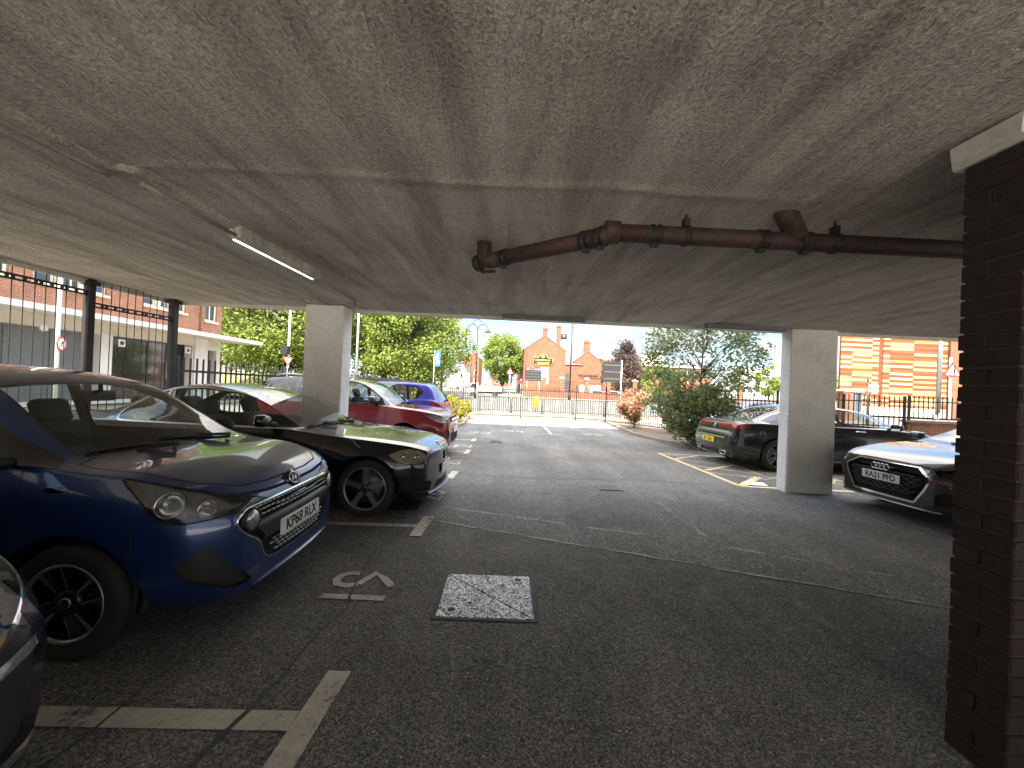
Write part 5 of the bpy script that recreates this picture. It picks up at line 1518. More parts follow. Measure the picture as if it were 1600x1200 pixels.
def gable_house(name, label, x0, x1, y0, y1, z0, eave, apex, mat, chim=(), ax=None, group=None, roof_over=.12):
    root = thing(name, label, 'building', ((x0+x1)/2, y0, z0), group=group)
    w = (x1-x0)/2; d = y1-y0; e = eave-z0; a = apex-z0; xa = 0 if ax is None else ax-(x0+x1)/2
    b = MB()
    b.add([(-w, 0, -.6), (w, 0, -.6), (w, 0, e), (xa, 0, a), (-w, 0, e)], [(0, 1, 2, 3, 4)]); b.add([(-w, d, -.6), (w, d, -.6), (w, d, e), (xa, d, a), (-w, d, e)], [(4, 3, 2, 1, 0)])
    b.quad((w, 0, -.6), (w, d, -.6), (w, d, e), (w, 0, e))
    return root, b, w, d, e, a, xa
def roof_on(root, w, d, e, a, xa, mat, o=.15):
    b = MB(); t = .14
    for sx in (-1, 1):
        p0 = Vector((xa, -o, a)); p1 = Vector((sx*(w+o), -o, e-o*(a-e)/w)); p2 = p1+Vector((0, d+2*o, 0)); p3 = p0+Vector((0, d+2*o, 0)); up = Vector((0, 0, t))
        v = [p0, p1, p2, p3]; v += [p+up for p in v]
        b.add(v, [(0, 1, 2, 3), (4, 7, 6, 5), (0, 4, 5, 1), (1, 5, 6, 2), (2, 6, 7, 3)] if sx > 0 else [(0, 3, 2, 1), (4, 5, 6, 7), (0, 1, 5, 4), (1, 2, 6, 5), (2, 3, 7, 6)])
    return b.build('roof', mat, root)
def chimney(root, x, y, z0, z1, w, mat, pots=2, d=None, pot_h=.5):
    b = MB(); dd = d or w*.7; b.cbox((x, y, (z0+z1)/2), (w, dd, z1-z0)); b.cbox((x, y, z1-.14), (w+.14, dd+.14, .16)); b.cbox((x, y, z1+.03), (w+.05, dd+.05, .08))
    o = b.build('chimney', mat, root)
    for i in range(pots):
        b = MB(); px = x+(i-(pots-1)/2)*w/max(1, pots)*.9; b.lathe([(.14, z1+.06), (.12, z1+pot_h), (.15, z1+pot_h+.02), (.15, z1+pot_h+.08), (.10, z1+pot_h+.08)], 10, 0, Matrix.Translation((px, y, 0))); b.build('chimney_pot', M['terra'], o)
    return o
def pub():
    z0 = 0
    root, b, w, d, e, a, xa = gable_house('public_house', 'red brick gable-end pub with black sign, pink and white banner and two chimneys', 2.05, 9.9, 72, 90, z0, 8.5, 11.2, M['brick'], ax=5.8)
    hs = [(1.5, 3.0, 1, 3.2), (5, 6.4, 1, 3.2), (1.5, 2.9, 4.8, 6.9), (5, 6.3, 4.8, 6.9), (9.5, 10.8, 4.8, 6.9), (13.5, 14.8, 4.8, 6.9), (9.5, 11, 1, 3.2), (13.5, 15, 1, 3.2)]
    L = d; hol = [(L-h[1], L-h[0], h[2], h[3]) for h in hs]
    wall_quad(b, (-w, d), (-w, 0), -.6, e, hol, 0, .15); b.build('wall', M['brick'], root)
    for h in hol: window_in(root, (-w, d), (-w, 0), h, .15, M['white_paint'], (1, 1), .1)
    root.rotation_euler = (0, 0, .06)
    roof_on(root, w, d, e, a, xa, M['slate'], .08)
    chimney(root, 5.95-5.975, .75, 10.4, 12.6, .85, M['brick'], 2)
    chimney(root, 9.0-5.975+.0, 3.4, 8.6, 13.6, .75, M['brick'], 1, .75, 1.1)
    b = MB(); b.tube([(-w+.35, -.07, 0), (-w+.35, -.07, e)], .07, 6); b.build('downpipe', M['dark_iron'], root)
    b = MB(); b.box(-w-.05, w+.05, -.06, -.0, -.6, .7); b.build('plinth', M['cream'], root)
    # painted name board: straight board with a raised crown
    b = MB(); Mf = Matrix(((1, 0, 0, 0), (0, 0, -1, 0), (0, 1, 0, 0), (0, 0, 0, 1)))
    cx = -.35
    board = [(cx-1.85, 5.75), (cx+1.85, 5.75), (cx+1.85, 7.05), (cx+.9, 7.05), (cx+.55, 7.6), (cx, 7.85), (cx-.55, 7.6), (cx-.9, 7.05), (cx-1.85, 7.05)]
    b.prism(board, .01, .09, Mf); o = b.build('name_board', M['sign_black'], root)
    b = MB()
    for i in range(len(board)):
        p, q = board[i], board[(i+1) % len(board)]; b.tube([(p[0]*.97+cx*.03, -.10, p[1]*.985+.1), (q[0]*.97+cx*.03, -.10, q[1]*.985+.1)], .035, 4)
    for k, (x, y, wd) in enumerate(((-1.2, 6.6, .55), (-.35, 6.62, .5), (.5, 6.6, .6), (-.9, 6.1, .5), (.15, 6.1, .9))):
        r = random.Random(k); xx = cx+x+.35-wd
        while xx < cx+x+.35+wd-.1:
            b.cbox((xx, -.10, y+r.uniform(-.02, .02)), (r.uniform(.06, .14), .02, r.uniform(.16, .24))); xx += .19
    b.lathe([(.001, 0), (.32, 0), (.32, .03), (.001, .03)], 16, 0, Matrix.Translation((cx, -.09, 7.25)) @ Matrix.Rotation(PI/2, 4, 'X'))
    b.build('gilt_lettering', M['gold'], o)
    # banner: white sheet with a pink bubble
    b = MB(); b.box(-2.15, .75, -.08, -.02, 2.2, 5.2); o = b.build('banner', M['plate_white'], root)
    b = MB(); b.prism([(-1.45+.78*math.cos(q), 4.75+.62*math.sin(q)) for q in [2*PI*k/24 for k in range(24)]]+[], .085, .10, Mf); b.prism([(-1.75, 4.3), (-1.15, 4.3), (-1.45, 3.85)], .085, .098, Mf); b.build('banner_bubble', M['pink'], o)
    b = MB(); r = random.Random(2)
    for row in range(5):
        x = -.45
        while x < .5: wd = r.uniform(.12, .3); b.cbox((x, -.087, 4.6-row*.45), (wd, .012, .13)); x += wd+.1
    b.cbox((-1.45, -.105, 4.8), (.9, .012, .22)); b.build('banner_print', M['galv'], o)
    # link block and second gable
    b = MB(); b.box(w+.02, w+4.2, 3.5, 12, -.6, 6.2); b.build('link_wall', M['brick'], root)
    b = MB(); b.add([(w, 3.3, 6.2), (w+4.3, 3.3, 6.2), (w+4.3, 8, 8.6), (w, 8, 8.6)], [(0, 1, 2, 3)]); b.build('link_roof', M['slate'], root)
    b = MB(); b.box(w+.3, w+1.5, 3.40, 3.5, 1.5, 4.3); b.build('link_door', M['window_dark'], root)
    r2, b, w, d, e, a, xa = gable_house('public_house_annexe', 'lower red brick gable with one chimney and a thin letter sign, right of the pub', 12.1, 17.6, 76, 90, z0, 6.9, 9.0, M['brick'])
    b.quad((-w, d, -.6), (-w, 0, -.6), (-w, 0, e), (-w, d, e)); b.build('wall', M['brick'], r2)
    roof_on(r2, w, d, e, a, xa, M['slate'], .08); chimney(r2, -.1, 1.2, 8.2, 11.0, 1.2, M['brick'], 3)
    b = MB(); b.box(-w-.03, w+.03, -.05, 0, -.6, 2.3); b.build('plinth', M['cream'], r2)
    b = MB(); r = random.Random(8); x = -1.9
    while x < 2.1: wd = r.uniform(.16, .3); b.cbox((x, -.08, 4.2+r.uniform(-.03, .03)), (wd, .05, r.uniform(.3, .5))); x += wd+.09
    b.box(-1.9, 2.2, -.06, -.02, 3.6, 3.72); b.build('letter_sign', M['sign_black'], r2)
pub()
def flue():
    y = 140; x = (878-800)/600*y
    root = thing('flue_tower', 'round yellow tower with black top behind the pub roof', 'tower', (x, y, .5))
    b = MB(); b.lathe([(1.05, 0), (1.05, 18.6)], 20, 0); b.build('shaft', pbr('yellow_stone', (.58, .42, .16), .7), root)
    b = MB(); b.lathe([(1.06, 18.6), (1.12, 18.7), (1.12, 20.7), (.001, 20.72)], 20, 0); b.build('cap', M['sign_black'], root)
flue()
def boundary_wall():
    y = 62.3
    root = thing('boundary_wall', 'low red brick wall with tall capped piers and railings in front of the pub', 'wall', (5, y, 0))
    b = MB(); b.box(0, 42, -.17, .17, -.5, .95); b.box(-.01, 42, -.2, .2, .95, 1.02); b.build('wall_panel', M['brick'], root)
    b = MB(); b.box(-3.2, -.02, -.17, .17, -.5, 2.75); b.build('wall_panel', M['brick'], root)
    xs = [0.2, 3.0, 7.1, 10.6, 14.9, 19.2, 23.4, 27.6, 32]
    for x in xs:
        b = MB(); b.cbox((x, 0, 1.3), (.62, .62, 3.6)); o = b.build('pier', M['brick'], root)
        b = MB(); b.cbox((x, 0, 3.14), (.8, .8, .1)); b.add([(x-.36, -.36, 3.19), (x+.36, -.36, 3.19), (x+.36, .36, 3.19), (x-.36, .36, 3.19), (x, 0, 3.42)], [(0, 1, 4), (1, 2, 4), (2, 3, 4), (3, 0, 4)]); b.build('cap', M['cream'], o)
    for a, c in zip(xs[:-1], xs[1:]):
        b = MB(); k = int((c-a-.6)/.16)
        for i in range(k): x = a+.38+i*.16; b.tube([(x, 0, 1.0), (x, 0, 2.75)], .014, 4, 0, True, False, False)
        b.box(a+.31, c-.31, -.015, .015, 2.45, 2.5); b.box(a+.31, c-.31, -.015, .015, 1.1, 1.15); b.build('railing', M['metal_black'], root)
boundary_wall()
def office():
    y = 150; k = y/600
    x0, x1 = (1000-800)*k, (1110-800)*k
    root = thing('office_block', 'long red and white office block far behind the purple tree', 'building', (x0, y, .9))
    w = x1-x0
    b = MB(); b.box(0, w, 0, 30, 0, 10.5); b.build('wall', M['brick'], root)
    b = MB(); b.box(8, w+.5, -.2, -.02, 7.0, 9.2); b.build('glazed_band', M['window_dark'], root)
    b = MB(); b.box(5, w+.6, -.5, 30, 10.5, 11.2); b.build('roof', M['white_paint'], root)
    b = MB(); b.box(-14, -2, 2, 20, 0, 12.6); b.build('wall', M['brick'], root)
    b = MB(); b.box(2, 12, 8, 20, 11.2, 15.6); b.build('plant_room', M['cream'], root)
    b = MB()
    for i in range(6): b.box(9+i*3, 9.2+i*3, -.3, -.2, 7, 9.2)
    b.build('mullion', M['white_paint'], root)
office()
def clad():
    y = 42.; k = y/600
    X = lambda px: (px-800)*k
    x0 = X(1312)
    root = thing('clad_building', 'building clad in cream, yellow, orange and rust strips beside red brick', 'building', (x0, y, 0))
    cols = [1312, 1330, 1361, 1371.5, None, 1378, 1389, 1426, 1464, None, 1469, 1479]
    r = random.Random(11)
    b = MB(); b.prism([(0, .06), (X(1479)-x0, .06), (X(1479)-x0+3, 10), (9.2, 10)], 0, 12.6); b.build('wall', M['clad'][3], root)
    b = MB(); z0, h = .95, .272
    last = None
    for a, c in zip(cols[:-1], cols[1:]):
        if a is None or c is None: continue
        j = 0; z = z0
        while z < 12.3:
            m = r.choices((0, 1, 2, 3), (.42, .12, .26, .2))[0]
            if m == last: m = r.choice([q for q in (0, 2, 3, 0) if q != last])
            last = m
            b.box(X(a)-x0+.012, X(c)-x0-.012, 0, .05, z+.006, z+h-.006, m); z += h; j += 1
    b.build('cladding', M['clad'], root)
    b = MB(); b.box(-.02, X(1479)-x0, .02, .06, 0, .94); b.build('plinth', M['cream'], root)
    b = MB(); b.box(X(1479)-x0+.02, 34, -.25, 14, 0, 12.6); b.build('brick_wall', M['brick'], root)
    b = MB(); b.tube([(X(1466.5)-x0, -.12, .5), (X(1466.5)-x0, -.12, 12.5)], .13, 8); b.build('downpipe', M['metal_grey'], root)
clad()
for i, (px0, px1, y, top, mat, lab) in enumerate(((728, 747, 128, 12.5, 'brick', 'orange brick house down the street beyond the far lamp'), (747, 757, 165, 11, 'cream', 'pale rendered house at the end of the street'), (716, 727, 112, 7.5, 'white_paint', 'white rendered shop between the big trees and the street'), (769, 800, 185, 6.5, 'brick', 'low row of red brick shops far down the street'))):
    k = y/600; x0, x1 = (px0-800)*k, (px1-800)*k
    z = gnd(0, y)
    root, b, w, d, e, a, xa = gable_house('street_house', lab, x0, x1, y, y+16, z, top-2, top, None)
    b.quad((-w, d, -.6), (-w, 0, -.6), (-w, 0, e), (-w, d, e)); b.build('wall', M[mat], root); roof_on(root, w, d, e, a, xa, M['slate'], .1)
    chimney(root, 0, 2, a-.5, a+1.4, 1.0, M['brick'], 2)
    for zz in (1.0, 3.9):
        for s in (-.5, .5):
            bb = MB(); bb.cbox((s*w, -.02, zz+.9), (w*.42, .06, 1.5)); o = bb.build('window', M['white_paint'], root); bb = MB(); bb.cbox((s*w, -.06, zz+.9), (w*.32, .03, 1.25)); bb.build('pane', M['window_dark'], o)
def white_block():
    y = 120; x = (1163-800)/600*y
    root = thing('white_block', 'white flat-roofed block far off behind the leafy tree', 'building', (x, y, .6))
    b = MB(); b.box(0, 8.5, 0, 10, 0, 9.5); b.build('wall', M['white_paint'], root)
    for i in range(3):
        for j in range(2): b = MB(); b.box(1+i*2.6, 2.3+i*2.6, -.05, 0, 2+j*3.4, 3.8+j*3.4); b.build('window', M['window_dark'], root)
white_block()

# ---------------------------------------------------------------- street furniture
def pole_mesh(root, h, r0, r1, mat, base=True):
    b = MB()
    if base: b.tube([(0, 0, 0), (0, 0, 1.1)], r0*1.7, 10)
    b.tube([(0, 0, 1.1 if base else 0), (0, 0, h)], [r0, r1], 10); return b.build('pole', mat, root)
def swan_lamp(label, x, y, h, s=1.):
    root = thing('street_lamp', label, 'street lamp', (x, y, gnd(x, y)), group='ornate twin-arm street lamps')
    pole_mesh(root, h, .10, .07, M['dark_iron'])
    b = MB(); R_ = .62*s
    for sd in (-1, 1):
        b.tube([(sd*(R_*1.05+R_*1.0*math.cos(q)), 0, h+.05+R_*1.0*math.sin(q)) for q in [PI-PI*k/14 for k in range(15)]], .05, 6)
    b.tube([(R_*math.cos(q)*1.0, 0, h+R_*1.05+R_*math.sin(q)*.95) for q in [PI*k/14 for k in range(15)]], .045, 6); b.build('arm', M['dark_iron'], root)
    for sd in (-1, 1):
        b = MB(); b.lathe([(.05, .12), (.10, 0), (.16, -.08), (.42, -.30), (.40, -.34)], 14, 0, Matrix.Translation((sd*R_*2.05, 0, h+.02))); o = b.build('lantern', M['dark_iron'], root)
        b = MB(); b.sphere((sd*R_*2.05, 0, h-.32), .2, 10, 0, (1, 1, .7)); b.build('lamp_globe', M['white_plastic'], o)
    return root
swan_lamp('tall dark twin-arm street lamp between the leafy trees', -4.55, 48, 8.6)
swan_lamp('farther twin-arm street lamp beside the orange brick house', -10.3, 95, 9.0)
def lamp_column(label, px, y, h, mat, r=.09, arm=True, cat='lamp post', name='lamp_post'):
    x = (px-800)/600*y
    root = thing(name, label, cat, (x, y, gnd(x, y)))
    pole_mesh(root, h, r, r*.6, M[mat])
    if arm:
        b = MB(); b.tube([(0, 0, h), (.5, -.6, h+.25), (.9, -1.3, h+.3)], .04, 6); b.build('arm', M[mat], root); b = MB(); b.rbox((1.05, -1.6, h+.3), (.28, .7, .14), .05); b.build('lantern', M['metal_grey'], root)
    return root
lamp_column('tall thin dark lamp post standing in front of the pub wall', 890.5, 58, 13, 'dark_iron', .13)
lamp_column('pale grey lamp post right of the left concrete column', 556, 24.5, 7.5, 'galv', .085)
lamp_column('grey lamp post in front of the striped cladding', 1465, 22, 8, 'metal_grey', .08)
def disc_sign(root, z, r, mat_ring, mat_in, face, symbol=None, tri=0, off=.09):
    """round or three-cornered sign plate facing `face` (plan angle)"""
    f = frame_at((off*math.cos(face), off*math.sin(face), z), (math.cos(face), math.sin(face), 0))
    if tri:
        s = 1 if tri > 0 else -1
        P = rounded([(-r*.87, -.5*r*s), (r*.87, -.5*r*s), (0, r*s)], r*.14)
        Q = rounded([(-r*.60, -.34*r*s), (r*.60, -.34*r*s), (0, r*.68*s)], r*.06)
    else: P = circle(0, 0, r, 28); Q = circle(0, 0, r*.80, 28)
    b = MB(); b.prism(P, 0, .012, f); o = b.build('sign_plate', mat_ring, root)
    b = MB(); b.prism(Q, .012, .016, f); b.build('sign_face', mat_in, o)
    if symbol:
        b = MB(); symbol(b, f); b.build('sign_symbol', M['ink'], o)
    b = MB(); b.prism([(x*1.01, y*1.01) for x, y in P], -.01, -.002, f); b.build('sign_rear', M['sign_back'], o)
def sign_left():
    y = 13.1; x = -15.55
    root = thing('road_sign', 'red-ringed round sign on a white pole beyond the tall railing', 'road sign', (x, y, gnd(x, y)))
    pole_mesh(root, 6.5, .056, .05, M['white_paint'], False)
    def turn(b, f):
        b.prism([(.8*x, .8*y) for x, y in [(-.03, -.13), (.02, -.13), (.02, .02), (.09, .02), (.09, -.03), (.17, .06), (.09, .15), (.09, .09), (-.03, .09)]], .017, .020, f)
    disc_sign(root, 2.42, .24, M['red_sign'], M['plate_white'], R(24), turn)
sign_left()
def give_way():
    y = 26; x = (449-800)/600*y
    root = thing('give_way_sign', 'white pole with give way triangle under a grey sign back, left of the concrete column', 'road sign', (x, y, gnd(x, y)))
    pole_mesh(root, 8, .075, .06, M['white_paint'], False)
    disc_sign(root, 2.85, .37, M['red_sign'], M['plate_white'], R(-70), None, -1)
    b = MB(); f = frame_at((-.12, -.02, 3.5), (-.3, -.95, 0)); b.prism([(-.34, .28), (.34, .28), (.24, -.28), (-.24, -.28)], 0, .22, f); b.build('signal_hood', M['sign_back'], root)
give_way()
def board(label, px0, px1, y, z0, z1, post_px, split=False):
    k = y/600; x0, x1 = (px0-800)*k, (px1-800)*k; xp = (post_px-800)*k; z = gnd(0, y)
    root = thing('road_sign', label, 'road sign', (xp, y, z))
    b = MB(); b.rbox(((x0+x1)/2-xp, 0, (z0+z1)/2-z), (x1-x0, .03, z1-z0), .06, 0, None, 3, 1); o = b.build('sign_plate', M['sign_back'], root)
    b = MB()
    for i in range(4 if not split else 3):
        zz = z0+(z1-z0)*(i+.5)/(4 if not split else 3)-z; b.box(x0-xp+.04, x1-xp-.04, -.035, -.016, zz-.02, zz+.02)
    b.build('stiffener', M['metal_grey'], o)
    b = MB(); 
    for xx in ((0,) if split else (x0-xp+.25, x1-xp-.3)): b.tube([(xx, .06, 0), (xx, .06, z1-z+.12)], .045, 8)
    b.build('post', M['galv'], root)
board('dark grey back of a road sign before the pub wall', 821, 846, 50, 2.3, 3.75, 834)
board('large dark grey sign back near the far fence, by the purple tree', 941.5, 969.5, 23.6, 2.02, 3.28, 970.5, True)
def tri_sign(label, px, y, zc, r, z_top, face, sym=None, mat='galv', name='warning_sign'):
    x = (px-800)/600*y; root = thing(name, label, 'road sign', (x, y, gnd(x, y)))
    pole_mesh(root, z_top, .05, .05, M[mat], False); disc_sign(root, zc, r, M['red_sign'], M['plate_white'], face, sym, 1); return root
tri_sign('small red warning triangle on a pole left of the pub', 796, 40, 3.2, .42, 3.6, R(-90))
def people(b, f):
    for (x, h, y0) in ((-.085, .26, -.17), (.06, .44, -.17)):
        w = h*.2
        b.prism(circle(x, y0+h*.9, h*.11, 12), .017, .020, f); b.prism([(x-w*.6, y0+h*.76), (x+w*.6, y0+h*.76), (x+w*.5, y0+h*.35), (x+w*.45, y0), (x+w*.1, y0), (x, y0+h*.33), (x-w*.1, y0), (x-w*.45, y0), (x-w*.5, y0+h*.35)], .017, .020, f)
tri_sign('red triangle sign with two figures on a pole by the brick pier', 1484, 18, 3.22, .46, 3.9, R(-97), people, 'galv')
def small_red():
    y = 45; x = (814-800)/600*y; root = thing('red_plate_sign', 'small red plate on a post at the foot of the pub', 'road sign', (x, y, gnd(x, y)))
    pole_mesh(root, 2.6, .04, .04, M['galv'], False); b = MB(); b.rbox((0, -.06, 2.25), (.62, .02, .34), .03, 0, None, 2, 1); b.build('sign_plate', M['red_sign'], root)
small_red()
def yellow_cover():
    y = 25.4; x = (838.5-800)/600*y; z = gnd(x, y)
    root = thing('yellow_bollard', 'bright yellow tapered cover standing at the guard rail', 'bollard', (x, y, z))
    b = MB(); b.lathe([(.001, .18), (.07, .2), (.10, .42), (.19, .66), (.22, .95), (.20, 1.06), (.001, 1.1)], 14, 0); b.build('cover', M['yellow'], root)
    b = MB(); b.tube([(0, 0, 0), (0, 0, .22)], .04, 8); b.build('stem', M['metal_grey'], root)
yellow_cover()
def banner():
    y = 36; x = (677-800)/600*y; root = thing('blue_banner', 'blue upright banner sign against the big left tree', 'sign', (x, y, gnd(x, y)))
    pole_mesh(root, 4.9, .05, .045, M['galv'], False); b = MB(); b.rbox((.32, -.03, 4.0), (.50, .02, 1.45), .04, 0, None, 2, 1); b.build('sign_plate', M['blue_sign'], root)
    b = MB(); r = random.Random(4)
    for i in range(5): b.cbox((.32+r.uniform(-.08, .08), -.045, 4.45-i*.22), (r.uniform(.18, .34), .006, .09))
    b.build('sign_print', M['plate_white'], root)
banner()
def fingerpost():
    y = 26; x = (1356-800)/600*y; root = thing('fingerpost', 'black fingerpost with two pale arms before the striped cladding', 'signpost', (x, y, gnd(x, y)))
    b = MB(); b.tube([(0, 0, 0), (0, 0, 3.1)], .055, 8); b.sphere((0, 0, 3.15), .08); b.build('post', M['metal_black'], root)
    for z, d in ((2.75, 1), (2.45, 1)):
        b = MB(); b.box(.06, .72, -.02, .02, z-.09, z+.09); b.build('arm', M['galv'], root)
fingerpost()
def kiosk():
    y = 33; x = (1337-800)/600*y; root = thing('brick_pier_gate', 'brick gate pier with pale cap in front of the striped cladding', 'gate pier', (x-1.0, y, gnd(x, y)))
    b = MB(); b.cbox((.1, 0, 1.2), (.85, .7, 2.6)); b.build('pier', M['brick'], root); b = MB(); b.cbox((.1, 0, 2.56), (1.0, .85, .16)); b.build('cap', M['cream'], root)
    root = thing('grey_kiosk', 'small grey glazed kiosk beside the brick gate pier', 'kiosk', (x+.45, y+.5, gnd(x, y)))
    b = MB(); b.box(-.6, .6, 0, 1, 0, .8); b.box(-.6, -.5, 0, 1, .8, 2.4); b.box(.5, .6, 0, 1, .8, 2.4); b.box(-.05, .05, 0, .08, .8, 2.4); b.box(-.7, .7, -.1, 1.1, 2.4, 2.6); b.build('frame', M['metal_grey'], root)
    b = MB(); b.quad((-.5, .04, .8), (.5, .04, .8), (.5, .04, 2.4), (-.5, .04, 2.4)); b.build('pane', M['window_dark'], root)
kiosk()
def traffic_light():
    y = 66; x = (721-800)/600*y; root = thing('traffic_light', 'traffic light showing green beside the white car', 'traffic light', (x, y, gnd(x, y)))
    pole_mesh(root, 2.6, .06, .06, M['metal_black'], False); b = MB(); b.rbox((0, 0, 2.9), (.34, .25, 1.0), .05); b.build('head', M['metal_black'], root)
    b = MB(); b.lathe([(.11, 0), (.001, .03)], 14, 0, Matrix.Translation((0, -.13, 2.6)) @ Matrix.Rotation(PI/2, 4, 'X')); b.build('green_lamp', emis('green_light', (.05, .9, .35), 2.), root)
traffic_light()
# guard rail along the kerb beyond the fence
g = thing('guard_rail', 'grey pedestrian guard rail along the kerb beyond the far fence', 'railing', (-6, 24.6, 0))
for i in range(11):
    x0 = i*2.0; z = gnd(0, 24.6); b = MB()
    for xx in (x0+.03, x0+1.95): b.tube([(xx, 0, z), (xx, 0, z+1.0)], .026, 6)
    b.tube([(x0+.03, 0, z+1.0), (x0+1.95, 0, z+1.0)], .026, 6); b.tube([(x0+.03, 0, z+.16), (x0+1.95, 0, z+.16)], .02, 6)
    for k in range(1, 17): b.tube([(x0+.03+1.92*k/17, 0, z+.16), (x0+.03+1.92*k/17, 0, z+1.0)], .011, 4, 0, True, False, False)
    b.build('rail_panel', M['dark_iron'], g)

# right boundary: stepped low wall with a railing on top
def right_wall():
    root = thing('low_wall', 'low dark brick wall with pale coping, stepped up behind the parked cars on the right', 'wall', (8.9, 12.6, 0))
    b = MB(); b.box(0, 4.05, -.12, .12, -.3, .56); b.box(4.05, 9, -.12, .12, -.3, .90); b.build('wall_panel', M['brick_left'], root)
    b = MB(); b.box(0, 4.04, -.16, .16, .56, .63); b.box(4.0, 9, -.16, .16, .90, .97); b.build('coping', M['kerb'], root)
right_wall()
fence('railing_fence', 'black railing on the lower part of the right brick wall', [(8.95, 12.6), (10.9, 12.6), (12.9, 12.6)], 1.12, .155, 1.12, .07, group=None, zf=lambda x, y: .63)
fence('railing_fence', 'black railing on the raised part of the right brick wall', [(13.05, 12.6), (15.4, 12.6), (17.8, 12.6)], .80, .155, .80, .07, zf=lambda x, y: .97, rails=(.06, -.18))

# ---------------------------------------------------------------- trees and planting
tree('leafy_tree', 'big sunlit lime green tree right of the left concrete column', -10.5, 40, gnd(0, 40), 13.6, 9.6, .125, LEAF['lime'], 1, 220, 190, .28, .05, cl=.17)
tree('leafy_tree', 'broad green tree overhanging the shop canopy on the left', -22.5, 38, .05, 16.5, 12.5, .135, LEAF['lime'], 2, 220, 180, .32, .10, cl=.18)
tree('leafy_tree', 'dense green tree hidden half behind the left concrete column', -15.5, 46, .05, 17, 12, .14, LEAF['lime'], 3, 220, 170, .3, .08, cl=.19)
tree('leafy_tree', 'round light green tree beside the pub, above the flatbed truck', -1.9, 75, gnd(0, 75), 11.4, 7.4, .17, LEAF['lime'], 4, 130, 150, .3, .22, cl=.2)
tree('purple_tree', 'purple-leaved tree behind the brick wall piers', 20.6, 70, .1, 10.2, 10.5, .18, LEAF['purple'], 5, 110, 110, .25, .08, 'cone', cl=.14)
tree('round_tree', 'bright green round tree right of the purple tree', 23.7, 61.0, .1, 5.9, 5.6, .17, LEAF['lime'], 6, 45, 100, .18, .12, cl=.2)
tree('street_tree', 'small green tree between the pub annexe and the purple tree', 18.4, 84, .3, 8.0, 4.5, .2, LEAF['mid'], 7, 30, 80, .18, .2)
tree('street_tree', 'yellow green tree far right behind the leafy young tree', 61.5, 92, .4, 8.5, 6, .24, LEAF['lime'], 8, 35, 90, .2, .15)
tree('street_tree', 'tree left of the striped cladding beyond the column', 58, 70, .2, 6, 5, .2, LEAF['lime'], 9, 35, 80, .2, .15)
tree('young_tree', 'loose leafy young tree in the planting bed, branches against the sky', 5.65, 11.6, gnd(0, 11.6), 4.6, 3.6, .05, LEAF['birch'], 10, 165, 60, .045, .05, 'round', depth=2.4, cl=.12, lean=.1)
tree('tree_skirt_shrub', 'dark bushy shrub at the foot of the leafy young tree', 5.75, 11.3, gnd(0, 11.3)+.05, 1.9, 2.0, .055, LEAF['birch'], 12, 60, 110, .03, .02, cat='shrub', depth=1.5, cl=.2)
tree('red_shrub', 'red-leaved shrub by the far fence post', 5.35, 16.6, gnd(0, 16.6)+.05, 1.65, 1.75, .05, LEAF['red'], 13, 40, 110, .035, .22, 'vase', cat='shrub', cl=.17)
tree('red_shrub', 'smaller red and green shrub beside the leafy tree', 6.1, 14.6, gnd(0, 14.6)+.05, 1.5, 1.2, .05, LEAF['red'], 14, 26, 100, .03, .2, 'vase', cat='shrub', cl=.18)
for i, (x, y, h, w, lab) in enumerate(((-2.55, 18.6, .95, 1.3, 'golden shrub nearest the far fence, left bed'), (-2.75, 16.4, 1.15, 1.5, 'golden green shrub at the kerb corner behind the blue hatchback tail'), (-3.9, 17.6, 1.2, 1.7, 'golden shrub half hidden behind the blue hatchback'))):
    tree('golden_shrub', lab, x, y, gnd(0, y)+.05, h, w, .045, LEAF['gold'], 20+i, 26, 90, .02, .05, group='golden shrubs in the left planting bed', cat='shrub', cl=.2)
for i, px in enumerate((360, 385, 420, 470, 600, 640, 690)):
    y = 62+4*(i % 3); tree('street_tree', ('tall', 'slim', 'wide', 'bushy', 'leaning', 'low', 'dark')[i]+' background tree in the far belt of trees at the left', (px-800)/600*y, y, .05, 13+2*(i % 3), 9, .24, LEAF['mid'], 30+i, 45, 90, .25, .12, group='trees in the far left belt')
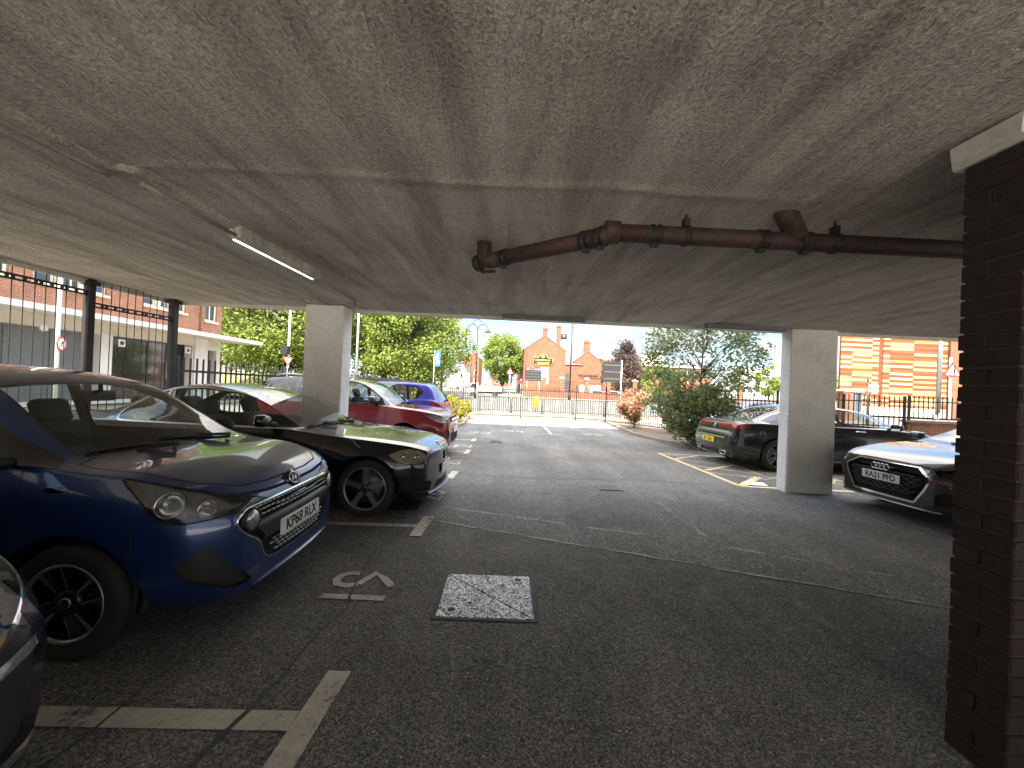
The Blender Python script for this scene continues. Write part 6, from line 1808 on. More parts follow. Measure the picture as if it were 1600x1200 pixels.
def red_suv():
    rows = [
        (0.00, .95, .94, .55, .85, .66, .60, .70, .42, .55),
        (0.05, 1.10, 1.09, .62, .95, .74, .62, .80, .32, .68),
        (0.16, 1.36, 1.33, .60, 1.04, .78, .64, .85, .26, .74),
        (0.34, 1.54, 1.51, .60, 1.07, .80, .66, .875, .23, .78),
        (0.80, 1.60, 1.555, .62, 1.075, .815, .66, .885, .22, .80),
        (1.60, 1.61, 1.565, .635, 1.065, .825, .66, .887, .22, .80),
        (2.10, 1.58, 1.535, .635, 1.055, .825, .66, .887, .22, .80),
        (2.35, 1.52, 1.475, .64, 1.05, .825, .66, .887, .22, .80),
        (2.75, 1.265, 1.22, .68, 1.04, .825, .66, .887, .22, .80),
        (3.02, 1.09, 1.05, .72, 1.025, .82, .66, .887, .22, .80),
        (3.10, 1.06, 1.04, .725, 1.015, .82, .66, .887, .22, .80),
        (3.45, 1.02, 1.01, .72, .985, .81, .66, .885, .22, .79),
        (3.80, .97, .96, .68, .93, .78, .64, .87, .22, .77),
        (4.00, .925, .912, .62, .88, .72, .60, .83, .22, .72),
        (4.08, .875, .86, .58, .83, .66, .56, .76, .23, .66),
        (4.13, .78, .77, .55, .74, .60, .52, .67, .25, .58)]
    c = new_car(rows, (.72, 3.27), .34, ds=.045, nose_bow=.045); L = c.L
    root = car_root('red_suv', 'red compact SUV with black roof, nose out beyond the left column')
    pt = car_paint('red_paint', (.20, .006, .014)); rf = car_paint('black_roof_paint', (.012, .013, .016))
    c.panels([[(2.88, 1.04), (2.90, .82), (2.84, .50), (2.70, .34), (1.95, .32), (1.94, 1.05)], [(1.94, 1.05), (1.94, .32), (1.2, .32), (1.06, .55), (.98, .80), (1.0, 1.06)]], [(3.10, 0), (3.09, .35), (3.06, .72), (3.4, .735), (3.8, .68), (4.0, .58), (4.05, 0)], .7)
    w = rounded([(2.93, 1.07), (2.62, 1.29), (2.30, 1.47), (2.0, 1.53), (.62, 1.51), (.34, 1.40), (.24, 1.20), (.40, 1.10)], .05)
    c.top('roof', [(2.30, -.75), (2.30, .75), (.10, .75), (.10, -.75)], None, .0, 1.32)
    c.side('roof', [(2.32, 1.50), (2.32, 1.7), (.0, 1.7), (.0, 1.38), (.30, 1.46)])
    c.side('trim', grow(w, .03))
    for a, b_ in ((2.0, 2.75), (1.08, 1.93), (.42, 1.0)):
        pass
    def clip(poly, a, b):
        out = []
        for i in range(len(poly)):
            p, q = poly[i], poly[(i+1) % len(poly)]
            if a <= p[0] <= b: out.append(p)
            for x in ((a, b) if q[0] > p[0] else (b, a)):
                if (p[0]-x)*(q[0]-x) < 0: out.append((x, p[1]+(q[1]-p[1])*(x-p[0])/(q[0]-p[0])))
        return out
    for a, b_ in ((1.98, 2.72), (1.06, 1.92), (.1, .98)): c.side('side_glass', clip(w, a, b_))
    ws = [(2.36, -.58), (2.33, 0), (2.36, .58), (2.97, .70), (3.05, .62), (3.08, .3), (3.09, 0), (3.08, -.3), (3.05, -.62), (2.97, -.70)]
    c.top('trim', grow(ws, .02), None, .15, .98); c.top('windscreen_glass', ws, None, .15, .98)
    c.rear('rear_glass', rounded([(-.55, 1.48), (.55, 1.48), (.62, 1.14), (-.62, 1.14)], .06))
    c.top_line([(3.10, 0), (3.09, .35), (3.06, .72), (3.4, .735), (3.8, .68), (4.0, .58)], .010, zmin=.6)
    c.side_line([(2.88, 1.04), (2.90, .82), (2.84, .50), (2.70, .34), (1.95, .32), (1.94, 1.05)], .010); c.side_line([(1.94, .32), (1.2, .32), (1.06, .55), (.98, .80), (1.0, 1.06)], .010)
    c.side('lower_trim', [(1.12, .36), (2.86, .36), (2.9, .20), (1.08, .20)])
    hl = rounded([(3.60, .93), (3.75, .935), (4.0, .89), (4.10, .86), (4.10, .75), (4.02, .745), (3.85, .80), (3.72, .86)], .02, 3)
    c.side('headlamp_rim', grow(hl, .006), ('body',), (1, -1), .40, .85); c.side('headlamp', hl, ('body', 'headlamp_rim'), (1, -1), .40, .85)
    c.front('grille', rounded([(-.5, .84), (.5, .84), (.5, .745), (-.5, .745)], .02), None, L-.25)
    c.front('lower_grille', rounded([(-.5, .52), (.5, .52), (.42, .32), (-.42, .32)], .04), None, L-.25)
    for sd in (1, -1): c.front('fog_recess', circle(sd*.66, .50, .085, 20), None, L-.6)
    c.front('skid', [(-.5, .30), (.5, .30), (.45, .23), (-.45, .23)], None, L-.3)
    c.rear('tail_lamp', rounded([(.52, 1.05), (.78, 1.07), (.8, .85), (.6, .83)], .03), sym=True)
    c.mesh_of(['body', 'gap', 'trim', 'headlamp_rim', 'roof', 'lower_trim', 'skid'], [pt, M['gap'], M['gloss_black'], M['gap'], rf, M['trim'], M['galv']], 'body', root)
    lining(c, root, ['body', 'trim', 'roof']); door_at = c.hang(root, pt)
    c.part('windscreen_glass', 'windscreen', M['glass'], root)
    for o in c.part('side_glass', 'window', M['glass'], root): pass
    c.part('rear_glass', 'window', M['glass_dark'], root)
    for o in c.part('headlamp', 'headlamp', M['lens'], root): lamp_inside(c, o, ((3.90, .64, .835, .05), (3.99, .52, .82, .045)), mat=pbr('suv_lamp_grey', (.20, .20, .19), .3, .3), depth=.035, proj=True)
    for o in c.part('grille', 'grille', M['gap'], root, .03, M['trim']):
        b = MB()
        for i in range(5):
            x = -.42+i*.21; b.rbox((L-.015, x, .795), (.03, .15, .055), .01, 0, None, 2, 0)
        b.build('grille_bars', M['chrome'], o)
    c.part('lower_grille', 'lower_grille', M['gap'], root, .03, M['trim'])
    for o in c.part('fog_recess', 'fog_lamp_ring', M['trim'], root, .03, pt): pass
    number_plate(c, root, '', .57)
    for sd in (1, -1): mirror(c, root, 2.66, 1.17, sd, rf, (.13, .22, .16), .07)
    wiper(c, root, (3.05, .5), (3.0, -.15), .012, (3.09, .4))
    b = MB(); b.tube([(1.2, -.56, 1.60), (.7, -.56, 1.62), (.5, -.56, 1.58)], .018, 8); b.tube([(1.2, .56, 1.60), (.7, .56, 1.62), (.5, .56, 1.58)], .018, 8); b.build('roof_rail', M['galv'], root)
    interior(c, root, .38, 3.0, ((2.0, .38), (2.0, -.38), (1.1, .38), (1.1, -.38)), .62, .38, 1.0)
    for ax in c.axles:
        for sd in (1, -1): make_wheel(root, ax, sd*.79, .34, .225, 'ten', .21)
    place(root, -1.22, 8.55, L); return root

def blue_tail():
    rows = [
        (0.00, .78, .77, .52, .70, .62, .55, .70, .36, .55),
        (0.05, .94, .93, .60, .86, .72, .57, .80, .27, .66),
        (0.16, 1.10, 1.08, .62, .96, .765, .60, .83, .22, .70),
        (0.38, 1.38, 1.35, .56, 1.0, .78, .61, .84, .19, .73),
        (0.55, 1.455, 1.42, .55, 1.0, .785, .61, .845, .18, .73),
        (1.10, 1.485, 1.44, .57, .98, .795, .61, .848, .18, .73),
        (1.80, 1.47, 1.425, .585, .965, .80, .61, .848, .18, .73),
        (2.20, 1.38, 1.335, .59, .955, .80, .61, .848, .18, .73),
        (2.95, .98, .94, .68, .92, .79, .61, .846, .18, .72),
        (3.35, .91, .90, .66, .87, .76, .6, .83, .18, .70),
        (3.75, .80, .785, .55, .76, .66, .56, .74, .19, .60),
        (3.88, .66, .65, .45, .62, .52, .48, .58, .22, .50)]
    c = new_car(rows, (.62, 3.1), .30, ds=.05, tail_bow=.05); L = c.L
    root = car_root('blue_hatchback', 'bright blue hatchback with red tail lamp, showing over the red SUV bonnet')
    pt = car_paint('bright_blue_paint', (.022, .035, .30))
    c.panels([[(2.62, .97), (2.62, .5), (2.5, .28), (1.40, .26), (1.32, .96)], [(1.32, .96), (1.32, .3), (1.1, .3), (1.0, .5), (.82, .72), (.70, 1.0)]])
    c.side('trim', grow([(2.75, .96), (2.2, 1.30), (1.8, 1.40), (.75, 1.36), (.56, 1.22), (.68, 1.06)], .02))
    c.side('side_glass', rounded([(1.28, .985), (1.28, 1.395), (.78, 1.35), (.60, 1.21), (.70, 1.075), (.80, 1.02)], .03)); c.side('side_glass', [(1.34, .985), (1.34, 1.395), (1.78, 1.385), (2.18, 1.285), (2.62, .985)])
    c.top('windscreen_glass', [(2.2, -.5), (2.2, .5), (2.85, .62), (2.95, 0), (2.85, -.62)], None, .15, .9)
    c.rear('rear_glass', rounded([(-.52, 1.36), (.52, 1.36), (.64, 1.10), (.55, .99), (-.55, .99), (-.64, 1.10)], .06), None, .6)
    tl = rounded([(.02, .93), (.10, .97), (.22, .985), (.40, .96), (.34, .90), (.18, .84), (.04, .82)], .02)
    c.side('tail_lamp', tl)
    c.side_line([(2.62, .97), (2.62, .5), (2.5, .28), (1.40, .26), (1.32, .96)], .01); c.side_line([(1.32, .3), (1.1, .3), (1.0, .5), (.82, .72), (.70, 1.04)], .01)
    c.front('headlamp', [(.45, .76), (.68, .78), (.72, .66), (.5, .62)], None, L-.6, True)
    c.mesh_of(['body', 'gap', 'trim'], [pt, M['gap'], M['gloss_black']], 'body', root); lining(c, root, ['body', 'trim']); c.hang(root, pt)
    c.part('windscreen_glass', 'windscreen', M['glass'], root)
    for g in ('side_glass', 'rear_glass'): c.part(g, 'window', M['glass'], root)
    c.part('tail_lamp', 'tail_lamp', M['red_lens'], root); c.part('headlamp', 'headlamp', M['lens'], root)
    number_plate(c, root, '', .62, False, M['plate_yellow'])
    p, n = c.at_rear(0, 1.0); b = MB(); b.tube([p, p+Vector((-.05, 0, .0)), p+Vector((.06, -.3, .06))], [.03, .022, .012], 8); b.build('rear_wiper', M['trim'], root)
    for sd in (1, -1): mirror(c, root, 2.55, 1.03, sd, pt)
    interior(c, root, .3, 2.85, ((1.85, .36), (1.85, -.36), (.95, .36), (.95, -.36)), .52, .36, .9)
    for ax in c.axles:
        for sd in (1, -1): make_wheel(root, ax, sd*.75, .30, .2, 'ten', .19)
    # parked nose-in: tail towards the aisle
    root.scale = (1.07, 1.07, 1.07); root.location = (-1.84, 11.25, gz(11.25)+.02); root.rotation_euler = (SLOPE, 0, PI)
    return root

def black_saloon():
    rows = [
        (0.00, .64, .635, .56, .60, .64, .52, .70, .36, .56),
        (0.025, .72, .715, .62, .68, .72, .56, .78, .29, .66),
        (0.07, .80, .795, .64, .76, .765, .58, .83, .25, .72),
        (0.12, .955, .95, .64, .90, .785, .61, .855, .23, .75),
        (0.19, 1.02, 1.015, .64, .955, .815, .64, .875, .22, .77),
        (0.45, 1.06, 1.04, .60, .985, .845, .65, .905, .18, .80),
        (0.90, 1.235, 1.195, .54, 1.0, .855, .65, .915, .16, .82),
        (1.36, 1.375, 1.33, .55, 1.0, .86, .65, .915, .16, .82),
        (1.95, 1.43, 1.38, .575, .99, .86, .65, .915, .16, .82),
        (2.50, 1.415, 1.365, .585, .975, .86, .65, .915, .16, .82),
        (2.95, 1.34, 1.295, .59, .965, .86, .65, .915, .16, .82),
        (3.50, 1.10, 1.06, .66, .945, .855, .65, .915, .16, .82),
        (3.80, .985, .945, .71, .92, .85, .65, .913, .16, .82),
        (3.92, .955, .935, .70, .905, .845, .65, .911, .16, .81),
        (4.30, .90, .885, .66, .855, .80, .62, .885, .16, .79),
        (4.58, .82, .81, .55, .78, .70, .58, .80, .17, .70),
        (4.68, .70, .69, .48, .66, .58, .5, .66, .2, .58)]
    c = new_car(rows, (.95, 3.72), .335, ds=.045, tail_bow=.05); L = c.L
    root = car_root('black_saloon', 'black four-door saloon seen from its tail with a yellow rear plate, behind the right column')
    pt = car_paint('saloon_paint', (.007, .0075, .009), .3)
    c.panels([[(3.55, .96), (3.56, .55), (3.40, .28), (2.34, .26), (2.29, .98)], [(2.29, .98), (2.29, .3), (1.5, .3), (1.30, .55), (1.12, .8), (1.08, 1.0)]])
    w = rounded([(3.62, .985), (3.2, 1.18), (2.85, 1.30), (2.4, 1.345), (1.9, 1.35), (1.35, 1.295), (.95, 1.16), (.63, 1.025), (.80, 1.0)], .04)
    c.side('chrome', grow(w, .02)); c.side('trim', grow(w, .006))
    def clip(poly, a, b):
        out = []
        for i in range(len(poly)):
            p, q = poly[i], poly[(i+1) % len(poly)]
            if a <= p[0] <= b: out.append(p)
            for x in ((a, b) if q[0] > p[0] else (b, a)):
                if (p[0]-x)*(q[0]-x) < 0: out.append((x, p[1]+(q[1]-p[1])*(x-p[0])/(q[0]-p[0])))
        return out
    for a, b_ in ((2.32, 3.6), (1.12, 2.26), (.5, 1.06)): c.side('side_glass', clip(w, a, b_))
    c.top('windscreen_glass', [(3.0, -.53), (2.97, 0), (3.0, .53), (3.72, .68), (3.85, .3), (3.87, 0), (3.85, -.3), (3.72, -.68)], None, .15, .9)
    c.top('rear_glass', rounded([(.52, -.55), (.48, 0), (.52, .55), (1.40, .48), (1.42, 0), (1.40, -.48)], .05), None, .15, .95)
    tl = rounded([(-.02, .945), (.12, .965), (.44, .915), (.30, .88), (.12, .85), (-.02, .86)], .02)
    c.side('tail_lamp', tl); 
    for sd in (1, -1): c.rear('tail_lamp', rounded([(sd*.50, .945), (sd*.82, .955), (sd*.82, .845), (sd*.60, .875)], .02), None, .35)
    c.rear('gap', [(-.72, .80), (.72, .80), (.72, .792), (-.72, .792)], ('body',), .4)
    c.rear('valance', rounded([(-.62, .38), (.62, .38), (.66, .27), (-.66, .27)], .03), None, .4)
    c.side_line([(3.55, .96), (3.56, .55), (3.40, .28), (2.34, .26), (2.29, .98)], .009); c.side_line([(2.29, .3), (1.5, .3), (1.30, .55), (1.12, .8), (1.08, 1.0)], .009)
    c.side('chrome', [(1.35, .27), (3.35, .26), (3.35, .245), (1.35, .255)])
    c.side_line([(.55, .72), (.05, .70)], .007)
    c.front('grille', rounded([(-.4, .66), (.4, .66), (.35, .42), (-.35, .42)], .04), None, L-.3); c.front('headlamp', [(.5, .72), (.72, .76), (.78, .66), (.52, .6)], None, L-.6, True)
    c.mesh_of(['body', 'gap', 'trim', 'chrome', 'valance'], [pt, M['gap'], M['gloss_black'], M['bright_trim'], M['trim']], 'body', root); lining(c, root, ['body', 'trim', 'chrome']); door_at = c.hang(root, pt)
    c.part('windscreen_glass', 'windscreen', M['glass'], root); c.part('side_glass', 'window', M['glass'], root); c.part('rear_glass', 'rear_window', M['glass_dark'], root)
    c.part('tail_lamp', 'tail_lamp', M['red_lens'], root); c.part('headlamp', 'headlamp', M['lens'], root); c.part('grille', 'grille', M['gap'], root, .02, M['trim'])
    number_plate(c, root, 'KT  AAL', .56, False, M['plate_yellow'])
    for sd in (1, -1):
        p, n = c.at_rear(sd*.52, .32); f = frame_at(p+Vector((-.006, 0, 0)), (-1, sd*.1, -.1))
        b = MB(); pts = [f @ Vector((x, y, .006)) for x, y in rounded([(-.10, .035), (.10, .035), (.075, -.035), (-.075, -.035)], .02)]; b.tube(pts, .010, 6, 0, False, True); b.build('exhaust_tip', M['chrome'], root)
    p, n = c.at_rear(0, .88); b = MB(); b.lathe([(.045, 0), (.045, .006), (.036, .006), (.036, 0)], 24, 0, frame_at(p, n)); 
    f = frame_at(p, n)
    for q in (90, 210, 330): b.tube([f @ Vector((0, 0, .004)), f @ Vector((.04*math.cos(R(q)), .04*math.sin(R(q)), .004))], .004, 5)
    b.build('badge', M['chrome'], root)
    for sd in (1, -1):
        mirror(c, root, 3.30, 1.03, sd, pt, (.13, .22, .15), .08)
        for x in (2.55, 1.35):
            p, n = c.at_side(x, .90, sd); b = MB(); b.tube([p+n*.002, p+n*.035+Vector((.03, 0, 0)), p+n*.035+Vector((.19, 0, -.004)), p+n*.002+Vector((.22, 0, -.004))], .013, 8); b.build('door_handle', M['chrome'], door_at(x, sd))
        p, n = c.at_side(.62, .78, sd); b = MB(); b.lathe([(.001, .004), (.05, .003), (.052, 0)], 20, 0, frame_at(p, n)); b.build('fuel_flap', pt, root)
    interior(c, root, .3, 3.6, ((2.55, .38), (2.55, -.38), (1.6, .38), (1.6, -.38)), .48, .38, .88)
    for ax in c.axles:
        for sd in (1, -1): make_wheel(root, ax, sd*.81, .335, .24, 'ten', .22, face=M['alloy'])
    place(root, 4.64+L, 8.88, L); return root

def grey_hatch():
    rows = [
        (0.00, .80, .79, .50, .74, .62, .58, .68, .36, .55),
        (0.10, 1.1, 1.08, .60, .96, .77, .62, .84, .24, .72),
        (0.50, 1.36, 1.32, .56, 1.0, .82, .64, .895, .17, .78),
        (1.30, 1.43, 1.385, .58, .985, .83, .64, .907, .16, .79),
        (2.10, 1.39, 1.345, .59, .96, .835, .64, .908, .16, .79),
        (2.90, 1.09, 1.05, .66, .93, .835, .64, .908, .16, .79),
        (3.18, .98, .95, .71, .915, .83, .64, .906, .16, .79),
        (3.30, .955, .94, .71, .90, .83, .64, .905, .16, .79),
        (3.70, .905, .895, .69, .865, .81, .63, .895, .16, .78),
        (4.00, .845, .83, .64, .81, .76, .60, .855, .165, .74),
        (4.18, .785, .77, .58, .75, .69, .57, .79, .18, .69),
        (4.26, .73, .72, .55, .70, .63, .54, .71, .19, .64),
        (4.30, .66, .65, .52, .63, .57, .48, .62, .21, .58)]
    c = new_car(rows, (.8, 3.43), .325, ds=.04, nose_bow=.05); L = c.L
    root = car_root('grey_hatchback', 'dark grey hatchback facing out, hexagonal grille and white RA21 PFD plate')
    pt = car_paint('grey_paint', (.026, .027, .026), .2, .35)
    c.panels([[(2.98, .94), (3.0, .6), (2.85, .28), (1.7, .26), (1.7, .97)]], [(3.26, 0), (3.25, .35), (3.2, .72), (3.6, .73), (3.95, .68), (4.15, .60), (4.22, 0)], .62)
    side_w = [(3.05, .965), (2.60, 1.16), (2.15, 1.32), (1.3, 1.36), (.7, 1.28), (.45, 1.08), (.6, .99)]
    c.side('trim', grow(side_w, .02)); c.side('side_glass', side_w)
    ws = [(2.2, -.55), (2.17, 0), (2.2, .55), (3.12, .69), (3.20, .6), (3.235, .3), (3.245, 0), (3.235, -.3), (3.20, -.6), (3.12, -.69)]
    c.top('trim', grow(ws, .02), None, .15, .85); c.top('windscreen_glass', ws, None, .15, .85)
    c.top_line([(3.26, 0), (3.25, .35), (3.2, .72), (3.6, .73), (3.95, .68), (4.15, .60)], .009, zmin=.6)
    c.front('gap', [(-.62, .742), (0, .752), (.62, .742), (.62, .732), (0, .742), (-.62, .732)], ('body', 'bonnet'), L-.3)
    gr = [(-.40, .715), (.40, .715), (.56, .60), (.50, .46), (.40, .30), (-.40, .30), (-.50, .46), (-.56, .60)]
    c.front('grille_rim', grow(gr, .022), None, L-.4); c.front('grille', gr, None, L-.4)
    for sd in (1, -1):
        c.front('side_intake', rounded([(sd*.62, .44), (sd*.80, .50), (sd*.84, .34), (sd*.60, .29)], .02), None, L-.6)
        c.front('headlamp', rounded([(sd*.58, .715), (sd*.68, .745), (sd*.84, .75), (sd*.86, .67), (sd*.72, .64), (sd*.63, .655)], .015), None, L-.8)
    c.side_line([(2.98, .94), (3.0, .6), (2.85, .28), (1.7, .26)], .009); c.side_line([(4.02, .64), (3.95, .55)], .008)
    c.mesh_of(['body', 'gap', 'trim', 'grille_rim'], [pt, M['gap'], M['gloss_black'], M['chrome']], 'body', root); lining(c, root, ['body', 'trim']); c.hang(root, pt)
    c.part('windscreen_glass', 'windscreen', M['glass'], root); c.part('side_glass', 'window', M['glass'], root)
    for o in c.part('headlamp', 'headlamp', M['lens'], root): lamp_inside(c, o, ((4.1, .70, .70, .03), (4.05, .78, .70, .03)), proj=True)
    c.part('side_intake', 'air_intake', M['gap'], root, .03, M['trim'])
    for o in c.part('grille', 'grille', M['gap'], root, .035, M['trim']):
        b = MB(); hx, hz = .105, .036
        for row in range(13):
            z = .32+row*hz*.9
            off = (row % 2)*hx/2
            for k in range(-6, 7):
                y = k*hx+off
                if not poly_in(grow(gr, -.03), y, z): continue
                pts = []
                for (dy, dz) in ((-hx*.5, .006), (-hx*.28, -.010), (hx*.28, -.010), (hx*.5, .006)):
                    p, n = c.at_front(y+dy, z+dz); pts.append(p-n*.008)
                b.tube(pts, .0065, 5)
        b.build('honeycomb', pbr('honeycomb_grey', (.06, .06, .06), .3, .3), o)
    b = MB()
    for k in range(4):
        y = (k-1.5)*.058; ctr, n = c.at_front(y, .655); f = frame_at(ctr+Vector((.010, 0, 0)), (1, 0, .1))
        b.tube([f @ Vector((.037*math.cos(q), .037*math.sin(q), .0015*k)) for q in [2*PI*i/28 for i in range(28)]], .0062, 6, 0, False, True)
    b.build('ring_badge', M['chrome'], root)
    number_plate(c, root, 'RA21 PFD', .525)
    b = MB(); b.tube([c.at_front(y, .225)[0]+Vector((.012, 0, 0)) for y in np.linspace(-.66, .66, 25)], .011, 6); b.build('bumper_lip', M['alloy'], root)
    for sd in (1, -1): mirror(c, root, 2.85, 1.02, sd, pt, (.12, .21, .14), .08)
    wiper(c, root, (3.22, .5), (3.17, -.2), .012, (3.27, .4))
    interior(c, root, .3, 3.1, ((2.1, .38), (2.1, -.38)), .48, .38, .88)
    for ax in c.axles:
        for sd in (1, -1): make_wheel(root, ax, sd*.80, .325, .232, 'ten', .22)
    place(root, 5.0, 5.16, L, -1); return root

def dark_nose():
    rows = [
        (0.00, .80, .79, .50, .74, .62, .58, .68, .36, .55), (0.10, 1.1, 1.08, .60, .96, .77, .62, .84, .24, .72), (0.50, 1.46, 1.42, .58, 1.0, .82, .64, .89, .18, .78),
        (1.30, 1.54, 1.49, .60, .99, .83, .64, .90, .17, .79), (2.20, 1.48, 1.43, .61, .98, .835, .64, .90, .17, .79), (2.95, 1.10, 1.06, .68, .95, .83, .64, .90, .17, .79),
        (3.10, 1.06, 1.04, .70, .93, .83, .64, .90, .17, .78), (3.50, .98, .97, .68, .90, .81, .62, .885, .17, .77), (3.80, .90, .885, .62, .85, .77, .60, .85, .175, .74),
        (3.98, .83, .82, .56, .78, .70, .56, .78, .19, .69), (4.06, .74, .73, .50, .70, .62, .52, .69, .20, .62), (4.09, .66, .65, .46, .62, .55, .48, .60, .22, .55)]
    c = new_car(rows, (.75, 3.35), .32, nose_bow=.04, ds=.045); L = c.L
    root = car_root('dark_car', 'very dark car at the left edge, only its chromed front corner showing')
    pt = car_paint('dark_paint', (.004, .005, .008), .3)
    hl = rounded([(3.52, .90), (3.75, .88), (3.98, .80), (4.05, .70), (3.95, .64), (3.80, .67), (3.65, .76)], .03)
    c.side('chrome', grow(hl, .014), None, (1, -1), .4, .85); c.side('headlamp', hl, None, (1, -1), .4, .85)
    c.top('windscreen_glass', [(2.25, -.55), (2.25, .55), (2.98, .68), (3.06, 0), (2.98, -.68)], None, .15, .9); c.side('side_glass', [(2.9, .97), (2.2, 1.38), (1.4, 1.46), (.6, 1.4), (.5, 1.02)])
    c.front('grille', rounded([(-.45, .62), (.45, .62), (.4, .32), (-.4, .32)], .04), None, L-.3)
    for sd in (1, -1):
        fr = rounded([(sd*.50, .56), (sd*.74, .62), (sd*.80, .48), (sd*.72, .34), (sd*.52, .33)], .05)
        c.front('chrome', grow(fr, .035), None, L-.6); c.front('fog_recess', fr, None, L-.6)
    c.mesh_of(['body', 'gap', 'chrome'], [pt, M['gap'], M['chrome']], 'body', root); lining(c, root, ['body'])
    c.part('windscreen_glass', 'windscreen', M['glass'], root); c.part('side_glass', 'window', M['glass'], root)
    for o in c.part('headlamp', 'headlamp', M['lens'], root): lamp_inside(c, o, ((3.85, .66, .76, .06), (3.95, .56, .73, .045)), mat=M['reflector'])
    c.part('grille', 'grille', M['gap'], root, .03, M['trim']); c.part('fog_recess', 'fog_lamp_recess', M['trim'], root, .03)
    number_plate(c, root, '', .46)
    interior(c, root, .3, 2.95, ((2.0, .38), (2.0, -.38)), .52, .38, .95)
    for ax in c.axles:
        for sd in (1, -1): make_wheel(root, ax, sd*.79, .32, .22, 'ten', .2)
    place(root, -1.36, .50, L); return root

# --- small far cars: one built with parts, the rest copied with another paint
def far_car():
    rows = [(0.00, .78, .77, .52, .70, .62, .55, .70, .36, .55), (0.05, .94, .93, .60, .86, .72, .57, .80, .27, .66), (0.16, 1.10, 1.08, .62, .96, .765, .60, .83, .22, .70), (0.45, 1.40, 1.37, .56, 1.0, .78, .61, .85, .19, .73),
            (1.10, 1.47, 1.43, .57, .98, .795, .61, .86, .18, .73), (1.90, 1.45, 1.41, .585, .965, .80, .61, .86, .18, .73), (2.95, .99, .95, .68, .92, .79, .61, .856, .18, .72), (3.55, .90, .89, .66, .87, .76, .6, .84, .18, .70), (4.0, .78, .765, .55, .74, .66, .56, .74, .19, .60), (4.10, .62, .61, .45, .58, .52, .46, .58, .22, .50)]
    c = new_car(rows, (.7, 3.3), .31, ds=.13)
    root = car_root('street_car', 'small white hatchback seen from behind on the street')
    pt = car_paint('white_car_paint', (.72, .72, .70), .05)
    c.side('trim', [(2.7, .97), (2.0, 1.36), (.75, 1.37), (.5, 1.05)]); c.rear('rear_glass', [(-.52, 1.34), (.52, 1.34), (.62, 1.0), (-.62, 1.0)]); c.top('windscreen_glass', [(2.1, -.5), (2.1, .5), (2.85, .62), (2.85, -.62)], None, .15, .9)
    c.rear('tail_lamp', [(.55, .98), (.8, 1.0), (.8, .8), (.6, .8)], sym=True); c.front('headlamp', [(.45, .78), (.75, .8), (.75, .64), (.5, .62)], None, c.L-.7, True)
    c.mesh_of(['body'], [pt], 'body', root); c.part('trim', 'window', M['glass_dark'], root); c.part('rear_glass', 'rear_window', M['glass_dark'], root); c.part('windscreen_glass', 'windscreen', M['glass_dark'], root)
    c.part('tail_lamp', 'tail_lamp', M['red_lens'], root); c.part('headlamp', 'headlamp', M['reflector'], root); lining(c, root, ['body'])
    number_plate(c, root, '', .62, False, M['plate_yellow'])
    for ax in c.axles:
        for sd in (1, -1): make_wheel(root, ax, sd*.76, .31, .21, 'five', .19)
    return root
def far_cars():
    base = far_car()
    spots = [(-12.9, 84, PI/2, None, 'white hatchback seen from behind on the street beyond the fence', 'cars on the street'),
             (-9.6, 92, PI/2, (.03, .03, .035), 'dark car queuing ahead of the white hatchback on the street', 'cars on the street'),
             (-8.0, 106, PI/2, (.05, .04, .04), 'farthest dark car on the street, left of the truck', 'cars on the street'),
             (8.4, 67, 0, (.35, .02, .03), 'red car parked behind the brick wall below the pub', 'cars parked behind the brick wall'),
             (13.5, 68, 0, (.5, .5, .52), 'silver car parked behind the brick wall beside the annexe', 'cars parked behind the brick wall'),
             (19.2, 68, PI, None, 'white car parked behind the brick wall under the purple tree', 'cars parked behind the brick wall'),
             (12.6, 17.4, PI, (.015, .02, .14), 'dark blue car parked beyond the fence behind the leafy tree', None)]
    for i, (x, y, rz, col, lab, grp) in enumerate(spots):
        o = base if i == 0 else copy_tree(base)
        o.location = (x, y, gnd(x, y)); o.rotation_euler = (0, 0, rz); o['label'] = lab
        if grp: o['group'] = grp
        elif 'group' in o: del o['group']
        if col:
            m = car_paint('car_paint_'+lab.split()[0], col)
            for ch in o.children:
                if ch.name.split('.')[0] == 'body':
                    ch.material_slots[0].link = 'OBJECT'; ch.material_slots[0].material = m
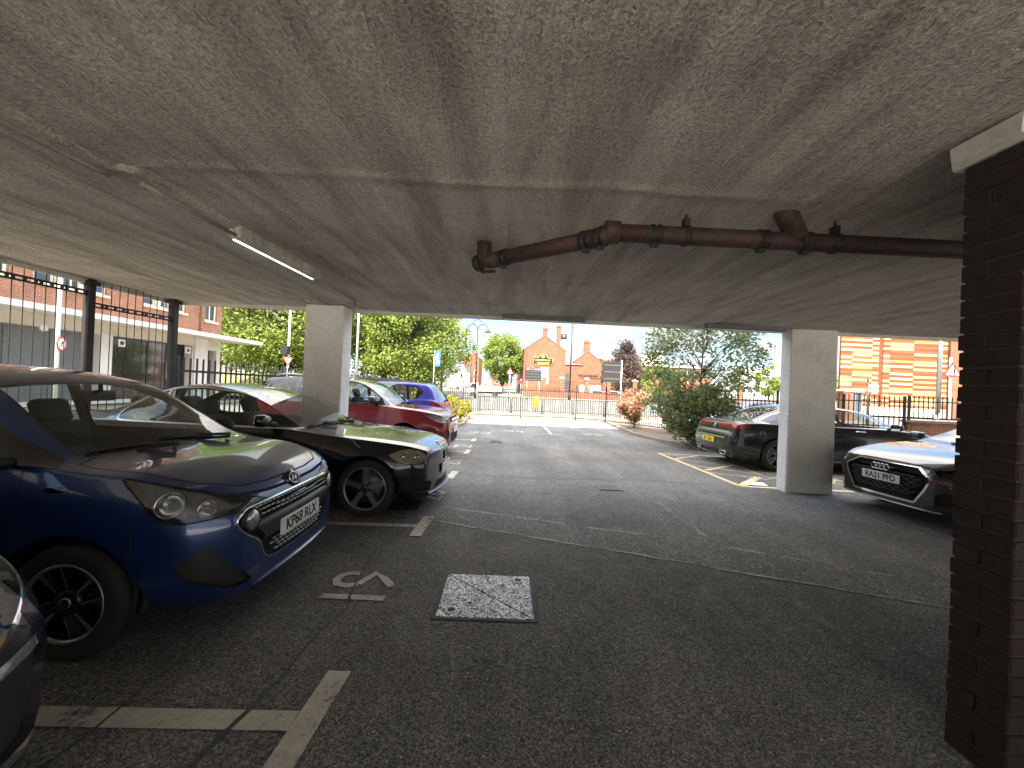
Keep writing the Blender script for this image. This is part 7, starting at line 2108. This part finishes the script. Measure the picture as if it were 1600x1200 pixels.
def truck():
    y = 57; x = (758-800)/600*y
    root = thing('flatbed_truck', 'white dropside flatbed truck turning on the road beyond the fence', 'truck', (x, y, gnd(x, y)))
    wp = pbr('truck_white', (.74, .74, .72), .4, coat=.3, var=.05)
    b = MB()
    prof = [(-2.45, .55), (-2.45, 1.05), (-2.30, 1.25), (-1.95, 1.95), (-1.15, 2.0), (-1.05, 1.9), (-1.05, .55)]
    Mf = Matrix(((1, 0, 0, 0), (0, 0, -1, 0), (0, 1, 0, 0), (0, 0, 0, 1)))
    b.prism(prof, -.9, .9, Mf); b.build('cab', wp, root)
    b = MB(); b.prism([(-2.18, 1.28), (-1.90, 1.85), (-1.30, 1.88), (-1.30, 1.28)], .895, .91, Mf); b.build('window', M['glass_dark'], root)
    b = MB(); b.box(-1.0, 2.6, -.98, .98, .82, .92); b.build('bed', wp, root)
    for (x0, x1, y0, y1) in ((-1.0, 2.6, -1.0, -.95), (-1.0, 2.6, .95, 1.0), (2.55, 2.6, -.95, .95), (-1.0, -.95, -.95, .95)): b = MB(); b.box(x0, x1, y0, y1, .9, 1.5 if x1-x0 > 1 else 1.7); b.build('drop_side', wp, root)
    b = MB(); b.box(-2.3, 2.5, -.4, .4, .5, .7); b.build('chassis', M['trim'], root)
    for ax in (-1.75, 1.55):
        for sd in (1, -1): make_wheel(root, ax, sd*.82, .36, .2, 'five', .22)
    b = MB(); b.cbox((-2.44, -.65, .85), (.06, .3, .18)); b.cbox((-2.44, .65, .85), (.06, .3, .18)); b.build('headlamp', M['reflector'], root)
def lighting():
    el, az = R(51), R(187)          # sun behind the camera, a touch to its left; az measured clockwise from +Y
    d = Vector((math.sin(az)*math.cos(el), math.cos(az)*math.cos(el), math.sin(el)))
    l = bpy.data.lights.new('sun', 'SUN'); l.energy = 2.9; l.angle = R(.53); l.color = (1, .915, .77)
    o = bpy.data.objects.new('sun', l); COL.objects.link(o); o.rotation_euler = d.to_track_quat('Z', 'Y').to_euler()
    w = bpy.data.worlds.new('World'); SC.world = w; w.use_nodes = True
    t = w.node_tree; bg = t.nodes['Background']
    s = N(t, 'ShaderNodeTexSky'); s.sky_type = 'NISHITA'; s.sun_disc = False; s.sun_elevation = el; s.sun_rotation = az; s.air_density = 1.; s.dust_density = .6
    # broken white cloud
    tc = N(t, 'ShaderNodeTexCoord'); sp = N(t, 'ShaderNodeSeparateXYZ'); t.links.new(tc.outputs['Generated'], sp.inputs[0])
    mz = N(t, 'ShaderNodeMath', operation='MAXIMUM'); mz.inputs[1].default_value = .03; t.links.new(sp.outputs[2], mz.inputs[0])
    ad = N(t, 'ShaderNodeMath', operation='ADD'); ad.inputs[1].default_value = .16; t.links.new(mz.outputs[0], ad.inputs[0])
    dv = N(t, 'ShaderNodeVectorMath', operation='DIVIDE'); cb = N(t, 'ShaderNodeCombineXYZ')
    for i in range(3): t.links.new(ad.outputs[0], cb.inputs[i])
    t.links.new(tc.outputs['Generated'], dv.inputs[0]); t.links.new(cb.outputs[0], dv.inputs[1])
    n1 = N(t, 'ShaderNodeTexNoise', Scale=1.15, Detail=9, Roughness=.58, Distortion=.25); t.links.new(dv.outputs[0], n1.inputs['Vector'])
    r = ramp(t, n1.outputs[0], [(.40, g3(0)), (.50, g3(.8)), (.62, g3(1))])
    n2 = N(t, 'ShaderNodeTexNoise', Scale=2.4, Detail=6); t.links.new(dv.outputs[0], n2.inputs['Vector'])
    cl = ramp(t, n2.outputs[0], [(.32, (1.0, 1.06, 1.16)), (.62, (1.75, 1.75, 1.73))])
    mx = N(t, 'ShaderNodeMix', data_type='RGBA'); t.links.new(r.outputs[0], mx.inputs[0]); tn = N(t, 'ShaderNodeMix', data_type='RGBA', blend_type='MULTIPLY'); tn.inputs[0].default_value = 1; t.links.new(s.outputs[0], tn.inputs[6]); tn.inputs[7].default_value = (.34, .41, .48, 1); t.links.new(tn.outputs[2], mx.inputs[6]); t.links.new(cl.outputs[0], mx.inputs[7])
    # sky overhead, out of view, boosted and warmed to light the shaded car park
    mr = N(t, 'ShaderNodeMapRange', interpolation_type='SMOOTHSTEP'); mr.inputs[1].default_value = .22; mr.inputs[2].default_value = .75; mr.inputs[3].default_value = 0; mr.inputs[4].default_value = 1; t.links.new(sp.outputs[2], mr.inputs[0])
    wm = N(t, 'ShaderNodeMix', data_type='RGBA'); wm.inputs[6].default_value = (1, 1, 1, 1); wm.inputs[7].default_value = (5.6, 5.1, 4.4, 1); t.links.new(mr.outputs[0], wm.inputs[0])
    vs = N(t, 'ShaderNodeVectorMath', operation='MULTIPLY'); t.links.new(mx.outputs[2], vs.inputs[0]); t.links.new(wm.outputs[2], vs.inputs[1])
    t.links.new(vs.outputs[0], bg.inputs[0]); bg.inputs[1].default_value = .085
    SC.view_settings.view_transform = 'Standard'; SC.view_settings.look = 'None'; SC.view_settings.exposure = 3.15; SC.view_settings.gamma = 1
    SC.cycles.max_bounces = 10; SC.cycles.diffuse_bounces = 6; SC.cycles.transparent_max_bounces = 16; SC.cycles.caustics_reflective = False; SC.cycles.caustics_refractive = False
    SC.cycles.use_denoising = True; SC.cycles.sample_clamp_indirect = 8
def camera():
    cd = bpy.data.cameras.new('camera'); cam = bpy.data.objects.new('camera', cd); COL.objects.link(cam)
    cd.sensor_width = 36; cd.lens = 600/1600*36; cd.clip_end = 5000; cd.clip_start = .05
    RHO, PIT = .042, .005
    cr, sr, cp, sp = math.cos(RHO), math.sin(RHO), math.cos(PIT), math.sin(PIT)
    fw = Vector((0, cp, sp)); rt = Vector((cr, -sr*sp, sr*cp)); up = Vector((-sr, -cr*sp, cr*cp))
    m = Matrix((rt, up, -fw)).transposed().to_4x4(); m.translation = (0, 0, 1.54)
    cam.matrix_world = m; SC.camera = cam
    return cam
blue_hatch(); black_coupe(); red_suv(); blue_tail(); black_saloon(); grey_hatch(); dark_nose(); far_cars(); truck()
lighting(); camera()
